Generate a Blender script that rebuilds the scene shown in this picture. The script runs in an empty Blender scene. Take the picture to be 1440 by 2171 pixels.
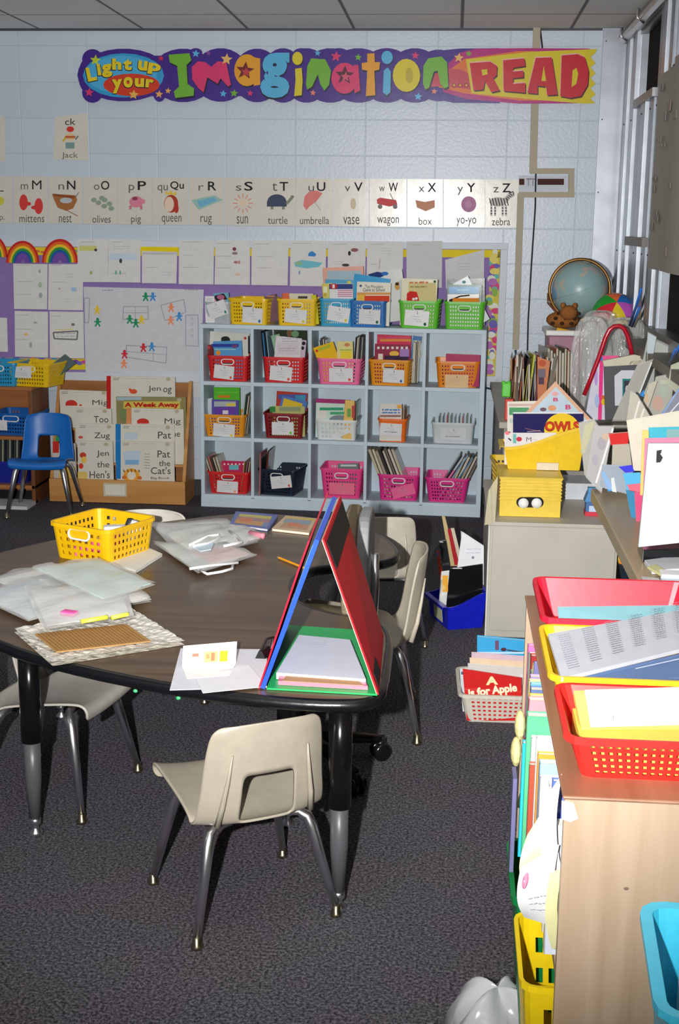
import bpy, bmesh, math, random
from mathutils import Vector, Matrix
random.seed(11)
SC = bpy.context.scene
COL = SC.collection
PI = math.pi
# ---------------------------------------------------------------- camera
FPX = 2768.0
CAMZ = 1.65
PITCH, YAW, ROLL = 0.21756, 0.08350, 0.01157
def cam_rot():
    B = Matrix(((1, 0, 0), (0, 0, -1), (0, 1, 0)))
    c, s = math.cos(YAW), math.sin(YAW)
    Y_ = Matrix(((c, 0, s), (0, 1, 0), (-s, 0, c)))
    c, s = math.cos(PITCH), math.sin(PITCH)
    P_ = Matrix(((1, 0, 0), (0, c, -s), (0, s, c)))
    c, s = math.cos(ROLL), math.sin(ROLL)
    R_ = Matrix(((c, -s, 0), (s, c, 0), (0, 0, 1)))
    return R_ @ P_ @ Y_ @ B
CR = cam_rot()
CAMP = Vector((0, 0, CAMZ))
cd = bpy.data.cameras.new('camera')
cam = bpy.data.objects.new('camera', cd)
COL.objects.link(cam)
cd.sensor_fit = 'VERTICAL'
cd.sensor_height = 36.0
cd.sensor_width = 36.0 * 1440 / 2171
cd.lens = 36.0 * FPX / 2171.0
cd.clip_start = 0.05
mw = Matrix((CR[0], -CR[1], -CR[2])).transposed().to_4x4()
mw.translation = CAMP
cam.matrix_world = mw
SC.camera = cam
# ---------------------------------------------------------------- exposure, world, lights
SC.view_settings.view_transform = 'Standard'
SC.view_settings.look = 'None'
SC.view_settings.exposure = 0.0
SC.view_settings.gamma = 1.0
SC.view_settings.use_curve_mapping = False
world = bpy.data.worlds.new('world'); SC.world = world
world.use_nodes = True
world.node_tree.nodes['Background'].inputs[0].default_value = (0.55, 0.62, 0.75, 1)
world.node_tree.nodes['Background'].inputs[1].default_value = 0.15
def add_light(name, kind, loc, aim, power, color, **kw):
    ld = bpy.data.lights.new(name, kind); ld.energy = power; ld.color = color
    for k, v in kw.items(): setattr(ld, k, v)
    o = bpy.data.objects.new(name, ld); COL.objects.link(o); o.location = loc
    o.rotation_euler = (Vector(aim) - Vector(loc)).to_track_quat('-Z', 'Y').to_euler()
    return o
# the camera's own flash unit, held to the left of the lens
add_light('camera_flash', 'SPOT', (-0.22, -0.02, 1.67), (-0.40, 7.8, 1.52), 1060, (1.0, 0.985, 0.962),
          spot_size=math.radians(79), spot_blend=1.0, shadow_soft_size=0.018)
# added wide fill spot standing in for flash spill, aimed up at the ceiling
add_light('flash_spill_fill', 'SPOT', (-0.22, -0.02, 1.69), (-0.22, 1.1, 2.73), 80, (1.0, 0.985, 0.962),
          spot_size=math.radians(120), spot_blend=1.0, shadow_soft_size=0.03)
# unseen area lamps added overhead, out of view, for ambient fill
for lx, ly in ((-2.2, 4.6), (-0.4, 2.2), (-3.2, 1.2)):
    add_light('ambient_fill', 'AREA', (lx, ly, 2.70), (lx, ly, 0), 3.5, (1.0, 0.97, 0.90),
              shape='RECTANGLE', size=1.15, size_y=0.55)

# ---------------------------------------------------------------- pixel rays -> points on real planes
def ray(x, y):
    return CR.transposed() @ Vector(((x - 720) / FPX, (y - 1085.5) / FPX, 1.0))
def onY(x, y, Y):
    d = ray(x, y); return CAMP + d * (Y / d.y)
def onZ(x, y, Z):
    d = ray(x, y); return CAMP + d * ((Z - CAMZ) / d.z)
def onX(x, y, X):
    d = ray(x, y); return CAMP + d * (X / d.x)

# ---------------------------------------------------------------- materials
def lin(c):
    r = []
    for v in c[:3]:
        v = v / 255.0
        r.append(v / 12.92 if v <= 0.04045 else ((v + 0.055) / 1.055) ** 2.4)
    return r
KIND = {  # roughness, metallic, noise scale, noise amount, bump, specular
    'plastic': (0.38, 0, 35, 0.05, 0.02, 0.5), 'matte': (0.6, 0, 40, 0.06, 0.04, 0.3),
    'paper': (0.75, 0, 25, 0.04, 0.02, 0.2), 'gloss': (0.18, 0, 20, 0.05, 0.02, 0.5),
    'paint': (0.5, 0, 6, 0.05, 0.02, 0.4), 'chrome': (0.28, 1, 30, 0.05, 0.0, 0.5),
    'alu': (0.38, 0.75, 8, 0.12, 0.02, 0.5), 'fabric': (0.95, 0, 180, 0.25, 0.3, 0.1),
    'vinyl': (0.3, 0, 60, 0.06, 0.06, 0.5), 'foil': (0.24, 0.3, 38, 0.10, 1.0, 1.0),
    'rubber': (0.55, 0, 60, 0.1, 0.1, 0.3), 'ink': (0.7, 0, 30, 0.03, 0.0, 0.2),
    'laminate': (0.24, 0, 14, 0.03, 0.05, 0.4)}
_mc = {}
def M(rgb, kind='plastic', alpha=1.0):
    key = (tuple(rgb), kind, alpha)
    if key in _mc: return _mc[key]
    ro, me, ns, na, bu, sp = KIND[kind]
    m = bpy.data.materials.new('%s_%d_%d_%d' % (kind, *rgb)); m.use_nodes = True
    nt = m.node_tree; b = nt.nodes['Principled BSDF']
    tc = nt.nodes.new('ShaderNodeTexCoord')
    nz = nt.nodes.new('ShaderNodeTexNoise'); nz.inputs['Scale'].default_value = ns; nz.inputs['Detail'].default_value = 3
    nt.links.new(tc.outputs['Object'], nz.inputs['Vector'])
    cr = nt.nodes.new('ShaderNodeValToRGB'); L = lin(rgb)
    cr.color_ramp.elements[0].position = 0.3; cr.color_ramp.elements[1].position = 0.7
    cr.color_ramp.elements[0].color = (*[max(0, v * (1 - na)) for v in L], 1)
    cr.color_ramp.elements[1].color = (*[min(1, v * (1 + na)) for v in L], 1)
    nt.links.new(nz.outputs['Fac'], cr.inputs['Fac']); nt.links.new(cr.outputs['Color'], b.inputs['Base Color'])
    b.inputs['Roughness'].default_value = ro; b.inputs['Metallic'].default_value = me
    b.inputs['Specular IOR Level'].default_value = sp
    if bu:
        bp = nt.nodes.new('ShaderNodeBump'); bp.inputs['Strength'].default_value = bu; bp.inputs['Distance'].default_value = 0.01
        nt.links.new(nz.outputs['Fac'], bp.inputs['Height']); nt.links.new(bp.outputs['Normal'], b.inputs['Normal'])
    if alpha < 1: b.inputs['Alpha'].default_value = alpha
    _mc[key] = m
    return m
def wood_mat(name, c1, c2, c3, axis=2, scale=30, rough=0.4, stretch=0.06):
    m = bpy.data.materials.new(name); m.use_nodes = True
    nt = m.node_tree; b = nt.nodes['Principled BSDF']
    tc = nt.nodes.new('ShaderNodeTexCoord'); mp = nt.nodes.new('ShaderNodeMapping')
    s = [1, 1, 1]; s[axis] = stretch; mp.inputs['Scale'].default_value = s
    nz = nt.nodes.new('ShaderNodeTexNoise'); nz.inputs['Scale'].default_value = scale; nz.inputs['Detail'].default_value = 6
    nz.inputs['Distortion'].default_value = 0.6
    cr = nt.nodes.new('ShaderNodeValToRGB'); e = cr.color_ramp.elements
    e[0].position = 0.3; e[0].color = (*lin(c1), 1); e[1].position = 0.72; e[1].color = (*lin(c3), 1)
    x = e.new(0.5); x.color = (*lin(c2), 1)
    nt.links.new(tc.outputs['Object'], mp.inputs['Vector']); nt.links.new(mp.outputs['Vector'], nz.inputs['Vector'])
    nt.links.new(nz.outputs['Fac'], cr.inputs['Fac']); nt.links.new(cr.outputs['Color'], b.inputs['Base Color'])
    b.inputs['Roughness'].default_value = rough
    return m
def carpet_mat():
    m = bpy.data.materials.new('carpet'); m.use_nodes = True
    nt = m.node_tree; b = nt.nodes['Principled BSDF']
    tc = nt.nodes.new('ShaderNodeTexCoord')
    nz = nt.nodes.new('ShaderNodeTexNoise'); nz.inputs['Scale'].default_value = 130; nz.inputs['Detail'].default_value = 6; nz.inputs['Roughness'].default_value = .8
    n2 = nt.nodes.new('ShaderNodeTexNoise'); n2.inputs['Scale'].default_value = 3
    cr = nt.nodes.new('ShaderNodeValToRGB'); e = cr.color_ramp.elements
    e[0].position = 0.40; e[0].color = (*lin((44, 43, 48)), 1); e[1].position = 0.60; e[1].color = (*lin((138, 135, 143)), 1)
    x = e.new(0.5); x.color = (*lin((92, 89, 96)), 1)
    mx = nt.nodes.new('ShaderNodeMix'); mx.data_type = 'RGBA'; mx.blend_type = 'MULTIPLY'; mx.inputs['Factor'].default_value = 0.25
    nt.links.new(tc.outputs['Object'], nz.inputs['Vector']); nt.links.new(tc.outputs['Object'], n2.inputs['Vector'])
    nt.links.new(nz.outputs['Fac'], cr.inputs['Fac'])
    nt.links.new(cr.outputs['Color'], mx.inputs['A']); nt.links.new(n2.outputs['Color'], mx.inputs['B'])
    nt.links.new(mx.outputs['Result'], b.inputs['Base Color'])
    bp = nt.nodes.new('ShaderNodeBump'); bp.inputs['Strength'].default_value = 0.35; bp.inputs['Distance'].default_value = 0.003
    nt.links.new(nz.outputs['Fac'], bp.inputs['Height']); nt.links.new(bp.outputs['Normal'], b.inputs['Normal'])
    b.inputs['Roughness'].default_value = 1.0; b.inputs['Specular IOR Level'].default_value = 0.05
    return m
def block_mat(name, face, joint, bw, bh, ox, oy, axes, mortar, bump=0.25, rough=0.35, spec=0.5):
    """grid of blocks/tiles with joints; axes = which object axes run along the rows and up"""
    m = bpy.data.materials.new(name); m.use_nodes = True
    nt = m.node_tree; b = nt.nodes['Principled BSDF']
    tc = nt.nodes.new('ShaderNodeTexCoord'); sp = nt.nodes.new('ShaderNodeSeparateXYZ'); cb = nt.nodes.new('ShaderNodeCombineXYZ')
    mp = nt.nodes.new('ShaderNodeMapping'); mp.inputs['Location'].default_value = (ox, oy, 0)
    br = nt.nodes.new('ShaderNodeTexBrick'); br.offset = 0.0
    br.inputs['Scale'].default_value = 1; br.inputs['Brick Width'].default_value = bw; br.inputs['Row Height'].default_value = bh
    br.inputs['Mortar Size'].default_value = mortar; br.inputs['Mortar Smooth'].default_value = 0.6
    f2 = [min(255, v * 1.02) for v in face]
    br.inputs['Color1'].default_value = (*lin(face), 1); br.inputs['Color2'].default_value = (*lin(f2), 1)
    br.inputs['Mortar'].default_value = (*lin(joint), 1)
    nt.links.new(tc.outputs['Object'], sp.inputs[0])
    nt.links.new(sp.outputs[axes[0]], cb.inputs[0]); nt.links.new(sp.outputs[axes[1]], cb.inputs[1])
    nt.links.new(cb.outputs[0], mp.inputs['Vector']); nt.links.new(mp.outputs['Vector'], br.inputs['Vector'])
    nz = nt.nodes.new('ShaderNodeTexNoise'); nz.inputs['Scale'].default_value = 60; nz.inputs['Detail'].default_value = 5
    nt.links.new(tc.outputs['Object'], nz.inputs['Vector'])
    nt.links.new(br.outputs['Color'], b.inputs['Base Color'])
    ad = nt.nodes.new('ShaderNodeMath'); ad.operation = 'MULTIPLY_ADD'; ad.inputs[1].default_value = -1.0
    nt.links.new(br.outputs['Fac'], ad.inputs[0]); nt.links.new(nz.outputs['Fac'], ad.inputs[2])
    bp = nt.nodes.new('ShaderNodeBump'); bp.inputs['Strength'].default_value = bump; bp.inputs['Distance'].default_value = 0.004
    nt.links.new(ad.outputs[0], bp.inputs['Height']); nt.links.new(bp.outputs['Normal'], b.inputs['Normal'])
    b.inputs['Roughness'].default_value = rough; b.inputs['Specular IOR Level'].default_value = spec
    return m
WHITE = (236, 236, 234); INK = (45, 45, 50)
CHROME = M((236, 236, 240), 'chrome'); BLACKP = M((22, 22, 24), 'plastic')

# ---------------------------------------------------------------- mesh builder
_txt = {}
def text_geo(s, bold=0.0, bevel=0.0):
    k = (s, bold, bevel)
    if k not in _txt:
        cu = bpy.data.curves.new('t', 'FONT'); cu.body = s; cu.offset = bold; cu.resolution_u = 3
        o = bpy.data.objects.new('t', cu); COL.objects.link(o)
        dg = bpy.context.evaluated_depsgraph_get(); dg.update()
        me = bpy.data.meshes.new_from_object(o.evaluated_get(dg))
        V = [(v.co.x, v.co.y) for v in me.vertices]; F = [tuple(p.vertices) for p in me.polygons]
        bpy.data.objects.remove(o); bpy.data.meshes.remove(me); bpy.data.curves.remove(cu)
        if V:
            x0 = min(v[0] for v in V); x1 = max(v[0] for v in V); y0 = min(v[1] for v in V); y1 = max(v[1] for v in V)
            V = [((v[0] - x0) / max(1e-6, x1 - x0), (v[1] - y0) / max(1e-6, y1 - y0)) for v in V]
        _txt[k] = (V, F)
    return _txt[k]
class MB:
    def __init__(s): s.v = []; s.f = []; s.fm = []; s.mats = []
    def mi(s, m):
        if m not in s.mats: s.mats.append(m)
        return s.mats.index(m)
    def add(s, V, F, m, T=None):
        o = len(s.v)
        for p in V:
            p = Vector(p); s.v.append(T @ p if T else p)
        k = s.mi(m)
        for f in F: s.f.append([i + o for i in f]); s.fm.append(k)
        return s
    def box(s, a, b, m, T=None):
        x0, y0, z0 = a; x1, y1, z1 = b
        V = [(x0, y0, z0), (x1, y0, z0), (x1, y1, z0), (x0, y1, z0), (x0, y0, z1), (x1, y0, z1), (x1, y1, z1), (x0, y1, z1)]
        return s.add(V, [(0, 3, 2, 1), (4, 5, 6, 7), (0, 1, 5, 4), (1, 2, 6, 5), (2, 3, 7, 6), (3, 0, 4, 7)], m, T)
    def prism(s, P, off, m, T=None):
        """closed polygon of 3-D points extruded by vector off"""
        n = len(P); off = Vector(off); V = [Vector(p) for p in P] + [Vector(p) + off for p in P]
        F = [list(range(n))[::-1], list(range(n, 2 * n))] + [(i, (i + 1) % n, n + (i + 1) % n, n + i) for i in range(n)]
        return s.add(V, F, m, T)
    def tube(s, P, r, m, n=8, T=None, closed=False):
        P = [Vector(p) for p in P]; k = len(P); R = r if isinstance(r, (list, tuple)) else [r] * k
        V = []; F = []; up = None
        for i in range(k):
            if closed: t = P[(i + 1) % k] - P[i - 1]
            else: t = P[min(i + 1, k - 1)] - P[max(i - 1, 0)]
            t.normalize()
            if up is None: up = t.orthogonal().normalized()
            up = (up - t * up.dot(t))
            up = up.normalized() if up.length > 1e-6 else t.orthogonal().normalized()
            w = t.cross(up)
            for j in range(n):
                a = 2 * PI * j / n; V.append(P[i] + (up * math.cos(a) + w * math.sin(a)) * R[i])
        for i in range(k if closed else k - 1):
            i2 = (i + 1) % k
            for j in range(n): F.append((i * n + j, i * n + (j + 1) % n, i2 * n + (j + 1) % n, i2 * n + j))
        if not closed: F.append(list(range(n))[::-1]); F.append([(k - 1) * n + j for j in range(n)])
        return s.add(V, F, m, T)
    def lathe(s, prof, m, n=20, T=None):
        V = []; F = []; k = len(prof)
        for r, z in prof:
            for j in range(n): a = 2 * PI * j / n; V.append((r * math.cos(a), r * math.sin(a), z))
        for i in range(k - 1):
            for j in range(n): F.append((i * n + j, i * n + (j + 1) % n, (i + 1) * n + (j + 1) % n, (i + 1) * n + j))
        F.append(list(range(n))[::-1]); F.append([(k - 1) * n + j for j in range(n)])
        return s.add(V, F, m, T)
    def ball(s, c, r, m, n=14, T=None):
        rx, ry, rz = r if isinstance(r, (list, tuple)) else (r, r, r)
        k = n // 2 + 1; V = []; F = []
        for i in range(k):
            t = PI * (0.02 + 0.96 * i / (k - 1)) - PI / 2
            for j in range(n):
                a = 2 * PI * j / n
                V.append((c[0] + rx * math.cos(t) * math.cos(a), c[1] + ry * math.cos(t) * math.sin(a), c[2] + rz * math.sin(t)))
        for i in range(k - 1):
            for j in range(n): F.append((i * n + j, i * n + (j + 1) % n, (i + 1) * n + (j + 1) % n, (i + 1) * n + j))
        F.append(list(range(n))[::-1]); F.append([(k - 1) * n + j for j in range(n)])
        return s.add(V, F, m, T)
    def grid(s, fn, nu, nv, m, skip=None, T=None):
        V = [fn(i / nu, j / nv) for j in range(nv + 1) for i in range(nu + 1)]
        F = [(j * (nu + 1) + i, j * (nu + 1) + i + 1, (j + 1) * (nu + 1) + i + 1, (j + 1) * (nu + 1) + i)
             for j in range(nv) for i in range(nu) if not (skip and skip(i, j))]
        return s.add(V, F, m, T)
    def build(s, name, parent=None, loc=(0, 0, 0), rot=(0, 0, 0), smooth=False, bevel=0, solid=0, sub=0, label=None, cat=None, group=None, kind=None, w=0):
        me = bpy.data.meshes.new(name); me.from_pydata([tuple(v) for v in s.v], [], s.f)
        for m in s.mats: me.materials.append(m)
        me.polygons.foreach_set('material_index', s.fm)
        bm = bmesh.new(); bm.from_mesh(me); bmesh.ops.recalc_face_normals(bm, faces=bm.faces); bm.to_mesh(me); bm.free()
        if smooth: me.polygons.foreach_set('use_smooth', [True] * len(me.polygons))
        o = bpy.data.objects.new(name, me); COL.objects.link(o); o.location = loc; o.rotation_euler = rot
        if parent:
            o.parent = parent
            if w:
                mt = Matrix(); q = parent
                while q: mt = mt_of(q) @ mt; q = q.parent
                o.matrix_parent_inverse = mt.inverted()
        elif not kind == 'structure' and tuple(loc) == (0, 0, 0) and not any(rot) and s.v:
            xs = [v.x for v in s.v]; yy = [v.y for v in s.v]; zs = [v.z for v in s.v]
            c = Vector(((min(xs) + max(xs)) / 2, (min(yy) + max(yy)) / 2, min(zs)))
            me.transform(Matrix.Translation(-c)); o.location = c
        if sub:
            d = o.modifiers.new('sub', 'SUBSURF'); d.levels = sub; d.render_levels = sub
        if solid:
            d = o.modifiers.new('solid', 'SOLIDIFY'); d.thickness = abs(solid); d.offset = -1 if solid > 0 else 0
        if bevel:
            d = o.modifiers.new('bevel', 'BEVEL'); d.width = bevel; d.segments = 2; d.limit_method = 'ANGLE'
        if smooth and me.polygons:
            try:
                d = o.modifiers.new('ws', 'WEIGHTED_NORMAL'); d.keep_sharp = True
                o.modifiers.remove(d)
            except Exception: pass
        tag(o, label, cat, group, kind)
        return o
def mt_of(q):
    return q.matrix_parent_inverse @ Matrix.LocRotScale(q.location, q.rotation_euler, q.scale)
def tag(o, label=None, cat=None, group=None, kind=None):
    if label: o['label'] = label
    if cat: o['category'] = cat
    if group: o['group'] = group
    if kind: o['kind'] = kind
    return o
def thing(name, label, cat, loc=(0, 0, 0), rz=0, group=None, rot=None):
    o = bpy.data.objects.new(name, None); COL.objects.link(o); o.empty_display_size = 0.05
    o.location = loc; o.rotation_euler = rot or (0, 0, rz)
    return tag(o, label, cat, group)
def struct(name, mb, **k): return mb.build(name, kind='structure', **k)

class Art:
    """flat printed marks on a surface: map2 turns (u, v) into a point, nrm points off the surface"""
    def __init__(s, map2, nrm, down=False, mb=None, base=0.0):
        s.map2 = map2; s.n = Vector(nrm).normalized(); s.lift = base; s.mb = mb or MB(); s.down = down
    def poly(s, P, m, th=0.0001):
        s.lift += 0.00007
        pts = [s.map2(*p) + s.n * s.lift for p in P]
        s.mb.prism(pts, s.n * th, m); return s
    def rect(s, u0, v0, u1, v1, m, th=0.0001): return s.poly([(u0, v0), (u1, v0), (u1, v1), (u0, v1)], m, th)
    def ell(s, cu, cv, ru, rv, m, a0=0, a1=360, n=20, th=0.0001):
        full = abs(a1 - a0) >= 359
        A = [math.radians(a0 + (a1 - a0) * i / n) for i in range(n if full else n + 1)]
        return s.poly([(cu + ru * math.cos(a), cv + rv * math.sin(a)) for a in A], m, th)
    def arc(s, cu, cv, r0, r1, a0, a1, m, n=20, sy=1.0, th=0.0001):
        A = [math.radians(a0 + (a1 - a0) * i / n) for i in range(n + 1)]
        s.lift += 0.00007
        for i in range(n):
            P = [(cu + r * math.cos(a), cv + r * sy * math.sin(a)) for r, a in ((r0, A[i]), (r1, A[i]), (r1, A[i + 1]), (r0, A[i + 1]))]
            s.mb.prism([s.map2(*p) + s.n * s.lift for p in P], s.n * th, m)
        return s
    def star(s, cu, cv, r, m, rot=0):
        return s.poly([(cu + (r if i % 2 == 0 else r * 0.45) * math.sin(PI * i / 5 + rot), cv + (r if i % 2 == 0 else r * 0.45) * math.cos(PI * i / 5 + rot) * (-1 if s.down else 1)) for i in range(10)], m)
    def line(s, P, w, m):
        s.lift += 0.00007
        for (a, b), (c, d) in zip(P[:-1], P[1:]):
            L = math.hypot(c - a, d - b) or 1; nx, ny = -(d - b) / L * w / 2, (c - a) / L * w / 2
            pts = [s.map2(*p) + s.n * s.lift for p in ((a + nx, b + ny), (a - nx, b - ny), (c - nx, d - ny), (c + nx, d + ny))]
            s.mb.prism(pts, s.n * 0.0001, m)
        return s
    def text(s, t, u0, v0, u1, v1, m, bold=0.0, rot=0.0, shear=0.0, th=0.0001):
        """fit text to a box; v0 is the lower edge of the letters on the surface"""
        V, F = text_geo(t, 0.0 if 'M' in t else bold)
        if not V: return s
        s.lift += 0.00007; cu, cv = (u0 + u1) / 2, (v0 + v1) / 2; c, si = math.cos(rot), math.sin(rot); pts = []
        for x, y in V:
            x = x + shear * (y - 0.5)
            du, dv = u0 + x * (u1 - u0) - cu, v0 + y * (v1 - v0) - cv
            pts.append(s.map2(cu + du * c - dv * si, cv + du * si + dv * c) + s.n * s.lift)
        k = len(pts); a = pts + [p + s.n * th for p in pts]
        ec = {}
        for f in F:
            for i in range(len(f)):
                e = (f[i], f[(i + 1) % len(f)]); ec[e] = 1
        sides = [(a_, b_, b_ + k, a_ + k) for (a_, b_) in ec if (b_, a_) not in ec]
        s.mb.add(a, [tuple(i + k for i in f) for f in F] + sides, m)
        return s
    def scrawl(s, u0, v0, u1, v1, n, m, w=None, seed=0):
        """rows of illegible handwriting strokes"""
        rnd = random.Random(seed); h = (v1 - v0) / max(1, n); w = w or abs(h) * 0.18
        for i in range(n):
            v = v0 + h * (i + 0.5); u = u0
            while u < u1 - 1e-6:
                e = min(u1, u + (u1 - u0) * rnd.uniform(0.1, 0.3))
                s.line([(u, v), (e, v + h * rnd.uniform(-.1, .1))], w, m); u = e + (u1 - u0) * rnd.uniform(0.03, 0.08)
        return s
WY = 7.8
def wall_art(Y=WY, mb=None): return Art(lambda x, y: onY(x, y, Y), (0, -1, 0), down=True, mb=mb)
# ================================================================ the room
bp0 = onY(1230, 256, WY)
wall_m = block_mat('painted_block', (200, 212, 225), (191, 203, 217), 0.4064, 0.2010, -bp0.x, -bp0.z, (0, 2), 0.0045)
cl0 = onZ(980, 50, 2.73); cl1 = onZ(400, 31, 2.73)
ceil_m = block_mat('ceiling_tile', (246, 246, 244), (140, 140, 140), 0.6096, 1.2192, -cl0.x, -cl1.y, (0, 1), 0.012, bump=0.5, rough=0.9, spec=0.1)
struct('floor', MB().box((-4.6, -2.0, -0.1), (1.2, 8.0, 0.0), carpet_mat()))
struct('ceiling', MB().box((-4.6, -2.0, 2.73), (1.2, 8.0, 2.83), ceil_m))
struct('wall_back', MB().box((-4.6, WY, 0.0), (1.2, 8.0, 2.73), wall_m))
struct('wall_left', MB().box((-4.6, -2.0, 0.0), (-4.5, WY, 2.73), wall_m))
struct('wall_front', MB().box((-4.5, -2.0, 0.0), (1.2, -1.9, 2.73), wall_m))
struct('trim_1', MB().box((-4.5, WY - 0.012, 2.718), (0.79, WY - 0.0005, 2.73), M((70, 72, 76), 'paint')), )
struct('baseboard_back', MB().box((-4.5, WY - 0.012, 0), (0.79, WY - 0.0005, 0.1), M((60, 58, 58), 'rubber')))
# window wall on the right: low wall, aluminium mullions, panes
WX = 0.95
ALU = M((146, 150, 158), 'alu'); ALUD = M((150, 154, 158), 'alu'); DARKG = M((46, 43, 40), 'fabric')
struct('wall_right', MB().box((WX, -1.9, 0.0), (1.2, WY, 1.14), M((120, 116, 108), 'paint'))
       .box((WX, -1.9, 2.66), (1.2, WY, 2.73), M((120, 120, 118), 'paint')))
# aluminium cover strip over the corner between block wall and windows
cs = MB().box((0.795, WY - 0.02, 0.9), (0.955, WY - 0.001, 2.725), ALU)
for z in (2.66, 2.24, 1.84, 1.45, 1.1):
    cs.ball((0.812, WY - 0.021, z), (0.004, 0.002, 0.004), M((70, 70, 72), 'chrome'), 8)
    cs.ball((0.94, WY - 0.021, z), (0.004, 0.002, 0.004), M((70, 70, 72), 'chrome'), 8)
struct('trim_2', cs)
mull = MB()
MA = M((144, 150, 158), 'alu'); MB2 = M((176, 182, 190), 'alu')
def flutes(y0, y1, n, z0=1.14, z1=2.66, x=WX):
    """a run of vertical aluminium profiles between two depths"""
    mull.box((x - .012, y1, z0), (x + .06, y0, z1), MA)
    for k in range(n):
        a = y0 + (y1 - y0) * (k + .12) / n; b = y0 + (y1 - y0) * (k + .80) / n
        mull.box((x - .026 - .010 * (k % 2), b, z0), (x - .012, a, z1), MB2 if k % 2 else MA)
flutes(7.785, 7.20, 4)
flutes(7.19, 6.52, 3, 1.14, 2.27)
flutes(6.50, 6.06, 3)
for y in (4.9, 3.6, 2.2, .8, -.6): flutes(y, y - .3, 3)
mull.box((WX - .045, 6.51, 2.25), (WX + .05, 7.195, 2.29), M((130, 132, 134), 'alu'))
mull.box((WX - .02, -1.9, 2.32), (WX + .05, 6.05, 2.37), MA)
mull.box((WX - .05, -1.9, 1.14), (WX + .06, WY - .03, 1.20), M((110, 108, 102), 'alu'))
for y in (7.6, 7.3, 6.9, 6.6, 6.4, 6.15): mull.ball((WX - .037, y, 1.52), (.003, .005, .005), M((70, 70, 72), 'chrome'), 8); mull.ball((WX - .037, y, 2.2), (.003, .005, .005), M((70, 70, 72), 'chrome'), 8)
mull.box((WX - .05, 6.52, 1.555), (WX - .024, 7.18, 1.60), M((120, 112, 106), 'paint'))
struct('window_1', mull, bevel=0.002)
struct('trim_3', MB().box((WX - 0.14, -1.9, 1.10), (WX + 0.02, WY - 0.08, 1.14), M((112, 108, 98), 'paint')).box((WX - 0.10, -1.9, 0.95), (WX - 0.002, WY - 0.08, 1.10), M((78, 76, 72), 'paint')))
pane = MB().box((WX + .02, 6.51, 2.29), (WX + .026, 7.2, 2.66), DARKG).box((WX + .02, -1.8, 1.20), (WX + .026, 6.06, 2.66), DARKG)
struct('window_2', pane)
struct('wall_outside', MB().box((1.17, -1.9, 1.14), (1.2, WY, 2.66), M((60, 60, 62), 'matte')))
# blind headbox running under the ceiling along the windows
hb = MB().tube([(WX - 0.045, y, 2.668) for y in (7.7, 5, 2, -1.8)], 0.035, M((150, 150, 146), 'alu'), 10)
hb.box((WX - 0.02, -1.8, 2.62), (WX + 0.015, 7.7, 2.705), M((95, 95, 92), 'alu'))
for y in (7.55, 6.9, 6.2, 5.5, 4.5): hb.tube([(WX - 0.085, y, 2.70), (WX - 0.085, y, 2.655), (WX - 0.05, y, 2.63)], 0.006, CHROME, 6)
hb.build('window_blind_headbox', smooth=True, label='grey metal roller blind tube along the top of the windows', cat='blind')
# woven paper chart hanging over the nearer window, far right
pc = MB(); pm_ = M((164, 159, 149), 'paper')
pc.grid(lambda u, v: Vector((WX - 0.085 + 0.006 * math.sin(7 * u), 6.02 - 1.0 * u, 1.47 + 0.82 * v)), 10, 6, pm_)
pa = Art(lambda u, v: Vector((WX - 0.0925, 6.02 - u, 1.47 + v)), (-1, 0, 0), mb=pc)
rr = random.Random(5)
for i in range(16):
    u, v = rr.uniform(.02, .5), rr.uniform(.04, .85)
    pa.rect(u, v, u + rr.uniform(.04, .1), v + rr.uniform(.01, .04), M((146 + rr.randint(-8, 12), 140, 131), 'ink'))
pc.build('window_chart', solid=0.002, label='brownish grey paper chart hanging down over the window at far right', cat='poster')
# reflection-coloured things on the far window ledge
# beige conduit, raceway box, thin black wire
BE = M((176, 164, 142), 'paint')
cond = MB()
def vbar(mb, p0, p1, w, th, m, Y=WY):
    """flat raceway bar between two wall points (pixel centres)"""
    a = onY(*p0, Y); b = onY(*p1, Y); d = (b - a).normalized(); s = Vector((d.z, 0, -d.x)) * w / 2
    mb.prism([a + s, a - s, b - s, b + s], (0, -th, 0), m)
vbar(cond, (1138, 57), (1130, 366), 0.040, 0.0306, BE)
rw = MB()
for p, q in (((1124, 363), (1217, 363)), ((1211, 360), (1211, 418)), ((1100, 413), (1217, 413)), ): vbar(rw, p, q, 0.03, 0.0291 + len(rw.v) * .0001, BE)
vbar(cond, (1104, 410), (1093, 740), 0.036, 0.0312, BE)
r = thing('wall_raceway', 'beige painted conduit running down the block wall right of the letter cards', 'conduit', onY(1130, 366, WY))
cond.build('conduit_pipe', r, w=1); rw.build('raceway_loop', r, w=1)
pb = MB().prism([onY(x, y, WY - 0.001) for x, y in ((1100, 372), (1205, 372), (1205, 408), (1100, 408))], (0, -0.012, 0), M((205, 212, 222), 'paint'))
ap = wall_art(WY - 0.014, pb)
ap.rect(1101, 379, 1112, 392, M((78, 48, 40), 'ink')); ap.rect(1140, 379, 1196, 392, M((78, 48, 40), 'ink'))
ap.text('TT', 1116, 394, 1135, 378, M((150, 150, 150), 'ink'), 0.02)
pb.build('wall_switch_plate', label='white plate with dark brown strips framed by the beige conduit', cat='plate')
wire = MB().tube([onY(x, y, WY - 0.02) for x, y in ((1145, 57), (1150, 100), (1139, 225), (1137, 330), (1135, 440), (1127, 560), (1120, 680), (1118, 765), (1122, 800))], 0.0045, M((40, 42, 48), 'rubber'), 6)
wire.build('black_wire', label='thin black wire hanging down the block wall beside the beige conduit', cat='wire', smooth=True)
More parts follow.
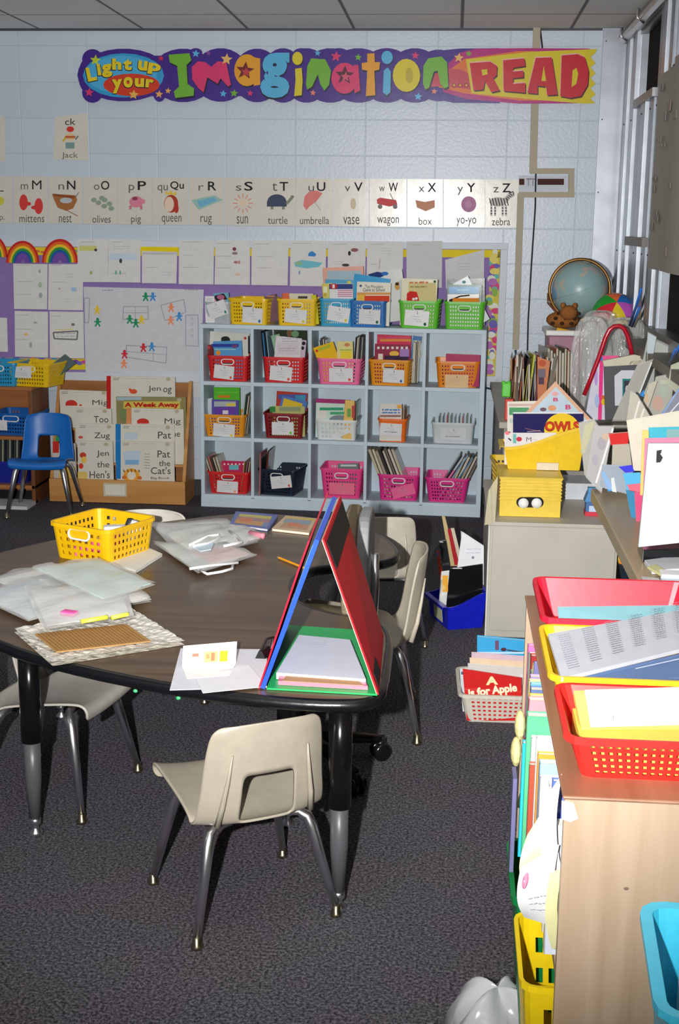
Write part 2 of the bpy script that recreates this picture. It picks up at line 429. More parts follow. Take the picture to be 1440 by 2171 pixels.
MB().tube([onY(x, y, WY - 0.02) for x, y in ((1030, 822), (1050, 827), (1070, 826), (1095, 815), (1097, 770), (1093, 742))], 0.0065, M((58, 84, 110), 'rubber'), 6).build('blue_cable', smooth=True, label='dark cable looping below the end of the beige conduit', cat='cable')

# ================================================================ banner
bn = MB(); A = wall_art(WY - 0.034, bn); PUR = M((72, 44, 140), 'laminate')
for cx, cy, rx, ry in ((262, 159, 98, 56), (196, 126, 22, 22), (190, 160, 24, 40), (196, 196, 22, 22), (388, 160, 70, 57), (338, 196, 14, 20), (468, 159, 60, 57), (545, 160, 52, 57), (600, 160, 45, 58), (650, 160, 50, 58), (415, 112, 14, 10), (640, 112, 18, 10),
                       (700, 160, 60, 58), (760, 160, 66, 58), (820, 160, 60, 58), (880, 160, 60, 58), (930, 160, 52, 55), (718, 112, 20, 10), (820, 110, 22, 8)):
    A.ell(cx, cy, rx, ry, PUR, n=26)
A.rect(180, 118, 950, 204, PUR)
A.poly([(925, 108), (975, 103), (1060, 102), (1060, 219), (960, 218), (925, 210)], PUR)
A.poly([(935, 150), (975, 112), (1010, 103), (1120, 102), (1250, 103), (1250, 219), (1100, 220), (990, 210), (940, 195)], M((186, 42, 128), 'laminate'))
A.poly([(930, 165), (985, 125), (1100, 108), (1200, 110), (1200, 214), (1100, 213), (985, 198), (930, 185)], M((232, 120, 60), 'laminate'))
A.poly([(905, 140), (980, 148), (1000, 160), (1000, 190), (940, 182), (900, 186)], M((206, 70, 90), 'laminate'))
yl = [(988, 126), (1120, 110), (1266, 104)]
for i in range(5): yl += [(1263, 112 + i * 22), (1252, 121 + i * 22)]
yl += [(1262, 219), (1240, 220), (1120, 210), (1000, 198)]
A.poly(yl, M((222, 204, 40), 'laminate'))
A.ell(262, 160, 86, 47, M((58, 160, 214), 'laminate')); A.ell(258, 158, 76, 40, M((80, 178, 224), 'laminate'))
A.ell(279, 180, 60, 24, M((214, 66, 40), 'laminate'))
YEL = M((232, 206, 40), 'laminate'); SHD = M((36, 28, 60), 'laminate')
def bub(t, x0, y0, x1, y1, rgb, bold=0.06, rot=0.0, sh=4):
    A.text(t, x0 + sh * .2 - 2, y1 + sh, x1 + sh * .2 + 1, y0 + sh * .2, SHD, bold + 0.012, rot)
    A.text(t, x0, y1, x1, y0, M(rgb, 'laminate'), bold, rot)
for t, x0, y0, x1, y1, ro in (('L', 184, 142, 204, 172, -.2), ('i', 206, 135, 214, 160, -.15), ('g', 216, 136, 238, 164, -.1), ('h', 238, 124, 258, 148, 0), ('t', 262, 125, 280, 149, .05), ('u', 293, 129, 313, 150, .1), ('p', 314, 134, 341, 158, .15)):
    bub(t, x0, y0, x1, y1, (236, 210, 40), 0.05, ro, 2)
for t, x0, y0, x1, y1, ro in (('y', 238, 168, 260, 198, -.05), ('o', 262, 163, 282, 186, 0), ('u', 286, 166, 306, 185, .03), ('r', 309, 168, 326, 186, .1)):
    bub(t, x0, y0, x1, y1, (236, 210, 40), 0.05, ro, 2)
GRN = (118, 184, 58); PNK = (226, 62, 116); ORG = (236, 166, 48); BLU = (92, 184, 228)
def poly2(P, rgb):
    A.poly([(x + 2, y + 4) for x, y in P], SHD); A.poly(P, M(rgb, 'laminate'))
poly2([(358, 116), (402, 113), (406, 128), (396, 138), (398, 178), (412, 188), (411, 203), (372, 208), (369, 194), (380, 184), (376, 140), (360, 132)], GRN)
poly2([(407, 142), (420, 130), (436, 132), (448, 142), (462, 130), (480, 132), (490, 180), (484, 184), (468, 166), (462, 178), (440, 164), (432, 196), (420, 186), (408, 168)], PNK)
A.ell(526, 152, 27, 34, SHD); A.ell(524, 149, 27, 34, M(ORG, 'laminate')); A.poly([(540, 122), (552, 124), (552, 180), (538, 182)], M(ORG, 'laminate'))
A.star(520, 150, 20, M((120, 40, 44), 'laminate'), .1); A.star(522, 153, 11, M((200, 70, 70), 'laminate'), .1)
bub('g', 552, 112, 614, 208, BLU, 0.05)
A.ell(633, 126, 11, 14, SHD); A.ell(631, 124, 11, 14, M((226, 206, 50), 'laminate'))
poly2([(626, 146), (640, 144), (642, 170), (640, 202), (624, 204), (627, 170)], (226, 206, 50))
poly2([(649, 180), (652, 140), (660, 124), (690, 126), (702, 150), (698, 180), (688, 192), (680, 180), (674, 158), (662, 184), (652, 190)], GRN)
A.ell(733, 168, 29, 34, SHD); A.ell(731, 166, 28, 33, M(PNK, 'laminate')); poly2([(750, 138), (760, 138), (764, 192), (752, 198)], PNK)
A.star(731, 160, 21, M((96, 30, 60), 'laminate'), .05); A.star(733, 163, 11, M((220, 90, 120), 'laminate'), .05)
poly2([(779, 114), (794, 113), (795, 132), (806, 132), (804, 148), (794, 150), (796, 202), (776, 204), (779, 150), (768, 148), (767, 134), (779, 132)], ORG)
A.ell(823, 124, 12, 14, SHD); A.ell(821, 122, 12, 14, M(BLU, 'laminate')); poly2([(814, 150), (822, 143), (829, 152), (828, 196), (820, 202), (812, 196)], BLU)
A.ell(864, 162, 29, 35, SHD); A.ell(862, 160, 29, 35, M((226, 206, 40), 'laminate')); A.ell(868, 160, 8, 17, M((196, 176, 40), 'laminate'))
poly2([(897, 178), (898, 140), (908, 124), (936, 120), (948, 132), (951, 184), (942, 188), (934, 178), (928, 150), (920, 152), (910, 186), (902, 190)], GRN)
for k in range(3): A.ell(963 + 13 * k, 181, 5, 5, M((160, 40, 50), 'laminate')); A.ell(963 + 13 * k, 181, 2.5, 2.5, M((236, 170, 60), 'laminate'))
RD = (206, 32, 52)
for t, P, H in (('R', [(996, 134), (1040, 131), (1054, 140), (1053, 160), (1046, 166), (1060, 192), (1042, 196), (1028, 172), (1025, 190), (1004, 192)], [(1021, 148), (1033, 147), (1034, 158), (1023, 160)]),
                ('E', [(1067, 128), (1112, 124), (1114, 140), (1088, 144), (1088, 152), (1110, 150), (1110, 164), (1088, 166), (1088, 178), (1114, 176), (1114, 197), (1068, 193)], None),
                ('A', [(1136, 123), (1170, 122), (1182, 201), (1160, 202), (1158, 184), (1140, 182), (1140, 199), (1118, 197)], [(1148, 172), (1153, 140), (1158, 172)]),
                ('D', [(1191, 118), (1225, 115), (1240, 122), (1248, 150), (1246, 180), (1232, 204), (1210, 208), (1188, 204)], [(1212, 185), (1214, 150), (1222, 144), (1226, 156), (1222, 178)])):
    A.poly([(x + 2, y + 3) for x, y in P], M((74, 24, 40), 'laminate')); A.poly([(x - 1, y - 2) for x, y in P], M((240, 190, 190), 'laminate')); A.poly(P, M(RD, 'laminate'))
    if H: A.poly(H, M((222, 204, 40), 'laminate'))
for x, y, r, c in ((203, 128, 12, (200, 214, 60)), (190, 196, 10, PNK), (284, 201, 11, (240, 186, 90)), (338, 200, 9, (240, 176, 100)), (357, 193, 7, (240, 176, 100)), (342, 124, 7, (210, 50, 80)), (416, 114, 9, BLU), (481, 126, 13, (240, 190, 110)), (474, 199, 8, BLU), (497, 198, 9, GRN), (531, 198, 7, PNK),
                   (674, 113, 7, BLU), (713, 120, 12, PNK), (760, 122, 8, GRN), (664, 197, 7, (236, 140, 110)), (881, 118, 9, PNK), (887, 205, 9, BLU), (921, 194, 7, (236, 140, 110)), (973, 123, 11, (240, 190, 110)), (994, 114, 7, GRN), (443, 113, 6, (150, 80, 160))):
    A.star(x, y, r, M(c, 'laminate'), .1)
bn.build('reading_banner', label='long scalloped purple reading banner high on the back wall', cat='banner')

# ================================================================ phonics card and alphabet cards
CRD = M((222, 218, 206), 'laminate')
def lcard(i, P, label, group=None):
    o = MB().prism([onY(x, y, WY - 0.002) for x, y in P], (0, -0.0012, 0), CRD).build('letter_card', label=label, cat='letter card', group=group)
    return o, wall_art(WY - 0.0034)
def dress(o, a, name='printing'):
    a.mb.build(name, o, w=1)
o, a = lcard(0, [(117, 248), (186, 240), (187, 340), (113, 338)], 'cream phonics card reading ck and Jack alone above the alphabet row')
a.text('ck', 138, 265, 160, 251, M(INK, 'ink')); a.text('Jack', 131, 338, 165, 323, M((110, 106, 100), 'ink'))
b = wall_art(WY - 0.0034); b.ell(149, 274, 8, 6, M((214, 60, 50), 'ink')); b.ell(149, 290, 9, 8, M((236, 200, 150), 'ink')); b.rect(138, 288, 160, 293, M((200, 110, 60), 'ink')); b.rect(139, 302, 158, 315, M((130, 160, 160), 'ink')); b.line([(139, 292), (133, 300)], 4, M((220, 180, 60), 'ink')); b.line([(160, 296), (166, 288)], 3, M((120, 130, 120), 'ink'))
dress(o, a, 'letters'); dress(o, b, 'picture')
o, a = lcard(0, [(-30, 248), (10, 245), (12, 342), (-30, 342)], 'cream phonics card cut off by the left edge above the alphabet row')
K = lambda *c: M(c, 'ink')
def pic_m(b):
    for cx, cy, tx, s in ((50, 429, 60, 1), (82, 437, 72, -1)):
        b.ell(cx, cy, 9, 17, K(220, 66, 62)); b.ell(tx, cy + 3, 6, 4, K(220, 66, 62))
def pic_n(b): b.poly([(110, 411), (160, 414), (164, 424), (155, 442), (140, 447), (122, 440), (114, 422)], K(176, 112, 66)); b.ell(140, 425, 13, 6, K(190, 200, 205)); b.line([(113, 413), (158, 418)], 5, K(150, 80, 50)); b.line([(140, 445), (165, 458)], 1.5, K(150, 90, 70)); b.line([(160, 418), (167, 408)], 1.5, K(110, 120, 110))
def pic_o(b):
    for x, y in ((199, 424), (209, 430), (216, 420), (222, 424), (221, 437), (232, 432), (236, 442)): b.ell(x, y, 6, 5, K(150, 168, 146))
def pic_p(b): b.ell(289, 428, 15, 12, K(226, 138, 160)); b.ell(286, 421, 6, 4, K(150, 70, 90)); b.rect(274, 436, 279, 444, K(206, 120, 140)); b.rect(297, 436, 302, 444, K(206, 120, 140)); b.ell(304, 427, 4, 5, K(226, 138, 160))
def pic_q(b): b.poly([(350, 412), (352, 404), (357, 410), (362, 403), (367, 410), (373, 405), (374, 414)], K(230, 200, 80)); b.ell(363, 432, 15, 19, K(180, 70, 50)); b.ell(359, 433, 10, 16, K(238, 214, 190)); b.ell(374, 442, 5, 10, K(190, 60, 50))
def pic_r(b): b.poly([(405, 424), (455, 414), (473, 424), (421, 445)], K(160, 200, 190)); b.poly([(418, 426), (453, 418), (460, 425), (424, 440)], K(120, 186, 214))
def pic_s(b):
    b.ell(515, 431, 9, 9, K(236, 214, 190))
    for k in range(12): c, s = math.cos(k * PI / 6), math.sin(k * PI / 6); b.line([(515 + 12 * c, 431 + 12 * s), (515 + 21 * c, 431 + 21 * s)], 2, K(226, 150, 130))
def pic_t(b): b.ell(587, 427, 20, 15, K(76, 84, 108), 180, 360); b.rect(566, 426, 608, 438, K(76, 84, 108)); b.line([(608, 432), (620, 418)], 6, K(140, 150, 130)); b.ell(620, 417, 4, 3, K(140, 150, 130)); b.rect(574, 438, 580, 444, K(140, 150, 130)); b.rect(598, 438, 604, 444, K(140, 150, 130))
def pic_u(b): b.poly([(643, 436), (646, 416), (656, 406), (672, 404), (684, 410), (670, 428), (656, 438), (650, 446)], K(236, 140, 134)); b.line([(664, 424), (680, 446)], 1.5, K(190, 180, 170))
def pic_v(b): b.ell(749, 432, 6, 12, K(232, 214, 186))
def pic_w(b): b.poly([(799, 423), (806, 419), (840, 424), (843, 434), (826, 438), (800, 432)], K(222, 96, 100)); b.ell(806, 438, 5, 5, K(150, 140, 140)); b.ell(838, 438, 5, 5, K(150, 140, 140)); b.line([(834, 424), (827, 410)], 1.5, K(130, 120, 120))
def pic_x(b): b.poly([(881, 424), (901, 428), (922, 424), (922, 440), (903, 448), (884, 440)], K(216, 158, 130))
def pic_y(b): b.ell(994, 433, 16, 17, K(196, 140, 178)); b.ell(993, 433, 7, 8, K(210, 160, 190))
def pic_z(b):
    W_ = K(214, 212, 206); D_ = K(60, 60, 62)
    b.ell(1056, 428, 18, 10, W_); b.poly([(1066, 424), (1078, 410), (1086, 412), (1076, 432)], W_); b.ell(1084, 414, 7, 5, W_)
    for x in (1042, 1050, 1066, 1073): b.rect(x - 2, 434, x + 2, 458, W_)
    for k in range(7): b.line([(1038 + k * 6, 420), (1042 + k * 6, 436)], 2, D_)
    for x in (1042, 1050, 1066, 1073):
        for k in range(3): b.rect(x - 2, 440 + 6 * k, x + 2, 442 + 6 * k, D_)
    for k in range(4): b.line([(1072 + 3 * k, 420 - 3 * k), (1078 + 3 * k, 424 - 3 * k)], 1.6, D_)
    b.line([(1079, 410), (1088, 406), (1090, 414)], 2, D_)
cards = [(-46, 27, 'l', 'L', 'lamp', None, (240, 238), 0), (29, 102, 'm', 'M', 'mittens', pic_m, (44, 68, 41, 94), 0), (104, 175, 'n', 'N', 'nest', pic_n, (124, 142, 125, 152), 0), (177, 249, 'o', 'O', 'olives', pic_o, (199, 214, 196, 235), 0),
         (250, 323, 'p', 'P', 'pig', pic_p, (273, 292, 278, 299), 0), (324, 399, 'qu', 'Qu', 'queen', pic_q, (334, 361, 343, 385), 0), (401, 474, 'r', 'R', 'rug', pic_r, (421, 441, 425, 449), 0), (476, 551, 's', 'S', 'sun', pic_s, (500, 518, 502, 526), 0),
         (552, 627, 't', 'T', 'turtle', pic_t, (577, 593, 568, 610), 0), (628, 705, 'u', 'U', 'umbrella', pic_u, (654, 672, 636, 698), 0), (707, 782, 'v', 'V', 'vase', pic_v, (731, 751, 728, 762), 0), (784, 862, 'w', 'W', 'wagon', pic_w, (804, 824, 800, 846), 0),
         (864, 939, 'x', 'X', 'box', pic_x, (888, 907, 888, 916), 0), (941, 1028, 'y', 'Y', 'yo-yo', pic_y, (970, 990, 968, 1010), 0), (1029, 1100, 'z', 'Z', 'zebra', pic_z, (1046, 1065, 1043, 1082), 0)]
for x0, x1, lo, up, word, pic, tp, _ in cards:
    f = lambda x: 374 + 7 * x / 1090.0
    yt0, yt1 = f(x0), f(x1)
    o, a = lcard(0, [(x0, yt0), (x1, yt1), (x1, 473 + 10 * x1 / 1090), (x0, 473 + 10 * x0 / 1090)], 'cream alphabet card with letter %s and the word %s' % (up, word) if pic else 'cream alphabet card left of the mittens card, cut by the left edge')
    t = f((x0 + x1) / 2)
    if not pic:
        a.rect(-4, t + 30, 8, t + 32, K(45, 45, 50)); a.text('p.', -1, t + 96, 10, t + 84, K(100, 98, 95)); a.ell(0, t + 52, 9, 9, K(214, 206, 80)); dress(o, a, 'letters'); continue
    l0, u0, w0, w1 = tp; lw = 12 if lo != 'qu' else 22; uw = 18 if up not in ('M', 'Qu', 'W') else (20 if up != 'Qu' else 29)
    desc = lo[0] in 'pqy'
    a.text(lo, l0, t + (27 if not desc else 33), l0 + lw * (1.3 if lo == 'm' else .9 if lo in 'rt' else 1), t + (16 if lo != 't' else 10), K(105, 103, 100))
    a.text(up, u0, t + 27, u0 + uw, t + 8, K(42, 42, 44), 0.012)
    b = wall_art(WY - 0.0034); pic(b)
    c = wall_art(WY - 0.0034); c.text(word, w0, t + (97 if not set(word) & set('gpqy') else 100), w1, t + 81, K(96, 94, 92))
    dress(o, a, 'letters'); dress(o, b, 'picture'); dress(o, c, 'caption')
# ================================================================ bulletin board and its papers
def wquad(mb, P, th, m, Y): return mb.prism([onY(x, y, Y) for x, y in P], (0, -th, 0), m)
FR = M((214, 222, 232), 'paint'); PURP = M((150, 124, 186), 'paper'); PAP = M((226, 226, 224), 'paper')
bb = thing('bulletin_board', 'wide purple bulletin board in a white frame with flowery border behind the cubby shelf', 'bulletin board', onY(540, 812, WY))
BX = [(-60, 512), (1078, 518), (1063, 815), (-60, 806)]
m_ = MB()
for P in ([(-60, 508), (1078, 515), (1077, 529), (-60, 522)], [(1062, 529), (1077, 529), (1064, 812), (1049, 812)], [(-60, 786), (1064, 797), (1063, 815), (-60, 806)]): wquad(m_, P, 0.02, FR, WY - 0.001)
m_.build('frame', bb, w=1, bevel=0.002)
wquad(MB(), [(-60, 522), (1062, 529), (1049, 797), (-60, 786)], 0.006, PURP, WY - 0.001).build('board_panel', bb, w=1)
bd = MB(); wquad(bd, [(1040, 540), (1061, 532), (1051, 797), (1032, 797)], 0.003, M((220, 206, 90), 'paper'), WY - 0.008)
wquad(bd, [(-60, 523), (1061, 530), (1060, 546), (-60, 540)], 0.003, M((236, 214, 50), 'paper'), WY - 0.008)
wquad(bd, [(-60, 758), (1030, 770), (1030, 790), (-60, 782)], 0.003, M((230, 206, 40), 'paper'), WY - 0.008)
a = wall_art(WY - 0.0112, bd); rr = random.Random(3)
for i in range(46):
    a.lift = (i % 4) * .0003
    c = rr.choice([(226, 80, 130), (150, 190, 90), (110, 190, 180), (236, 236, 220), (190, 120, 190), (240, 240, 230), (120, 110, 190), (236, 220, 120)])
    y = 536 + i * 5.6; x = 1052 - (y - 536) * .036 + rr.uniform(-12, 5); a.ell(x, y, rr.uniform(5, 11), rr.uniform(5, 10), M(c, 'ink'), n=9)
for i in range(26):
    a.lift = (i % 4) * .0003
    c = rr.choice([(206, 90, 160), (110, 110, 190), (90, 170, 200), (120, 80, 170), (240, 160, 60)])
    a.ell(-20 + i * 9, 766 + rr.uniform(-4, 4), rr.uniform(5, 9), rr.uniform(4, 7), M(c, 'ink'), n=9)
for i in range(20):
    a.lift = 0
    c = rr.choice([(206, 190, 60), (120, 180, 120), (226, 120, 60)])
    a.ell(-20 + i * 10, 534 + rr.uniform(-2, 2), 5, 3, M(c, 'ink'), n=8)
bd.build('border_strip', bb, w=1)
_pc = [0]
def paper(P, label, marks, Y=WY - 0.0225, rgb=(226, 226, 224)):
    _pc[0] += 1; Y -= (_pc[0] % 7) * .0006
    o = MB().prism([onY(x, y, Y) for x, y in P], (0, -0.0008, 0), M(rgb, 'paper')).build('worksheet', label=label, cat='worksheet')
    a = wall_art(Y - 0.0009); marks(a); a.mb.build('writing', o, w=1); return o
GR = K(190, 190, 190); DG = K(150, 150, 152)
def lines(a, x0, x1, ys):
    for y in ys: a.line([(x0, y), (x1, y)], 1.2, GR)
def mk(L, extra):
    def f(a):
        for x0, x1, y in L: a.line([(x0, y), (x1, y)], 1.3, GR)
        extra(a)
    return f
paper([(165, 507), (229, 507), (229, 598), (164, 598)], 'white worksheet with a yellow crayon band just right of the second rainbow', mk([(170, 200, 513)], lambda a: (a.rect(168, 521, 205, 532, K(214, 212, 130)), a.ell(203, 530, 3, 3, K(60, 60, 60)), a.ell(193, 578, 3, 4, K(170, 180, 120)))))
paper([(230, 507), (298, 508), (298, 599), (229, 598)], 'white worksheet with faint blue sky colouring left of the yellow topped sheet', mk([(236, 262, 513), (236, 268, 580)], lambda a: (a.scrawl(240, 520, 275, 530, 2, K(180, 184, 190), seed=2), a.rect(232, 538, 290, 551, K(206, 220, 236)), a.ell(256, 553, 3, 5, K(60, 70, 70)), a.ell(246, 578, 2, 5, K(120, 180, 160)), a.ell(255, 578, 2, 5, K(120, 180, 160)))))
paper([(301, 532), (376, 534), (374, 601), (301, 600)], 'white worksheet folded at a bright yellow border edge above the map', mk([(308, 335, 567)], lambda a: (a.rect(302, 535, 375, 540, K(200, 200, 200)), a.scrawl(345, 574, 362, 586, 2, K(170, 190, 196), seed=3))))
MB().prism([onY(x, y, WY - 0.0218) for x, y in ((298, 523), (378, 524), (377, 533), (298, 532))], (0, -0.001, 0), M((240, 216, 20), 'paper')).build('border_slip', label='bright yellow paper strip over the folded worksheet', cat='paper strip')
paper([(380, 508), (454, 509), (453, 603), (379, 602)], 'white worksheet with faint pencil drawing left of the pink figures sheet', mk([(385, 430, 513), (388, 408, 541), (388, 420, 567)], lambda a: a.scrawl(402, 524, 418, 532, 2, K(190, 190, 190), seed=4)))
paper([(457, 509), (530, 510), (530, 604), (455, 603)], 'white worksheet with three small red brown figures in a column', mk([(460, 490, 516), (458, 490, 543), (458, 490, 568)], lambda a: (a.ell(497, 528, 4, 4, K(130, 70, 80)), a.ell(498, 537, 6, 3, K(150, 130, 130)), a.ell(500, 556, 4, 3, K(180, 120, 120)), a.ell(507, 556, 3, 4, K(200, 150, 150)), a.ell(504, 582, 6, 3, K(226, 196, 180)))))
paper([(534, 510), (612, 510), (610, 605), (533, 604)], 'nearly blank white worksheet left of the blue boat drawing', mk([(540, 570, 517), (545, 578, 544), (545, 575, 568)], lambda a: None))
paper([(616, 509), (692, 511), (690, 607), (615, 606)], 'white worksheet with a turquoise boat shaped drawing', mk([(620, 660, 516)], lambda a: (a.poly([(655, 536), (662, 532), (671, 539), (668, 544), (653, 543)], K(60, 140, 210)), a.poly([(624, 556), (640, 551), (684, 557), (676, 566), (650, 569), (626, 565)], K(120, 198, 214)), a.ell(634, 558, 8, 4, K(150, 190, 150)), a.ell(635, 578, 2, 4, K(150, 160, 210)))))
paper([(696, 511), (776, 511), (774, 607), (694, 606)], 'white worksheet with brown and black animal drawing above the teal basket', mk([(705, 735, 518)], lambda a: (a.ell(752, 530, 8, 4, K(150, 100, 100)), a.ell(741, 537, 3, 5, K(50, 50, 50)), a.scrawl(706, 552, 730, 562, 2, K(190, 180, 200), seed=6), a.ell(733, 562, 8, 3, K(70, 66, 66)))))
paper([(779, 511), (855, 512), (854, 608), (777, 607)], 'white worksheet with pale pencil figures above the front blue basket', mk([(785, 815, 518), (785, 800, 560)], lambda a: (a.scrawl(808, 524, 830, 540, 3, K(196, 196, 206), seed=7), a.line([(806, 550), (804, 570)], 3, K(206, 190, 200)))))
paper([(862, 512), (938, 511), (937, 610), (862, 609)], 'greyish white worksheet second from the right above the green baskets', mk([(868, 895, 519)], lambda a: a.scrawl(890, 536, 908, 541, 1, K(170, 210, 190), seed=8)), rgb=(214, 216, 216))
paper([(944, 551), (1027, 529), (1026, 612), (946, 612)], 'tilted worksheet at the right end of the row next to the flowery border', mk([], lambda a: (a.scrawl(972, 556, 996, 575, 3, K(190, 186, 200), seed=9),)), rgb=(218, 219, 222))
paper([(28, 559), (101, 560), (100, 656), (30, 655)], 'worksheet under the first full rainbow, upper left of a block of four', mk([(32, 62, 562), (36, 70, 597), (36, 66, 624)], lambda a: (a.ell(84, 575, 2, 4, K(160, 170, 150)), a.ell(85, 604, 4, 6, K(180, 200, 170)), a.ell(86, 626, 4, 6, K(170, 180, 180)))))
paper([(103, 560), (176, 560), (176, 658), (102, 657)], 'worksheet under the second full rainbow, upper right of a block of four', mk([(108, 130, 562), (112, 140, 598)], lambda a: (a.scrawl(137, 578, 158, 590, 2, K(190, 190, 160), seed=11), a.rect(151, 609, 162, 618, K(170, 200, 226)), a.ell(126, 612, 3, 2, K(200, 180, 160)), a.scrawl(138, 632, 152, 642, 2, K(190, 190, 190), seed=12))))
paper([(31, 659), (102, 661), (102, 758), (32, 756)], 'worksheet with one orange dot, lower left of a block of four', mk([(35, 60, 668), (35, 70, 698), (35, 60, 720)], lambda a: (a.ell(75, 684, 4, 2, K(170, 170, 160)), a.ell(55, 709, 4, 3, K(240, 200, 110)), a.ell(65, 731, 3, 6, K(170, 180, 160)))))
paper([(105, 660), (177, 661), (179, 760), (106, 758)], 'worksheet with a dark scribbled outline, lower right of a block of four', mk([(108, 130, 670)], lambda a: (a.line([(113, 705), (165, 702), (163, 720), (115, 718), (113, 705)], 3, K(120, 120, 118)), a.line([(116, 699), (155, 698)], 2, K(226, 220, 130)), a.scrawl(120, 704, 160, 716, 2, K(150, 148, 146), seed=14), a.ell(155, 688, 4, 3, K(130, 130, 130)))))
paper([(-40, 672), (15, 674), (17, 746), (-40, 745)], 'white sheet cut off by the left edge on the purple board', mk([], lambda a: None))
def rainbow(cx, cy, r, label):
    mb = MB(); a = wall_art(WY - 0.0265, mb)
    cols = [(206, 44, 40), (236, 110, 40), (240, 200, 50), (50, 150, 70), (40, 90, 170), (120, 80, 170)]
    for i, c in enumerate(cols):
        r0 = r * (1 - 0.115 * i); r1 = r * (1 - 0.115 * (i + 1)) if i < 5 else r * 0.12
        a.arc(cx, cy, r1, r0, 180, 360, M(c, 'paper'), 26, 1.33, th=0.001)
    mb.build('paper_rainbow', label=label, cat='paper rainbow')
rainbow(48, 557, 35, 'paper rainbow on the board, the middle one at left with a scribbled centre')
rainbow(127, 557, 38, 'paper rainbow on the board, rightmost of the rainbows')
rainbow(-20, 545, 36, 'paper rainbow on the board cut off by the left picture edge')
# big seating map with paper people
mp_ = MB().prism([onY(x, y, WY - 0.0145) for x, y in ((177, 608), (432, 614), (425, 842), (183, 834))], (0, -0.001, 0), M((214, 215, 220), 'paper')).build('classroom_map', label='large hand drawn white floor plan sheet pinned left of the cubby shelf', cat='map')
a = wall_art(WY - 0.0158); LN = K(165, 166, 176)
def box_(P): a.line(P + [P[0]], 1.6, LN)
box_([(262, 650), (314, 650), (314, 677), (260, 677)]); a.line([(287, 650), (287, 677)], 1.2, LN); a.line([(260, 663), (314, 663)], 1.2, LN)
box_([(341, 647), (390, 635), (394, 662), (350, 680)]); box_([(268, 732), (354, 736), (352, 770), (268, 757)]); a.line([(268, 745), (353, 752)], 1.2, LN); a.line([(325, 735), (325, 765)], 1.2, LN)
box_([(191, 790), (255, 790), (256, 815), (191, 815)]); box_([(394, 668), (420, 668), (421, 734), (394, 733)]); box_([(179, 632), (190, 632), (188, 684), (180, 684)])
a.arc(333, 800, 22, 23.5, 180, 360, LN, 14, .4); a.scrawl(217, 612, 240, 619, 1, K(110, 112, 150), seed=21); a.scrawl(392, 612, 420, 617, 1, K(120, 120, 150), seed=3); a.scrawl(196, 796, 220, 806, 2, K(120, 125, 160), seed=4)
for y in (676, 687, 699, 712): a.text('o', 405, y + 3, 410, y - 3, LN)
a.mb.build('drawing', mp_, w=1)
def fig(x, y, c, i):
    mb = MB(); b = wall_art(WY - 0.0165, mb); m = M(c, 'paper')
    b.ell(x, y - 6, 3.2, 3.6, m, n=10); b.rect(x - 3, y - 4, x + 3, y + 4, m); b.line([(x - 7, y - 1), (x + 7, y - 1)], 3, m); b.line([(x - 1, y + 2), (x - 5, y + 9)], 3.2, m); b.line([(x + 1, y + 2), (x + 5, y + 9)], 3.2, m)
    mb.build('paper_figure', label=i, cat='paper figure')
G_, Y_, O_, B_, R_ = (40, 150, 100), (236, 206, 50), (246, 150, 110), (70, 150, 214), (214, 50, 66)
for x, y, c, l in ((309, 629, G_, 'green paper person at the top of the map, left of a blue one'), (324, 629, B_, 'blue paper person at the top of the map, right of a green one'), (206, 657, Y_, 'yellow paper person at the left side of the map, above a green one'), (207, 683, G_, 'green paper person at the left side of the map, below a yellow one'),
                   (275, 677, G_, 'green paper person at lower left of the upper middle map table'), (288, 685, G_, 'green paper person between another green and a yellow one on the map'), (300, 678, Y_, 'yellow paper person at lower right of the upper middle map table'), (363, 652, O_, 'orange paper person above another orange one at the tilted map table'),
                   (362, 679, O_, 'orange paper person below another orange one at the tilted map table'), (380, 671, B_, 'blue paper person at the tilted map table'), (304, 737, R_, 'red paper person on the top edge of the lower map table'), (322, 735, B_, 'blue paper person on the top edge of the lower map table'),
                   (264, 751, R_, 'red paper person at the left end of the lower map table'), (263, 771, O_, 'orange paper person below the lower map table'), (391, 801, R_, 'red paper person at the bottom right of the map beside a yellow one'), (405, 802, Y_, 'yellow paper person at the bottom right of the map beside a red one')):
    fig(x, y, c, l)

# ================================================================ cubby shelf
SA = Vector((-1.451, 7.487, 0)); SANG = math.atan2(-0.082, 1.647)
TS = Vector((math.cos(SANG), math.sin(SANG), 0)); DS = Vector((-math.sin(SANG), math.cos(SANG), 0))
def shp(s, dep, z): return SA + TS * s + DS * dep + Vector((0, 0, z))
def shw(x, y, rec=0.0):
    d = ray(x, y); t = ((SA + DS * rec - CAMP) @ DS) / (d @ DS); return CAMP + d * t
def shs(x, y, rec=0.0):
    p = shw(x, y, rec) - SA; return p @ TS, p.z
SHM = M((202, 219, 229), 'paint'); SHD_ = 0.29
sh = thing('cubby_shelf', 'pale blue grey wooden cubby shelf with fifteen openings against the back wall', 'shelf', SA, SANG)
ZL = [0.075, 0.418, 0.745, 1.075]; XL = [0.0, 0.31, 0.648, 0.976, 1.304, 1.649]
for i, x in enumerate(XL):
    a_, b_ = (0, .022) if i == 0 else ((1.622, 1.649) if i == 5 else (x - .009, x + .009))
    MB().box((a_, 0.0, 0.0 if i in (0, 5) else 0.06), (b_, SHD_, 1.06), SHM).build('side_panel' if i in (0, 5) else 'divider', sh, bevel=0.0015)
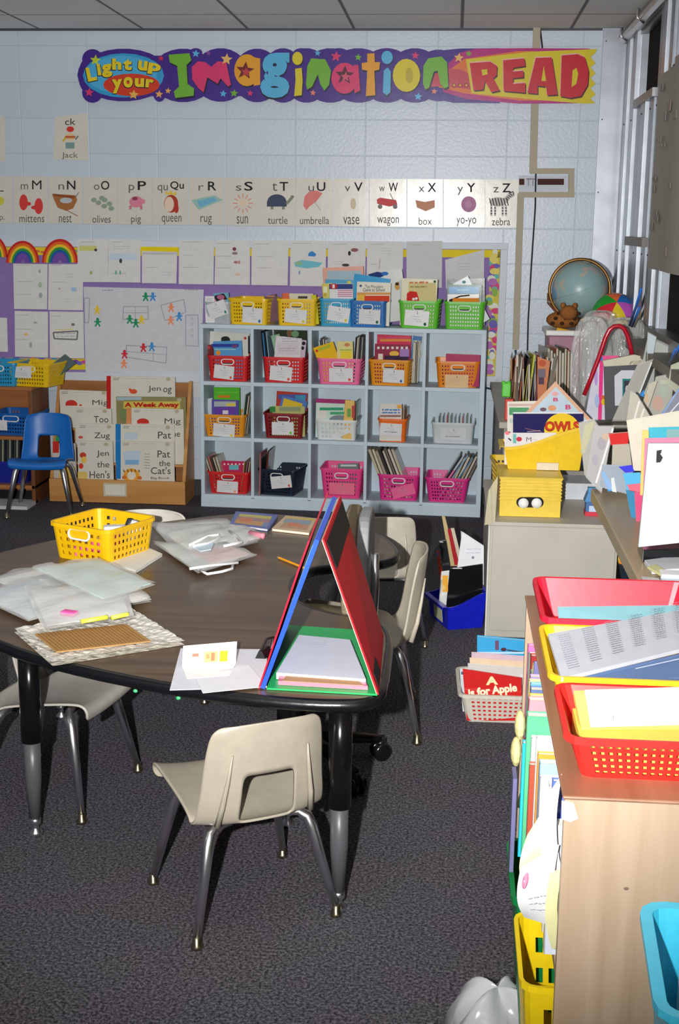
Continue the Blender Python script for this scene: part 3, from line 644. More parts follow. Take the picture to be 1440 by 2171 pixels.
for k, z in enumerate(ZL):
    if k == 3: MB().box((0, -0.003, z - .024), (1.649, SHD_, z), SHM).build('top_board', sh, bevel=0.002)
    else:
        for a_, b_ in zip(XL[:-1], XL[1:]):
            l = a_ + (.022 if a_ == 0 else .009); r_ = b_ - (.027 if b_ == 1.649 else .009)
            MB().box((l, 0.001, z - .022), (r_, SHD_ - .012, z), SHM).build('shelf_board', sh, bevel=0.001)
MB().box((0.012, SHD_ - .012, 0.03), (1.635, SHD_, 1.05), SHM).build('back_panel', sh)
MB().box((0.0, -0.006, 0.0), (1.649, 0.0, 0.058), SHM).build('plinth', sh, bevel=0.0015)

def rrect(w, d, r, front, side, nc=3):
    """points of a rounded rectangle walked from front-left; front/side = breakpoints 0..1; returns pts, tags"""
    P = []; T_ = []
    def seg(p, q, br, name):
        for i, t in enumerate(br[:-1]): P.append((p[0] + (q[0] - p[0]) * t, p[1] + (q[1] - p[1]) * t)); T_.append((name, i))
    def corner(cx, cy, a0):
        for k in range(nc): a = a0 + PI / 2 * k / nc; P.append((cx + r * math.cos(a), cy + r * math.sin(a))); T_.append(('c', 0))
    hw, hd = w / 2, d / 2
    seg((-hw + r, -hd), (hw - r, -hd), front, 'f'); corner(hw - r, -hd + r, -PI / 2)
    seg((hw, -hd + r), (hw, hd - r), side, 's'); corner(hw - r, hd - r, 0)
    seg((hw - r, hd), (-hw + r, hd), front, 'b'); corner(-hw + r, hd - r, PI / 2)
    seg((-hw, hd - r), (-hw, -hd + r), side, 's'); corner(-hw + r, -hd + r, PI)
    return P, T_
def holes_br(n, ratio=0.55, edge=1.0):
    """bar, hole, bar ... breakpoints for n holes"""
    b = [0.0]; x = edge * (1 - ratio); tot = 2 * edge * (1 - ratio) + n * ratio + (n - 1) * (1 - ratio)
    for i in range(n):
        b.append(x / tot); x += ratio; b.append(x / tot); x += 1 - ratio
    return b + [1.0]
def basket_mesh(wt, wb, dt, db, h, m, nf=12, ns=13, nr=6, r=0.022, opening=True, solid=False, lip=0.007, vlo=.08, vhi=.86, ow=0.2, oh=(.68, .84), skipf=None):
    fb, sb = holes_br(nf), holes_br(ns); vb = [0.0] + [vlo + (vhi - vlo) * t for t in holes_br(nr, .5, .2)][1:-1] + [1.0]
    P0, T_ = rrect(wb, db, r * .8, fb, sb); P1, _ = rrect(wt, dt, r, fb, sb); n = len(P0); mb = MB(); V = []
    for v in vb:
        for a, b in zip(P0, P1): V.append((a[0] + (b[0] - a[0]) * v, a[1] + (b[1] - a[1]) * v, h * v))
    F = []
    for j in range(len(vb) - 1):
        for i in range(n):
            nm, k = T_[i]; vm = (vb[j] + vb[j + 1]) / 2
            if not solid and nm != 'c' and k % 2 == 1 and j % 2 == 1: 
                um = ((fb if nm in 'fb' else sb)[k] + (fb if nm in 'fb' else sb)[k + 1]) / 2
                near = opening and nm in 'fb' and abs(um - .5) < ow + .05 and oh[0] - .06 < vm < oh[1] + .06
                if not near and not (skipf and skipf(nm, um, vm)): continue
            F.append((j * n + i, j * n + (i + 1) % n, (j + 1) * n + (i + 1) % n, (j + 1) * n + i))
    k = len(vb) - 1; base = len(V)
    if lip:
        PL, _ = rrect(wt + 2 * lip, dt + 2 * lip, r + lip, fb, sb)
        V += [(a[0], a[1], h + .001) for a in PL] + [(a[0], a[1], h - .011) for a in PL]
        for i in range(n):
            i2 = (i + 1) % n
            F.append((k * n + i, k * n + i2, base + i2, base + i)); F.append((base + i, base + i2, base + n + i2, base + n + i))
    F.append(list(range(n))[::-1])
    return mb.add(V, F, m)
def ring_mesh(w, h, rw, m, T, n=8):
    """stadium shaped handle rim in the local x-z plane"""
    r = h / 2; P = [Vector((w / 2 - r + r * math.cos(a), 0, r * math.sin(a))) for a in [-PI / 2 + PI * i / n for i in range(n + 1)]]
    P += [Vector((-w / 2 + r + r * math.cos(a), 0, r * math.sin(a))) for a in [PI / 2 + PI * i / n for i in range(n + 1)]]
    return MB().tube(P, rw, m, 6, T, closed=True)
BK = {}
def cubby_basket(key, rgb, rim, bot, zi, label, lab=None, dep=0.25, rz=0.0, rec=0.012, ring=(238, 238, 236), dot=None, labrgb=(228, 228, 228), sol=False, open_=True, nr=6, nf=12, txt=None, group='storage baskets on the cubby shelf', name='storage_basket'):
    z0 = ZL[zi]; m = M(rgb, 'plastic')
    s0, zt = shs(rim[0], rim[2], rec); s1, _ = shs(rim[1], rim[2], rec); b0, _ = shs(bot[0], bot[2], rec + .008); b1, _ = shs(bot[1], bot[2], rec + .008)
    wt, wb = s1 - s0, b1 - b0; h = zt - z0; sc = (s0 + s1) / 2 + math.sin(-rz) * -dep / 2
    loc = shp(sc, rec + .012 + dep / 2, z0 + .001)
    db = dep - .03
    mb = basket_mesh(wt - .012, wb, dep, db, h, m, solid=sol, opening=open_, nf=nf, nr=nr)
    o = mb.build(name, loc=loc, rot=(0, 0, SANG + rz), solid=.0022, label=label, cat='basket', group=None)
    if open_:
        tilt = math.atan2((dep - db) / 2, h)
        T = Matrix.Translation((0, -db / 2 - (dep - db) / 2 * .76 - .003, h * .76)) @ Matrix.Rotation(-tilt, 4, 'X')
        ring_mesh(wt * .30, .030, .0038, M(ring, 'plastic'), T).build('handle_rim', o, smooth=True)
        MB().box((-wt * .125, .0018, -.011), (wt * .125, .0024, .011), M((70, 62, 66), 'ink'), T).build('handle_slot', o)
    if lab:
        x0, y0, x1, y1, ro = lab; c = shw((x0 + x1) / 2, (y0 + y1) / 2, rec) - loc
        lx = c @ Vector((math.cos(SANG + rz), math.sin(SANG + rz), 0)); lz = c.z
        W_ = (x1 - x0) * .00269; H_ = (y1 - y0) * .00269
        f = max(0, min(1, (lz - H_ / 2) / h)); f1 = min(1, (lz + H_ / 2) / h)
        yb = -(db / 2 + (dep - db) / 2 * f1) - .006
        T = Matrix.Translation((lx, yb, lz)) @ Matrix.Rotation(ro, 4, 'Y')
        cm = MB().box((-W_ / 2, -.0012, -H_ / 2), (W_ / 2, 0, H_ / 2), M(labrgb, 'laminate'), T)
        a = Art(lambda u, v: T @ Vector((u * W_, -.0013, v * H_)), (0, -1, 0), mb=cm)
        rnd = random.Random(hash_(key)); lt = K(120, 120, 124)
        a.line([(-.02, .34), (.03, .34)], .03, lt); a.line([(0, .44), (.03, .24)], .02, lt)
        for q in range(3): a.line([(-.22 + .1 * q, .1 - .16 * q), (.12 + .05 * q, .1 - .16 * q + rnd.uniform(-.03, .03))], .022, K(170, 170, 172))
        if txt: a.scrawl(-.3, -.28, .3, -.12, 1, K(110, 110, 110), w=.05, seed=7)
        if dot: a.ell(.36, -.34, .06, .11, M(dot, 'ink'), n=10)
        cm.build('label_card', o)
    BK[key] = (loc, wt, dep, h, z0, rec)
    return o
def hash_(s): return sum(ord(c) * (i + 3) for i, c in enumerate(s))
RED, DRED, PINK, MAG, ORA, YELO, TEAL, BLUE, GREEN, NAVY = (214, 34, 38), (132, 22, 30), (240, 110, 160), (226, 50, 140), (232, 150, 24), (240, 198, 20), (50, 160, 204), (46, 116, 190), (98, 198, 48), (22, 34, 54)
DR = (226, 90, 80); DGN = (40, 100, 70); DY = (226, 206, 60); DB = (70, 110, 170)
cubby_basket('t0', (176, 184, 190), (430, 488, 640), (434, 486, 685), 3, 'small clear grey basket at the left end of the shelf top', (440, 640, 481, 672, -.35), dep=.2, sol=True, open_=False, dot=(60, 140, 120))
cubby_basket('t1', YELO, (489, 577, 633), (495, 571, 686), 3, 'yellow basket on the shelf top beside the clear grey one', (512, 653, 557, 685, .06), rz=-.10, dot=DB)
cubby_basket('t2', YELO, (585, 671, 634), (588, 665, 687), 3, 'yellow basket on the shelf top next to the teal one', (603, 656, 650, 685, .08), dot=DY)
cubby_basket('t3', TEAL, (675, 750, 633), (680, 746, 685), 3, 'teal blue basket on the shelf top beside a yellow one', (694, 651, 741, 682, .14), rec=.03, dot=DY)
cubby_basket('t4', BLUE, (746, 826, 638), (749, 823, 689), 3, 'royal blue basket on the shelf top left of the green ones', (760, 657, 806, 687, .03), rz=-.08, dot=DGN)
cubby_basket('t5', GREEN, (844, 934, 638), (851, 927, 692), 3, 'green basket with a white tag card on the shelf top', (858, 659, 909, 691, .07), dot=DGN)
cubby_basket('t6', GREEN, (941, 1030, 640), (947, 1024, 694), 3, 'green basket without tag at the right end of the shelf top')
cubby_basket('a0', RED, (437, 526, 754), (443, 520, 806), 2, 'red basket in the top left cubby', (452, 775, 496, 804, .10), dot=DR)
cubby_basket('a1', RED, (555, 646, 757), (560, 640, 809), 2, 'red basket in the second cubby of the top row', (571, 777, 619, 808, .08), dot=DR)
cubby_basket('a2', PINK, (670, 768, 760), (677, 760, 812), 2, 'light pink basket in the middle cubby of the top row', (697, 781, 748, 810, -.02), dot=DR)
cubby_basket('a3', ORA, (787, 878, 763), (795, 872, 814), 2, 'orange basket in the fourth cubby of the top row', (811, 784, 857, 812, .02), rz=-.08, dot=DB)
cubby_basket('a4', (236, 136, 20), (917, 1013, 766), (926, 1006, 820), 2, 'deep orange basket with a tan card in the top right cubby', (944, 795, 993, 823, .0), rz=.07, labrgb=(230, 192, 140))
cubby_basket('b0', ORA, (429, 520, 879), (435, 512, 929), 1, 'orange basket in the left cubby of the middle row', (450, 899, 498, 927, .07), dot=DY)
cubby_basket('b1', DRED, (556, 644, 876), (563, 638, 928), 1, 'dark red basket in the second cubby of the middle row', (575, 895, 623, 923, -.02), dot=GREEN)
cubby_basket('b3', (240, 112, 24), (800, 864, 888), (804, 857, 934), 1, 'small bright orange bin in the fourth cubby of the middle row', (806, 898, 852, 924, .03), dep=.2, sol=True, open_=False, txt='Animals')
cubby_basket('b2', (226, 228, 228), (667, 757, 890), (673, 752, 934), 1, 'white basket in the middle cubby of the middle row', (700, 915, 742, 926, -.42), rec=.02, open_=False, nr=4, nf=8)
cubby_basket('b4', (206, 212, 214), (914, 1007, 896), (920, 1002, 940), 1, 'clear whitish tub of small booklets in the right cubby of the middle row', (934, 908, 988, 934, 0), rec=.03, sol=True, open_=False, txt='Mini Books', labrgb=(216, 220, 222))
cubby_basket('c0', RED, (437, 528, 1000), (446, 521, 1048), 0, 'red basket in the bottom left cubby', (458, 1020, 505, 1046, .04), dot=(240, 160, 110))
cubby_basket('c1', NAVY, (553, 640, 996), (562, 630, 1047), 0, 'empty looking navy basket in the second cubby of the bottom row', (572, 1009, 619, 1036, -.14), rz=-.12, dot=DR)
cubby_basket('c2', (238, 70, 140), (677, 770, 993), (687, 762, 1050), 0, 'pink basket with a pink tag in the middle cubby of the bottom row', (697, 1024, 752, 1050, 0), labrgb=(246, 120, 150))
cubby_basket('c3', MAG, (800, 890, 1006), (806, 882, 1056), 0, 'magenta basket with a loose pink tag in the fourth cubby of the bottom row', (830, 1030, 880, 1054, -.30), labrgb=(246, 110, 160))
cubby_basket('c4', MAG, (900, 996, 1013), (909, 984, 1061), 0, 'magenta basket in the bottom right cubby', None)
def pnl(key, txt_, x0, y0, x1, y1):
    """printed tub label"""
    loc, wt, dep, h, z0, rec = BK[key]
# ---------------------------------------------------------------- books that face the room
def fbook(key, tl, tr, rec, rgb, label, art=None, t=0.010, zb=None, cat='book', name='picture_book', bottom=None):
    """book standing with its cover to the room; tl, tr = top cover corners as seen; its foot stands on the basket floor"""
    z0 = (BK[key][4] + .006) if key else zb
    rr_ = rec + (BK[key][5] if key else 0)
    a, b = shw(*tl, rr_), shw(*tr, rr_); e = (b - a).normalized(); dn = -(e.cross(DS) if (e.cross(DS)).z > 0 else -e.cross(DS))
    L = min(((a.z - z0 - abs(e.z) * (b - a).length * (1 if b.z < a.z else 0)) / max(.2, -dn.z)), .34)
    mb = MB(); cm = M(rgb, 'gloss' if sum(rgb) < 720 else 'laminate'); P = [a, b, b + dn * L, a + dn * L]
    mb.prism(P, DS * .0014, cm); mb.prism([p + DS * (t - .0014) for p in P], DS * .0014, cm)
    P2 = [a, a + e * .0016, a + e * .0016 + dn * L, a + dn * L]; mb.prism(P2, DS * t, cm)
    ar = Art(lambda x, y: shw(x, y, rr_), -DS, down=True, mb=mb)
    if art: art(ar)
    o = mb.build(name, label=label, cat=cat)
    i_ = .003; P3 = [a + e * .002 + dn * i_, b - e * i_ + dn * i_, b - e * i_ + dn * (L - i_), a + e * .002 + dn * (L - i_)]
    MB().prism([p + DS * .0015 for p in P3], DS * (t - .003), M((232, 228, 214), 'paper')).build('page_block', o, w=1)
    return o
def R(*q): return lambda a: [a.rect(x0, y0, x1, y1, M(c, 'gloss')) for x0, y0, x1, y1, c in q]
W3 = (232, 232, 230)
# shelf top
fbook('t0', (436, 632), (476, 628), .05, (240, 170, 190), 'pink booklet with a dark panel in the clear grey basket', lambda a: (a.poly([(452, 628), (474, 622), (482, 634), (460, 640)], K(40, 36, 44)), a.ell(468, 630, 8, 5, K(190, 100, 140))))
fbook('t0', (452, 622), (484, 620), .09, (120, 180, 200), 'pale blue booklet at the back of the clear grey basket')
fbook('t0', (434, 628), (454, 628), .02, (236, 236, 236), 'white folded card at the front of the clear grey basket', lambda a: a.scrawl(438, 632, 450, 638, 2, K(80, 80, 90)))
fbook('t2', (598, 622), (612, 621), .06, (226, 110, 80), 'orange red booklet edge in the right yellow shelf top basket')
fbook('t2', (612, 622), (664, 623), .09, (220, 216, 190), 'cream booklet lying back in the right yellow shelf top basket', R((632, 628, 652, 633, (70, 66, 60))))
fbook('t2', (660, 626), (670, 625), .05, (206, 206, 40), 'lime green booklet corner in the right yellow shelf top basket')
fbook('t1', (560, 629), (584, 623), .10, (120, 90, 100), 'dark booklet at the back corner of the left yellow shelf top basket', R((566, 627, 582, 629, (220, 150, 90))))
fbook('t3', (684, 568), (770, 564), .15, (238, 176, 160), 'tall salmon picture book at the back of the teal basket', lambda a: a.rect(694, 574, 766, 594, M((170, 196, 206), 'gloss')))
fbook('t3', (690, 592), (752, 594), .10, (90, 170, 206), 'light blue picture book in the teal basket', R((736, 596, 744, 602, (226, 206, 60))))
fbook('t3', (682, 602), (704, 600), .06, (220, 206, 110), 'yellow patterned booklet at the left of the teal basket', R((686, 608, 694, 620, (240, 240, 200)), (686, 622, 692, 628, (200, 170, 40))))
fbook('t3', (698, 602), (748, 601), .035, W3, 'white book with red and navy heading in the teal basket', lambda a: (a.rect(698, 602, 748, 613, M((40, 60, 130), 'gloss')), a.ell(708, 607, 8, 6, M((196, 30, 50), 'gloss')), a.text('1', 705, 611, 710, 603, K(240, 230, 230)), *[a.rect(716, 615 + 4 * q, 748, 617 + 4 * q, K(214, 130, 160)) for q in range(4)]))
fbook('t4', (752, 580), (828, 592), .12, (48, 160, 214), 'sky blue picture book behind the monster book in the royal blue basket')
fbook('t4', (780, 580), (852, 570), .18, (226, 226, 220), 'large white picture book with a dark blue bird in the royal blue basket', lambda a: (a.poly([(780, 582), (800, 576), (822, 580), (808, 588), (786, 588)], K(36, 60, 120)), a.ell(816, 580, 8, 4, K(60, 120, 200)), a.ell(843, 606, 6, 9, K(214, 160, 90)), a.ell(842, 602, 4, 3, K(50, 40, 40))))
fbook('t4', (757, 597), (829, 600), .05, (236, 232, 214), 'cream picture book titled about a monster coming to school in the blue basket', lambda a: (a.text('The Monsters', 774, 611, 812, 604, K(50, 50, 60), .01), a.text('Came to School', 770, 618, 816, 611, K(50, 50, 60), .01), a.star(765, 606, 4, K(60, 80, 140)), a.rect(757, 620, 828, 625, K(226, 160, 90)), a.rect(757, 625, 776, 638, K(240, 190, 80)), a.rect(773, 627, 826, 640, K(222, 70, 40))))
fbook('t5', (852, 590), (928, 593), .07, (228, 222, 190), 'cream book with a red cartoon face in the tagged green basket', lambda a: (a.rect(866, 600, 925, 640, K(222, 206, 146)), a.scrawl(868, 595, 908, 603, 1, K(222, 130, 90), w=3.5, seed=33), a.scrawl(870, 604, 905, 612, 1, K(150, 140, 70), w=2.5, seed=34), a.poly([(862, 640), (863, 622), (870, 617), (884, 619), (890, 640)], K(214, 44, 40)), a.ell(877, 634, 3, 3, K(240, 240, 240), n=8), a.ell(883, 633, 3, 3, K(240, 240, 240), n=8), a.ell(922, 597, 3, 3, K(60, 110, 80), n=8)))
fbook('t5', (846, 594), (868, 592), .10, (200, 210, 214), 'grey white booklet behind the red face book in a green basket')
fbook('t6', (948, 592), (1028, 590), .16, (46, 60, 50), 'dark green book at the back of the untagged green basket', R((958, 598, 1020, 600, (90, 110, 90))))
fbook('t6', (960, 602), (992, 585), .12, (200, 214, 214), 'pale triangular topped book in the untagged green basket', lambda a: a.ell(984, 598, 4, 3, K(110, 160, 170)))
fbook('t6', (948, 604), (1022, 604), .08, (60, 110, 96), 'dark teal book in the untagged green basket', R((952, 608, 1016, 622, (70, 150, 206)), (970, 613, 992, 616, (130, 200, 220))))
fbook('t6', (949, 624), (1016, 624), .04, W3, 'white book with a black lizard shape and orange base in the green basket', lambda a: (a.line([(955, 636), (976, 628), (996, 626)], 3, K(30, 30, 30)), a.ell(956, 638, 4, 4, K(40, 30, 30)), a.rect(960, 632, 1016, 642, K(232, 140, 40))))
# top row
fbook('a0', (445, 702), (529, 708), .14, (226, 226, 216), 'tall white book with a black dome picture in the top left red basket', lambda a: (a.ell(478, 718, 9, 5, K(40, 44, 40)), a.rect(469, 718, 488, 723, K(40, 44, 40)), a.ell(520, 717, 3, 3, K(210, 70, 60)), a.rect(526, 712, 529, 750, K(40, 40, 40))))
fbook('a0', (452, 724), (512, 722), .06, (96, 160, 214), 'light blue book with dark blue heading in the top left red basket', lambda a: (a.rect(449, 729, 506, 736, K(40, 70, 160)), a.ell(498, 734, 6, 4, K(120, 70, 120)), a.ell(463, 748, 5, 5, K(232, 150, 40)), a.rect(455, 740, 500, 742, K(150, 210, 214))))
fbook('a0', (437, 732), (450, 730), .10, (120, 40, 40), 'dark red booklet at the left edge of the top left red basket', R((440, 734, 446, 740, (200, 60, 50))))
fbook('a1', (580, 697), (650, 696), .16, (52, 62, 48), 'dark green book with a brown bird in the second red basket', lambda a: (a.ell(614, 706, 6, 8, K(130, 96, 60)), a.ell(626, 708, 8, 7, K(120, 160, 120))))
fbook('a1', (585, 712), (640, 718), .05, (226, 222, 226), 'white book with grey title lines in the second red basket', lambda a: (a.scrawl(598, 716, 632, 726, 2, K(120, 120, 150), seed=5), a.rect(588, 726, 634, 752, K(216, 206, 212)), a.scrawl(592, 736, 626, 746, 2, K(150, 130, 150), seed=8)))
fbook('a1', (574, 712), (592, 708), .08, (150, 190, 160), 'pale green booklet left in the second red basket')
fbook('a1', (634, 720), (650, 722), .07, (210, 190, 210), 'pale lilac booklet with black dots right in the second red basket', lambda a: (a.ell(644, 728, 4, 4, K(40, 34, 40)), a.ell(642, 738, 3, 4, K(40, 34, 40))))
fbook('a2', (664, 738), (706, 724), .05, (238, 190, 30), 'tilted yellow booklet in the light pink basket', lambda a: (a.line([(676, 742), (700, 733)], 6, K(170, 190, 50)), a.ell(672, 744, 3, 3, K(220, 60, 40))))
fbook('a2', (714, 724), (748, 724), .04, (232, 220, 150), 'cream and yellow booklet right in the light pink basket', lambda a: (a.ell(736, 731, 6, 4, K(214, 140, 90)), a.rect(720, 741, 746, 743, K(150, 190, 60)), a.rect(722, 744, 746, 760, K(236, 214, 60))))
fbook('a3', (800, 709), (872, 712), .14, (222, 44, 92), 'pink red book at the back of the orange basket in the top row', R((800, 714, 870, 720, (226, 70, 100)), (806, 719, 872, 724, (236, 150, 40))))
fbook('a3', (795, 729), (868, 731), .05, (150, 34, 70), 'dark pink book with checkered strip in the top row orange basket', lambda a: (*[a.rect(800 + 10 * q, 735, 805 + 10 * q, 740, K(236, 230, 230)) for q in range(7)], a.ell(836, 750, 10, 6, K(236, 190, 80)), a.rect(802, 750, 812, 762, K(232, 220, 200)), a.rect(815, 754, 866, 764, K(60, 40, 70)), a.rect(848, 740, 868, 756, K(170, 130, 190))))
fbook('a3', (876, 712), (894, 714), .17, (70, 130, 190), 'blue topped book at the right of the top row orange basket', R((876, 722, 892, 758, (222, 216, 190))))
fbook('a4', (946, 750), (1019, 753), .03, (176, 40, 90), 'magenta folder lying in the deep orange basket', t=.016)
# middle row
fbook('b0', (453, 821), (508, 822), .12, (96, 194, 56), 'bright green book at the back of the left middle row orange basket', R((462, 838, 488, 843, (230, 130, 50)), (460, 831, 504, 833, (120, 210, 80))))
fbook('b0', (449, 847), (506, 849), .05, (96, 84, 170), 'violet framed book in the left middle row orange basket', R((454, 851, 500, 862, (180, 186, 190)), (480, 855, 500, 861, (226, 206, 90)), (456, 864, 498, 878, (110, 70, 170)), (472, 870, 484, 878, (226, 220, 226))))
fbook('b0', (436, 846), (450, 844), .09, (206, 214, 220), 'whitish booklets at the left of the middle row orange basket')
fbook('b1', (587, 829), (652, 834), .17, (196, 70, 50), 'red edged book at the back of the dark red basket', R((590, 836, 650, 846, (90, 100, 170)), (626, 838, 648, 850, (80, 160, 200))))
fbook('b1', (598, 838), (652, 852), .12, (90, 130, 200), 'tilted blue framed book with a yellow panel in the dark red basket', lambda a: a.poly([(602, 844), (642, 856), (636, 872), (598, 862)], K(226, 190, 50)))
fbook('b1', (577, 861), (646, 862), .05, (190, 190, 120), 'olive patterned book low in the dark red basket', R((572, 862, 584, 874, (60, 140, 70)), (592, 863, 638, 872, (150, 160, 120))))
fbook('b2', (670, 845), (742, 848), .10, (170, 60, 120), 'plum coloured book at the back of the white basket')
fbook('b2', (670, 854), (740, 857), .04, (206, 226, 214), 'pale green book with green title lines in the white basket', lambda a: (a.rect(678, 864, 728, 870, K(60, 160, 120)), a.rect(700, 873, 738, 879, K(80, 170, 120)), a.rect(672, 870, 692, 888, K(226, 222, 214)), a.ell(720, 890, 22, 10, K(130, 140, 150))))
fbook('b2', (732, 848), (752, 850), .02, (236, 196, 110), 'yellow orange booklet right in the white basket', R((736, 866, 744, 884, (120, 170, 90)), (746, 860, 752, 886, (190, 90, 80))))
fbook('b3', (805, 856), (852, 857), .02, (228, 222, 214), 'small white book with blue lettering in the orange bin', lambda a: (a.scrawl(810, 866, 848, 878, 2, K(80, 130, 200), w=3, seed=31), a.rect(842, 858, 852, 866, K(236, 180, 90)), a.rect(806, 880, 850, 884, K(150, 110, 100))))
# bottom row
fbook('c0', (470, 977), (530, 979), .10, (196, 50, 96), 'pink dotted book at the back of the bottom left red basket', lambda a: (a.rect(486, 986, 506, 996, K(110, 190, 196)), *[a.ell(476 + 8 * q, 984, 2, 2, K(240, 220, 226), n=8) for q in range(6)]))
fbook('c2', (716, 984), (760, 982), .10, (120, 130, 130), 'grey booklet lying inside the middle pink basket', R((722, 985, 756, 989, (214, 220, 222))))
# ---------------------------------------------------------------- thin books packed edge-on
def spines(key, xs, yb, ytop, n, lean, cols, label, group, rec=.03, t=(.004, .009), dep=.17, jit=.02, zb=None):
    """n thin books side by side, spines to the room; lean = sideways tilt (radians, + to the right)"""
    z0 = BK[key][4] + .008; rr_ = BK[key][5] + rec; rnd = random.Random(n * 31 + int(xs[0]))
    s0, _ = shs(xs[0], yb, rr_); s1, _ = shs(xs[1], yb, rr_); _, zt = shs(xs[0], ytop, rr_); h0 = (zt - z0) / math.cos(lean)
    for i in range(n):
        s = s0 + (s1 - s0) * (i + .5) / n; tt = min(rnd.uniform(*t), abs(s1 - s0) / n * .92); h = h0 * rnd.uniform(1 - jit * 4, 1.0); le = lean + rnd.uniform(-jit, jit) * .3; c = cols[i % len(cols)]
        mb = MB(); m = M(c, 'gloss'); mb.box((-tt / 2, 0, 0), (-tt / 2 + .001, dep, h), m); mb.box((tt / 2 - .001, 0, 0), (tt / 2, dep, h), m); mb.box((-tt / 2, 0, 0), (tt / 2, .001, h), m)
        mb.box((-tt / 2 + .001, .001, .002), (tt / 2 - .001, dep - .003, h - .002), M((214, 208, 192), 'paper'))
        off = tt / 2 * abs(math.sin(le)) + .001
        mb.build('thin_book', loc=shp(s, rr_ + rnd.uniform(0, .02), z0 + off), rot=(0, le, SANG), label=label, cat='book', group=group)
TAN = [(196, 186, 160), (210, 200, 178), (170, 160, 140), (204, 196, 182), (120, 110, 100), (214, 206, 190)]
spines('c4', (909, 950), 1052, 962, 3, .55, [(60, 66, 60), (150, 180, 206), (80, 130, 180)], 'thin blue or dark book leaning right in the bottom right magenta basket', 'leaning blue books in the bottom right basket', t=(.006, .01))
spines('c4', (940, 976), 1052, 966, 5, .42, TAN, 'thin tan book leaning right in the bottom right magenta basket', 'leaning tan books in the bottom right basket', t=(.011, .015), rec=.04)
spines('c3', (818, 874), 1050, 952, 8, -.38, TAN[:3] + [(60, 58, 56)] + TAN[3:], 'thin tan book leaning left in the magenta basket of the fourth bottom cubby', 'leaning tan books in the fourth bottom basket', t=(.012, .016))
spines('c0', (450, 482), 1040, 968, 6, -.30, TAN[:2] + [(196, 120, 110), (90, 86, 80)], 'thin tan book leaning left in the bottom left red basket', 'leaning books in the bottom left basket')
spines('c0', (508, 524), 1040, 978, 3, .12, [(196, 170, 110), (140, 100, 120), (210, 190, 150)], 'thin ochre book at the right side of the bottom left red basket', 'upright books right in the bottom left basket')
spines('b0', (508, 524), 920, 838, 4, .12, [(190, 200, 190), (40, 80, 70), (206, 196, 180)], 'thin pale book at the right side of the left middle row basket', 'upright books in the left middle row basket', rec=.06)
spines('b3', (849, 860), 930, 862, 4, .03, [(120, 80, 60), (190, 170, 140), (110, 90, 70)], 'thin brown book at the right side of the small orange bin', 'small brown books in the orange bin', dep=.12)
spines('a2', (682, 700), 805, 716, 4, -.10, [(206, 206, 200), (90, 90, 92), (196, 190, 180)], 'thin grey book behind the tilted yellow booklet in the light pink basket', 'grey books in the light pink basket', rec=.07)
spines('a2', (746, 764), 805, 710, 5, .06, [(60, 60, 62), (206, 200, 190), (150, 146, 140)], 'thin dark or cream book at the right side of the light pink basket', 'upright books right in the light pink basket', rec=.04)
spines('a3', (872, 886), 808, 722, 4, .02, [(206, 200, 176), (214, 210, 190), (150, 146, 130)], 'thin cream book at the right side of the top row orange basket', 'cream books right in the top row orange basket', rec=.10)
spines('a1', (560, 577), 803, 700, 4, -.10, [(50, 60, 76), (80, 150, 200), (40, 44, 52), (170, 206, 220)], 'thin blue or dark book at the left side of the second red basket', 'blue books left in the second red basket', rec=.03)
spines('b2', (748, 756), 926, 852, 2, .02, [(170, 90, 80), (110, 130, 120)], 'thin book wedged at the right side of the white basket', 'thin books right in the white basket', rec=.05)
spines('b4', (925, 1000), 930, 880, 9, 0.02, [(90, 110, 90), (60, 60, 66), (190, 60, 60), (120, 130, 110)], 'small dark booklet filed in the clear whitish tub', 'booklets in the clear whitish tub', rec=.05, dep=.15)
# loose tall folders at the left of the navy basket
MB().box((0, 0, 0), (.006, .20, .25), M((196, 110, 110), 'gloss')).box((.006, 0, 0), (.012, .2, .22), M((60, 60, 70), 'gloss')).build('upright_folder', loc=shp(.318 + .025, .03, ZL[0] + .001), rot=(0, .02, SANG), label='thin pink and dark folder standing beside the navy basket', cat='folder')
MB().box((0, 0, 0), (.010, .2, .26), M((96, 44, 36), 'gloss')).build('upright_folder', loc=shp(.318 + .045, .06, ZL[0] + .001), rot=(0, .1, SANG), label='brown backed folder leaning beside the navy basket', cat='folder')

# ================================================================ wooden big-book rack with big books
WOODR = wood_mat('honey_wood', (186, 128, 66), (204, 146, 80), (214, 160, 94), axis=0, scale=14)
rk = thing('book_rack', 'honey coloured wooden display rack full of big books beside the blue chair', 'book rack', (-1.96, 7.56, 0))
RX0, RX1, RYF = -2.372, -1.548, 7.485
def rpart(name, mb, **k): return mb.build(name, rk, w=1, **k)
rpart('front_panel', MB().box((RX0, RYF, .004), (RX1, RYF + .02, .142), WOODR), bevel=.002)
for x in (RX0, RX1 - .02):
    pr = [(RYF + .02, 0), (7.775, 0), (7.775, .71), (7.735, .71), (RYF + .02, .15)]
    rpart('side_panel', MB().prism([(x, y, z) for y, z in pr], (.02, 0, 0), WOODR), bevel=.002)
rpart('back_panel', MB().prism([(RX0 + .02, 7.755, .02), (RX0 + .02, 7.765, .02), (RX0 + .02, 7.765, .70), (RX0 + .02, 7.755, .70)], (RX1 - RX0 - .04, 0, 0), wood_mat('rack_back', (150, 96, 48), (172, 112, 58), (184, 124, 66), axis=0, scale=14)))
tiers = [(7.535, .135), (7.585, .23), (7.635, .325), (7.69, .42)]
for y, z in tiers: rpart('ledge', MB().box((RX0 + .02, y - .02, z - .012), (RX1 - .02, y + .03, z), WOODR))
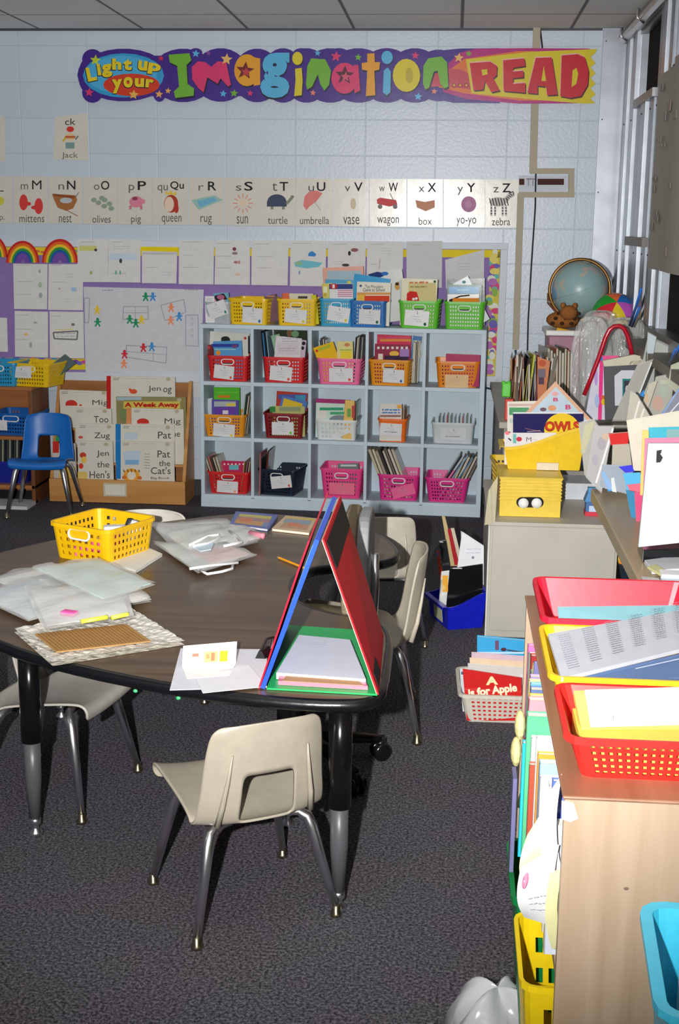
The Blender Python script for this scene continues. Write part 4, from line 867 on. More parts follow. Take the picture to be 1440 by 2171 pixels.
rpart('label_holder', MB().box((-2.04, RYF - .004, .045), (-1.90, RYF, .125), M((206, 200, 176), 'plastic')).box((-2.03, RYF - .0055, .055), (-1.91, RYF - .004, .115), M((232, 228, 210), 'paper')))
def bigbook(P, tier, title, label, spine=None, art=None, rgb=(226, 222, 208), dy=0.0):
    """P = visible px corners tl, tr; stands on its ledge"""
    Y, zb = tiers[tier]; x0, y0, x1, y1 = P; Y -= .012 + dy; p0 = onY(x0, y0, Y); p1 = onY(x1, y1, Y); zb = max(zb + .002, p0.z - .34)
    mb = MB(); m = M(rgb, 'laminate'); mb.prism([(p0.x, Y, zb), (p1.x, Y, zb), (p1.x, Y, p1.z), (p0.x, Y, p0.z)], (0, .012, 0), m)
    a = Art(lambda x, y: onY(x, y, Y), (0, -1, 0), down=True, mb=mb)
    if spine: a.rect(spine[0], y0, spine[1], onY_inv(zb, Y) - 2, M(spine[2], 'gloss'))
    sk = K(168, 164, 150); lx = (spine[1] if spine else x0) + 5
    a.rect(lx, y0 + 4, lx + 14, y0 + 5.5, sk); a.rect(lx, y0 + 7, lx + 12, y0 + 9, sk); a.scrawl(lx + 22, y0 + 4, x1 - 40, y0 + 7, 1, sk, seed=int(x0)); a.ell(x1 - 14, y0 + 7, 5, 4, K(190, 180, 150), n=10)
    if art: art(a)
    for t, u0, v0, u1, v1 in title: a.text(t, u0, v0, u1, v1, K(84, 80, 74), .004)
    return mb.build('big_book', label=label, cat='book')
def onY_inv(z, Y):
    c = CR @ (Vector((-2.0, Y, z)) - CAMP); return 1085.5 + FPX * c.y / c.z
bigbook((226, 797, 371, 800), 3, [('Jen', 314, 832, 341, 818), ('og', 346, 836, 364, 822)], 'big book titled Jen at the top of the rack with a red spine strip', (226, 235, (206, 40, 40)), lambda a: (a.ell(283, 830, 8, 5, K(222, 90, 50)), a.ell(276, 826, 3, 3, K(222, 90, 50)), a.arc(263, 820, 8, 9, 0, 360, K(190, 186, 176), 14, .5)))
bigbook((126, 826, 234, 830), 3, [('Mig', 196, 862, 229, 848)], 'big book with a red pig hat picture titled Mig, top left of the rack', None, lambda a: (a.ell(151, 856, 12, 8, K(206, 56, 44), 180, 360), a.rect(139, 854, 164, 860, K(206, 56, 44)), a.ell(171, 859, 3, 2, K(206, 90, 70))))
bigbook((246, 841, 394, 842), 2, [], 'olive covered big book with red wavy title A Week Away in the rack', None, lambda a: (a.rect(248, 842, 300, 848, K(170, 196, 206)), a.rect(262, 851, 382, 868, K(214, 196, 90)), a.text('A Week Away', 264, 866, 380, 853, K(190, 36, 30), .05), a.ell(264, 880, 10, 14, K(120, 140, 90)), a.rect(268, 866, 278, 896, K(222, 140, 80))), rgb=(150, 140, 92))
bigbook((158, 865, 236, 867), 2, [('Too', 199, 896, 230, 882)], 'big book titled Too in the left column of the rack')
bigbook((276, 865, 389, 868), 1, [('Mig', 349, 902, 383, 887), ('ne', 366, 926, 382, 917)], 'big book with a red hat titled Mig in the right column of the rack', (268, 279, (226, 150, 96)), lambda a: (a.ell(303, 895, 13, 8, K(206, 56, 44), 180, 360), a.rect(291, 893, 316, 898, K(206, 56, 44))))
bigbook((164, 898, 245, 899), 1, [('Zug', 200, 933, 233, 917)], 'big book titled Zug in the left column of the rack', None, lambda a: a.ell(171, 927, 5, 3, K(206, 90, 70)))
bigbook((245, 899, 370, 900), 1, [('Pat', 335, 930, 363, 915)], 'big book titled Pat with a blue spine strip above the cat book', (245, 256, (40, 130, 200)), lambda a: a.rect(264, 917, 292, 932, K(196, 212, 226)), dy=.014)
bigbook((164, 935, 239, 936), 0, [('Jen', 205, 970, 231, 955), ('the', 206, 991, 232, 978), ("Hen's", 190, 1014, 233, 998)], 'big book titled Jen the Hen in the bottom row of the rack', None, lambda a: (a.ell(176, 965, 7, 6, K(206, 70, 50)), a.ell(178, 975, 6, 7, K(240, 200, 90)), a.ell(172, 988, 5, 6, K(214, 70, 50)), a.rect(165, 1000, 185, 1016, K(226, 196, 110))))
bigbook((246, 935, 369, 938), 0, [('Pat', 334, 970, 361, 955), ('the', 337, 988, 361, 976), ("Cat's", 320, 1005, 362, 990), ('Big Book', 320, 1017, 360, 1011)], 'big book titled Pat with a ginger cat in the bottom row of the rack', (246, 256, (40, 130, 200)),
        lambda a: (a.poly([(262, 957), (298, 955), (296, 984), (264, 986)], K(196, 214, 232)), a.rect(266, 975, 294, 985, K(130, 180, 220)), a.ell(279, 1008, 17, 15, K(236, 170, 60)), a.ell(279, 1008, 9, 9, K(232, 224, 210)), *[a.line([(262 + 8 * q, 994 + abs(q - 2)), (264 + 8 * q, 1001)], 2.5, K(150, 90, 30)) for q in range(5)], *[a.line([(306, 962 + 6 * q), (318, 963 + 6 * q)], 1.2, K(150, 150, 150)) for q in range(6)], a.ell(264, 1012, 5, 4, K(214, 120, 50)), a.ell(296, 1013, 5, 4, K(214, 120, 50))))
bigbook((110, 940, 160, 940), 0, [], 'big book with green and red stripes partly behind the blue chair', None, lambda a: (a.rect(118, 925, 130, 935, K(60, 160, 90)), a.rect(112, 936, 125, 960, K(206, 50, 40)), a.rect(125, 990, 160, 1014, K(226, 190, 90))), rgb=(206, 200, 190))
# ================================================================ wooden cubby at far left with blue baskets
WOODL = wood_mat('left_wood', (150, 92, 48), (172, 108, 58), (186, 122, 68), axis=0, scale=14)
lu = thing('open_shelf', 'brown wooden open shelf unit cut by the left edge holding blue baskets', 'shelf', (-2.8, 7.55, 0))
LXR, LYF, LYB = -2.43, 7.40, 7.72
pz = onY(78, 822, LYF).z
for n_, z in (('top_board', pz), ('shelf_board', onY(40, 926, LYF).z), ('shelf_board', onY(40, 1029, LYF).z)):
    MB().box((-3.5, LYF, z - .02), (LXR, LYB, z), WOODL).build(n_, lu, w=1, bevel=.002)
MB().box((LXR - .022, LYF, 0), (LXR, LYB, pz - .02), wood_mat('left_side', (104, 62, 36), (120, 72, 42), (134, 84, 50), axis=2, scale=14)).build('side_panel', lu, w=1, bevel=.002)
MB().box((-3.5, LYF, 0), (-3.478, LYB, pz - .02), WOODL).build('side_panel', lu, w=1)
MB().box((-3.478, LYB - .012, .02), (LXR - .022, LYB, pz - .02), WOODL).build('back_panel', lu, w=1)
def free_basket(loc, rz, wt, wb, dt, db, h, rgb, label, tagc=None, **k):
    sol = k.pop('sol', .0022); o = basket_mesh(wt, wb, dt, db, h, M(rgb, 'plastic'), **k).build('storage_basket', loc=loc, rot=(0, 0, rz), solid=sol, label=label, cat='basket')
    if k.get('opening', True):
        tilt = math.atan2((dt - db) / 2, h); T = Matrix.Translation((0, -db / 2 - (dt - db) / 2 * .76 - .003, h * .76)) @ Matrix.Rotation(-tilt, 4, 'X')
        ring_mesh(wt * .36, .032, .004, M((238, 238, 232), 'plastic'), T).build('handle_rim', o, smooth=True)
    if tagc:
        x0, z0, x1, z1 = tagc; cm = MB().box((x0, -dt / 2 - .008, z0), (x1, -dt / 2 - .0068, z1), M((230, 230, 230), 'laminate'))
        a = Art(lambda u, v: Vector((x0 + u * (x1 - x0), -dt / 2 - .0081, z0 + v * (z1 - z0))), (0, -1, 0), mb=cm); a.scrawl(.2, .5, .8, .2, 2, K(150, 150, 150)); a.line([(.5, .85), (.5, .7)], .03, K(110, 110, 110)); cm.build('label_card', o)
    return o
p = onY(78, 820, 7.43)
free_basket((p.x - .03, 7.55, pz + .001), -.22, .27, .235, .23, .20, .135, YELO, 'yellow basket on the brown shelf unit at left', (-.10, .05, .03, .115), nr=5)
MB().box((-.05, 0, 0), (.05, .004, .16), M((90, 110, 110), 'gloss')).build('booklet', loc=(p.x + .04, 7.56, pz + .06), rot=(-.9, .5, -.5), label='dark grey booklet sticking out of the yellow basket at left', cat='book')
p = onY(0, 812, 7.43)
free_basket((p.x - .02, 7.56, pz + .001), 0, .24, .21, .25, .22, .135, (40, 150, 200), 'light blue basket on the brown shelf unit, cut by the left edge', nr=5)
z1_ = onY(40, 926, LYF).z
free_basket((onY(30, 920, 7.45).x, 7.56, z1_ + .001), -.1, .27, .23, .25, .22, .13, (24, 96, 176), 'deep blue basket on the middle board of the brown shelf unit', (-.13, .03, -.02, .09), nr=5)
z2_ = onY(40, 1029, LYF).z
free_basket((onY(18, 1020, 7.45).x, 7.56, z2_ + .001), 0, .25, .21, .22, .19, .13, (24, 40, 150), 'dark blue bin on the lowest board of the brown shelf unit', opening=False, solid=True)
for i in range(9):
    x = onY(2 + i * 5, 1000, 7.5).x
    MB().box((-.005, -.08, 0), (.005, .08, .30 - .01 * (i % 3)), M([(60, 70, 66), (150, 150, 140), (40, 46, 50)][i % 3], 'gloss')).build('thin_book', loc=(x, 7.56, z2_ + .006), rot=(0, .05, 0), label='thin dark book standing upright in the dark blue bin at far left', cat='book', group='books in the dark blue bin at far left')
MB().box((-.12, -.1, 0), (.12, .1, .02), M((206, 206, 210), 'paper')).build('paper_stack', loc=(-2.55, 7.34, .001), label='low stack of white paper on the carpet under the brown shelf unit', cat='paper')
# ================================================================ school chairs
def school_chair(loc, rz, rgb, label, s=1.0, hw_=1.0):
    r = thing('school_chair', label, 'chair', loc, rz, None)
    prof = [(.172, .282), (.180, .299), (.172, .313), (.135, .313), (.06, .302), (-.02, .289), (-.09, .276), (-.130, .272), (-.156, .284), (-.168, .320), (-.176, .366), (-.182, .412), (-.187, .460), (-.192, .505), (-.194, .530), (-.195, .541)]
    hw = [.150, .158, .160, .160, .157, .154, .152, .150, .148, .146, .143, .140, .136, .131, .124, .108]
    n = len(prof) - 1
    def fn(u, v):
        k = v * n; i = min(int(k), n - 1); t = k - i
        y = prof[i][0] * (1 - t) + prof[i + 1][0] * t; z = prof[i][1] * (1 - t) + prof[i + 1][1] * t; w = (hw[i] * (1 - t) + hw[i + 1] * t) * hw_
        q = 2 * u - 1; e = abs(q) ** 3
        if i < 7: z += .014 * e * (1 if i > 1 else .3); z -= .004 * (1 - q * q)
        else: y += (.030 * e + .012 * q * q) * (1.0 - .35 * max(0, (i - 11) / 4)); z -= .012 * e * max(0, (i - 12) / 3)
        if 6 <= i <= 9: w += .004
        return Vector((q * w * s, y * s, z * s))
    sk2 = lambda i, j: 4 <= i <= 9 and 8 <= j <= 10
    MB().grid(fn, 14, n, M(rgb, 'plastic'), sk2).build('seat_shell', r, smooth=True, solid=.006 * s, sub=2)
    # raised ribs moulded down the back
    ml = M(rgb, 'plastic')
    for sx in (-1, 1):
        pts = [fn(.5 + sx * (.32 + .04 * t), (8.0 + 4.2 * (1 - t)) / n) + Vector((0, -.0075 * s, 0)) for t in (0, .33, .66, 1)]
        MB().tube(pts, [.002 * s, .005 * s, .007 * s, .008 * s], ml, 6).build('back_rib', r, smooth=True)
    for sx in (-1, 1):
        for sy in (-1, 1):
            zt = .285 if sy > 0 else .262; P = [(sx * .05 * s, sy * .088 * s, (zt + .002) * s), (sx * .105 * s, sy * .10 * s, zt * s), (sx * .124 * s, sy * .112 * s, (zt - .012) * s), (sx * .133 * s, sy * .121 * s, (zt - .036) * s), (sx * .178 * s, sy * .166 * s, .022 * s)]
            l = MB().tube([Vector(p) for p in P], [.010 * s, .011 * s, .0145 * s, .0150 * s, .0095 * s], CHROME, 12).build('leg', r, smooth=True)
            MB().lathe([(.004, .03 * s), (.0105 * s, .028 * s), (.0105 * s, .012 * s), (.015 * s, .008), (.014 * s, 0.0)], M((176, 166, 140), 'chrome'), 12, Matrix.Translation((sx * .179 * s, sy * .167 * s, 0))).build('foot_glide', l, smooth=True)
    MB().box((-.09 * s, -.10 * s, .258 * s), (.09 * s, -.075 * s, .268 * s), M((60, 60, 62), 'chrome')).box((-.09 * s, .075 * s, .272 * s), (.09 * s, .10 * s, .288 * s), M((60, 60, 62), 'chrome')).build('underseat_bracket', r)
    return r
BEI = (168, 160, 144)
school_chair((-.478, 2.944, 0), .53, BEI, 'beige school chair with its back to us at the front edge of the brown table', 1.0, 1.08)
school_chair((-1.125, 3.53, 0), -1.77, (186, 181, 172), 'pale beige school chair pushed under the left front of the brown table', 1.03)
school_chair((-1.06, 4.42, 0), -2.95, (200, 195, 184), 'pale beige school chair behind the brown table near the yellow basket', 1.13)
school_chair((-.275, 5.12, 0), .18, (200, 193, 178), 'cream school chair behind the brown table in front of the cubby shelf')
school_chair((-.275, 4.18, 0), 1.64, (188, 180, 162), 'beige school chair seen edge-on at the right side of the brown table', 1.13)
school_chair((-2.31, 7.20, 0), -PI + .10, (24, 110, 196), 'bright blue school chair in front of the wooden book rack', 1.02)

# ================================================================ horseshoe table
TZ = .58
ctrl = [(-.142, 2.98), (-.150, 2.89), (-.20, 2.838), (-.37, 2.835), (-.6, 2.885), (-.9, 3.005), (-1.14, 3.155), (-1.38, 3.40), (-1.51, 3.68), (-1.52, 3.9), (-1.46, 4.05), (-1.34, 4.24), (-1.19, 4.42), (-1.02, 4.57), (-.79, 4.735), (-.57, 4.74), (-.37, 4.64), (-.23, 4.46), (-.165, 4.25), (-.19, 4.13), (-.30, 4.06), (-.40, 4.02), (-.455, 3.93), (-.468, 3.82), (-.45, 3.69), (-.40, 3.58), (-.32, 3.51), (-.22, 3.47), (-.17, 3.42), (-.146, 3.30), (-.142, 3.15)]
def catmull(P, k=4):
    out = []; n = len(P)
    for i in range(n):
        p0, p1, p2, p3 = [Vector(P[(i + j) % n]) for j in (-1, 0, 1, 2)]
        for q in range(k):
            t = q / k; out.append(.5 * (2 * p1 + (p2 - p0) * t + (2 * p0 - 5 * p1 + 4 * p2 - p3) * t * t + (3 * p1 - p0 - 3 * p2 + p3) * t ** 3))
    return out
OUT = catmull(ctrl)
tb = thing('horseshoe_table', 'brown woodgrain horseshoe shaped classroom table with a black edge', 'table', (-.8, 3.75, 0))
TOPM = wood_mat('table_laminate', (74, 57, 40), (90, 71, 52), (104, 84, 62), axis=0, scale=22, rough=.30)
MB().prism([(p.x, p.y, TZ - .028) for p in OUT], (0, 0, .028), TOPM).build('tabletop', tb, w=1)
MB().tube([(p.x, p.y, TZ - .0150) for p in OUT], .0158, M((16, 17, 20), 'vinyl'), 10, closed=True).build('edge_band', tb, w=1, smooth=True)
BLK = M((14, 14, 16), 'gloss'); GUN = M((84, 84, 88), 'plastic')
for x, y in ((-1.098, 3.23), (-.236, 2.918), (-.30, 4.42), (-1.28, 4.08), (-.42, 3.36)):
    l = MB().tube([(x, y, TZ - .03), (x, y, .275)], .0285, BLK, 16).tube([(x, y, TZ - .03), (x, y, TZ - .045)], .06, BLK, 12).build('leg', tb, w=1, smooth=True)
    MB().tube([(x, y, .28), (x, y, .17), (x, y, .05)], [.0225, .0225, .0145], GUN if y < 3.3 else BLK, 14).build('lower_leg', l, w=1, smooth=True)
    MB().lathe([(.013, .052), (.016, .05), (.016, .034), (.010, .03), (.010, .02), (.020, .012), (.019, 0)], CHROME, 12, Matrix.Translation((x, y, 0))).build('levelling_foot', l, w=1, smooth=True)
MB().tube([(x, y, TZ - .035) for x, y in ((-1.1, 3.25), (-.75, 3.1), (-.25, 2.95))], .012, BLK, 8).build('apron_bar', tb, w=1)

# ---------------------------------------------------------------- office chair in the notch
oc = thing('office_chair', 'taupe and grey office chair on black castors in the notch of the table', 'chair', (-.40, 3.76, 0), 0)
TAU = M((150, 136, 112), 'fabric')
def pad(n, mb, **k): return mb.build(n, oc, w=1, **k)
pad('seat', MB().lathe([(.04, .405), (.17, .41), (.195, .43), (.195, .455), (.17, .475), (.05, .48)], TAU, 28, Matrix.Translation((-.415, 3.78, 0))), smooth=True)
def backpad(x0, x1, m, ins=0.0):
    P = []
    for i in range(28):
        a = 2 * PI * i / 28; c, s_ = math.cos(a), math.sin(a); P.append((x0, 3.885 + (.175 - ins) * (abs(c) ** .55) * (1 if c > 0 else -1), .635 + (.165 - ins) * (abs(s_) ** .6) * (1 if s_ > 0 else -1)))
    return MB().prism(P, (x1 - x0, 0, 0), m)
pad('back_cushion', backpad(-.305, -.262, TAU), bevel=.012)
pad('back_shell', backpad(-.262, -.225, M((150, 152, 154), 'matte'), .006), bevel=.010)
pad('back_bar', MB().tube([(-.215, 3.885, .66), (-.212, 3.885, .55), (-.215, 3.885, .42), (-.30, 3.86, .39), (-.40, 3.80, .40)], .013, CHROME, 10), smooth=True)
pad('gas_post', MB().tube([(-.40, 3.76, .41), (-.40, 3.76, .09)], .028, M((18, 18, 20), 'plastic'), 14), smooth=True)
for k in range(5):
    a = .42 + k * 2 * PI / 5; ex, ey = -.40 + .235 * math.cos(a), 3.76 + .235 * math.sin(a)
    l = MB().tube([(-.40, 3.76, .095), (-.40 + .12 * math.cos(a), 3.76 + .12 * math.sin(a), .088), (ex, ey, .068)], [.026, .020, .014], M((18, 18, 20), 'plastic'), 8).build('base_arm', oc, w=1, smooth=True)
    cb = MB()
    for sd in (-.016, .016):
        c = Vector((ex - math.sin(a) * sd, ey + math.cos(a) * sd, .029)); d = Vector((-math.sin(a), math.cos(a), 0)) * .010
        cb.tube([c - d * 1.0, c - d * .6, c + d * .6, c + d], [.018, .0285, .0285, .018], M((16, 16, 18), 'gloss'), 16)
    cb.box((ex - .012, ey - .012, .034), (ex + .012, ey + .012, .068), M((18, 18, 20), 'plastic')); cb.build('castor', l, w=1, smooth=True)

# ================================================================ things lying on the table
T1 = TZ + .001
def onT(x, y, dz=0.0): return onZ(x, y, T1 + dz)
ob = free_basket((-1.115, 4.075, T1), -.44, .240, .212, .240, .212, .118, (240, 190, 12), 'yellow perforated basket of pink and white supplies on the brown table', nf=7, ns=9, nr=4, vlo=.1, vhi=.84, ow=.19, lip=.008)
for i, (dx, dy, ax, c, l_) in enumerate(((-.05, -.02, .6, (240, 110, 150), 'pink eraser bar lying in the yellow table basket'), (.02, -.05, 1.2, (236, 90, 140), 'second pink eraser bar lying in the yellow table basket beside the handle'), (.07, .03, .3, (226, 226, 230), 'white tape roll case in the yellow table basket'), (-.02, .06, 2.0, (236, 210, 120), 'cream folded card in the yellow table basket'), (.02, .0, 1.6, (244, 120, 110), 'coral marker box in the yellow table basket'))):
    MB().box((-.06, -.018, 0), (.06, .018, .03), M(c, 'plastic')).build('supply_item', loc=(-1.115 + dx * .8, 4.075 + dy * .8, T1 + .004 + .03 * (i % 3)), rot=(0, 0, ax), bevel=.004, label=l_, cat='supply')
for i, (dx, dy) in enumerate(((.075, .055), (.10, .03))):
    MB().tube([(0, 0, 0), (0, 0, .05), (0, 0, .085)], [.016, .016, .012], M((236, 236, 240) if i else (50, 50, 56), 'plastic'), 12).build('glue_bottle', loc=(-1.115 + dx * .8, 4.075 + dy * .8, T1 + .033), rot=(.2, .3, 0), smooth=True, label=('white' if i else 'black') + ' capped bottle in the back corner of the yellow table basket', cat='bottle')
def sheet(P, z, m, name, label, cat, th=.0012, curl=0.0):
    pts = [onZ(x, y, z) for x, y in P]; return MB().prism(pts, (0, 0, th), m).build(name, label=label, cat=cat)
sheet([(230, 1200), (288, 1216), (344, 1180), (306, 1163)], T1, M((236, 234, 226), 'paper'), 'paper_pad', 'white paper pad under the corner of the yellow table basket', 'paper pad', .010)
_bagm = {}
def bag_mat():
    if 'b' in _bagm: return _bagm['b']
    m = bpy.data.materials.new('clear_bag_film'); m.use_nodes = True; nt = m.node_tree; b = nt.nodes['Principled BSDF']
    b.inputs['Base Color'].default_value = (.93, .94, .92, 1); b.inputs['Roughness'].default_value = .25; b.inputs['Alpha'].default_value = .5; b.inputs['Specular IOR Level'].default_value = .6
    tc = nt.nodes.new('ShaderNodeTexCoord'); nz = nt.nodes.new('ShaderNodeTexNoise'); nz.inputs['Scale'].default_value = 8; nz.inputs['Detail'].default_value = 4; nz.inputs['Distortion'].default_value = 1.2
    bp = nt.nodes.new('ShaderNodeBump'); bp.inputs['Strength'].default_value = .3; bp.inputs['Distance'].default_value = .015
    nt.links.new(tc.outputs['Object'], nz.inputs['Vector']); nt.links.new(nz.outputs['Fac'], bp.inputs['Height']); nt.links.new(bp.outputs['Normal'], b.inputs['Normal'])
    _bagm['b'] = m; return m
def table_bag(P, z, inner, label, bulge=.010, seed=0, marks=None, handle=None):
    """clear plastic bag lying flat with sheets inside; P = its four corners as seen"""
    C = [onZ(x, y, z) for x, y in P]; rnd = random.Random(seed); ph = [rnd.uniform(0, 6) for _ in range(4)]
    def top(u, v, s=1.0):
        a = C[0].lerp(C[1], u); b = C[3].lerp(C[2], u); p = a.lerp(b, v); e = 16 * u * (1 - u) * v * (1 - v)
        w = .0022 * (math.sin(9 * u + ph[0]) * math.sin(7 * v + ph[1]) + math.sin(17 * v + 5 * u + ph[2]))
        jag = .008 * math.sin(14 * u + ph[3]) * (1 if v > .5 else -1) * (1 if abs(v - .5) > .49 else 0)
        n = (C[3] - C[0]).normalized(); p = p + n * jag
        return p + Vector((0, 0, .0035 + s * bulge * min(1, e ** .5) + w * (1 if s > 0 else 0) + .003))
    o = MB().grid(top, 14, 14, bag_mat()).grid(lambda u, v: C[0].lerp(C[1], u).lerp(C[3].lerp(C[2], u), v) + Vector((0, 0, .0005)), 1, 1, bag_mat()).build('plastic_bag', smooth=True, label=label, cat='plastic bag')
    k = .06; f = lambda u, v: C[0].lerp(C[1], u).lerp(C[3].lerp(C[2], u), v)
    for i, (rgb, u0, v0, u1, v1) in enumerate(inner):
        MB().prism([f(u0, v0) + Vector((0, 0, .0012 + .0016 * i)), f(u1, v0) + Vector((0, 0, .0012 + .0016 * i)), f(u1, v1) + Vector((0, 0, .0012 + .0016 * i)), f(u0, v1) + Vector((0, 0, .0012 + .0016 * i))], (0, 0, .0014), M(rgb, 'paper')).build('paper_sheet', o, w=1)
    if handle:
        for hp in handle: MB().tube([onZ(x, y, z + bulge + .006) for x, y in hp], .0045, M((240, 240, 242), 'plastic'), 8).build('bag_handle', o, w=1, smooth=True)
    return o
PW = (242, 244, 240)
table_bag([(-30, 1228), (110, 1196), (322, 1276), (140, 1306)], T1, [(PW, .05, .06, .95, .94)], 'clear bag at the bottom of the left pile on the brown table', seed=1)
table_bag([(-60, 1262), (130, 1208), (250, 1268), (60, 1318)], T1 + .012, [((216, 232, 240), .05, .06, .95, .94)], 'pale blue sheet in a clear bag reaching the left edge of the picture', seed=2)
table_bag([(80, 1232), (268, 1222), (322, 1272), (190, 1296)], T1 + .022, [((240, 222, 222), .05, .06, .95, .94)], 'pinkish sheet in a clear bag in the middle of the left pile', seed=3)
table_bag([(52, 1250), (258, 1228), (284, 1306), (92, 1336)], T1 + .034, [((240, 240, 238), .05, .06, .95, .94)], 'clear bag with highlighters at the front of the left pile', seed=4)
table_bag([(66, 1204), (212, 1186), (330, 1240), (222, 1276)], T1 + .050, [((208, 232, 224), .04, .05, .96, .95), ], 'pale teal sheet in a clear bag on top of the left pile', seed=5, bulge=.007)
def stick(p, q, z, r, rgb, name, label, cat, tip=None):
    a, b = onZ(*p, z), onZ(*q, z); mb = MB().tube([a, a.lerp(b, .9), b], [r, r, r if not tip else r * .25], M(rgb, 'plastic'), 8); return mb.build(name, smooth=True, label=label, cat=cat)
stick((172, 1318), (228, 1308), T1 + .041, .006, (226, 230, 70), 'highlighter', 'yellow highlighter on the front bag of the left pile, left of the other', 'marker')
stick((236, 1310), (272, 1302), T1 + .041, .006, (220, 228, 80), 'highlighter', 'yellow highlighter on the front bag of the left pile, right of the other', 'marker')
c_ = onZ(147, 1304, T1 + .037); MB().box((-.022, -.014, 0), (.022, .014, .012), M((240, 90, 170), 'plastic')).build('eraser', loc=c_, rot=(0, 0, -.3), bevel=.004, label='pink eraser on the front bag of the left pile', cat='eraser')
table_bag([(318, 1112), (482, 1103), (548, 1150), (392, 1190)], T1, [((236, 238, 232), .03, .05, .97, .95)], 'wide greyish bag at the back of the right pile on the brown table', seed=6)
table_bag([(326, 1152), (470, 1150), (545, 1178), (420, 1216)], T1 + .012, [((214, 230, 226), .05, .06, .9, .9), ((244, 200, 200), .3, .3, .95, .9)], 'bag with a pink sheet at the front of the right pile', seed=7, handle=[[(402, 1206), (440, 1200), (505, 1193)], [(425, 1210), (440, 1217), (470, 1212), (492, 1206), (494, 1199)]])
table_bag([(430, 1128), (520, 1118), (566, 1140), (500, 1162)], T1 + .020, [((232, 234, 232), .1, .1, .9, .9)], 'small crumpled bag at the right end of the right pile', seed=8, bulge=.016, handle=[[(486, 1126), (500, 1136), (512, 1150), (474, 1158)]])
table_bag([(330, 1122), (460, 1112), (492, 1146), (400, 1170)], T1 + .026, [((238, 240, 234), .05, .06, .95, .94)], 'greyish bag with a white handle on top of the right pile', seed=9, bulge=.006, handle=[[(402, 1156), (440, 1136), (464, 1134), (466, 1140), (440, 1152), (408, 1158)]])
MB().prism([onT(x, y, .03) for x, y in ((402, 1158), (455, 1150), (448, 1166), (425, 1170))], (0, 0, .003), M((206, 224, 236), 'paper')).build('folded_card', label='pale blue folded card on the right pile of bags', cat='card')
stick((530, 1130), (560, 1137), T1 + .036, .010, (240, 150, 170), 'eraser', 'pink and white eraser stick at the right end of the right pile', 'eraser')
def flat_book(P, rgb, label, art):
    pts = [onT(x, y) for x, y in P]; mb = MB(); m = M(rgb, 'gloss'); mb.prism(pts, (0, 0, .001), m); mb.prism([p + Vector((0, 0, .008)) for p in pts], (0, 0, .001), m)
    f = lambda u, v: pts[0].lerp(pts[1], u).lerp(pts[3].lerp(pts[2], u), v) + Vector((0, 0, .009)); a = Art(f, (0, 0, 1), mb=mb)
    for u0, v0, u1, v1, c in art: a.rect(u0, v0, u1, v1, M(c, 'gloss'))
    o = mb.build('picture_book', label=label, cat='book'); cc = sum(pts, Vector()) / 4
    MB().prism([p.lerp(cc, .03) + Vector((0, 0, .001)) for p in pts], (0, 0, .007), M((230, 226, 216), 'paper')).build('page_block', o, w=1)
AR = [(.0, .0, 1, .14, (56, 90, 190)), (.12, .16, .9, .36, (206, 196, 90)), (.1, .36, .92, .6, (170, 120, 130)), (.1, .6, .8, .88, (214, 150, 70)), (.2, .44, .5, .7, (226, 110, 60)), (.8, .6, .95, .9, (100, 130, 190))]
flat_book([(500, 1089), (590, 1096), (568, 1127), (487, 1116)], (60, 96, 190), 'blue bordered picture book lying at the back of the table', AR)
flat_book([(606, 1098), (672, 1104), (656, 1135), (576, 1126)], (222, 190, 150), 'tan bordered picture book lying behind the folding boards', [(.08, .05, .95, .2, (226, 190, 70)), (.1, .2, .9, .5, (130, 160, 180)), (.15, .5, .9, .85, (200, 150, 110)), (.3, .45, .6, .7, (222, 110, 60)), (.6, .55, .8, .75, (214, 130, 80))])
# pencil
pcl = thing('pencil', 'orange pencil lying on the table left of the folding boards', 'pencil', onT(615, 1191)); a, b = onT(588, 1181, .004), onT(650, 1206, .004)
MB().tube([a.lerp(b, .07), b], .0038, M((244, 160, 20), 'plastic'), 6).build('shaft', pcl, w=1)
MB().tube([a.lerp(b, .07), a], [.0038, .0008], M((226, 190, 140), 'paper'), 6).build('tip', pcl, w=1)
# foil tray with corrugated card
FO = M((232, 228, 218), 'foil'); ft = thing('foil_tray', 'foil wrapped board on the near left corner of the brown table', 'tray', onT(200, 1355))
FC = [onT(x, y) for x, y in ((30, 1340), (278, 1296), (392, 1367), (112, 1412))]
def ff(u, v):
    p = FC[0].lerp(FC[1], u).lerp(FC[3].lerp(FC[2], u), v); e = min(u, 1 - u, v, 1 - v)
    return p + Vector((0, 0, .004 + (.007 * (1 - e / .1) if e < .1 else 0) + .0022 * math.sin(53 * u + 17 * v) * math.sin(41 * v - 9 * u)))
MB().grid(ff, 40, 28, FO).grid(lambda u, v: FC[0].lerp(FC[1], u).lerp(FC[3].lerp(FC[2], u), v), 1, 1, FO).build('foil_sheet', ft, w=1)
CC = [onT(x, y, .008) for x, y in ((74, 1346), (268, 1325), (320, 1361), (120, 1384))]
cd_ = MB().prism(CC, (0, 0, .003), M((176, 136, 84), 'paper')); ac = Art(lambda u, v: CC[0].lerp(CC[1], u).lerp(CC[3].lerp(CC[2], u), v) + Vector((0, 0, .003)), (0, 0, 1), mb=cd_)
for k in range(24):
    u = .02 + k * .04; ac.lift = 0; ac.rect(u, .02, u + .014, .98, M((150, 110, 64), 'paper'), .0012)
cd_.build('corrugated_card', ft, w=1)
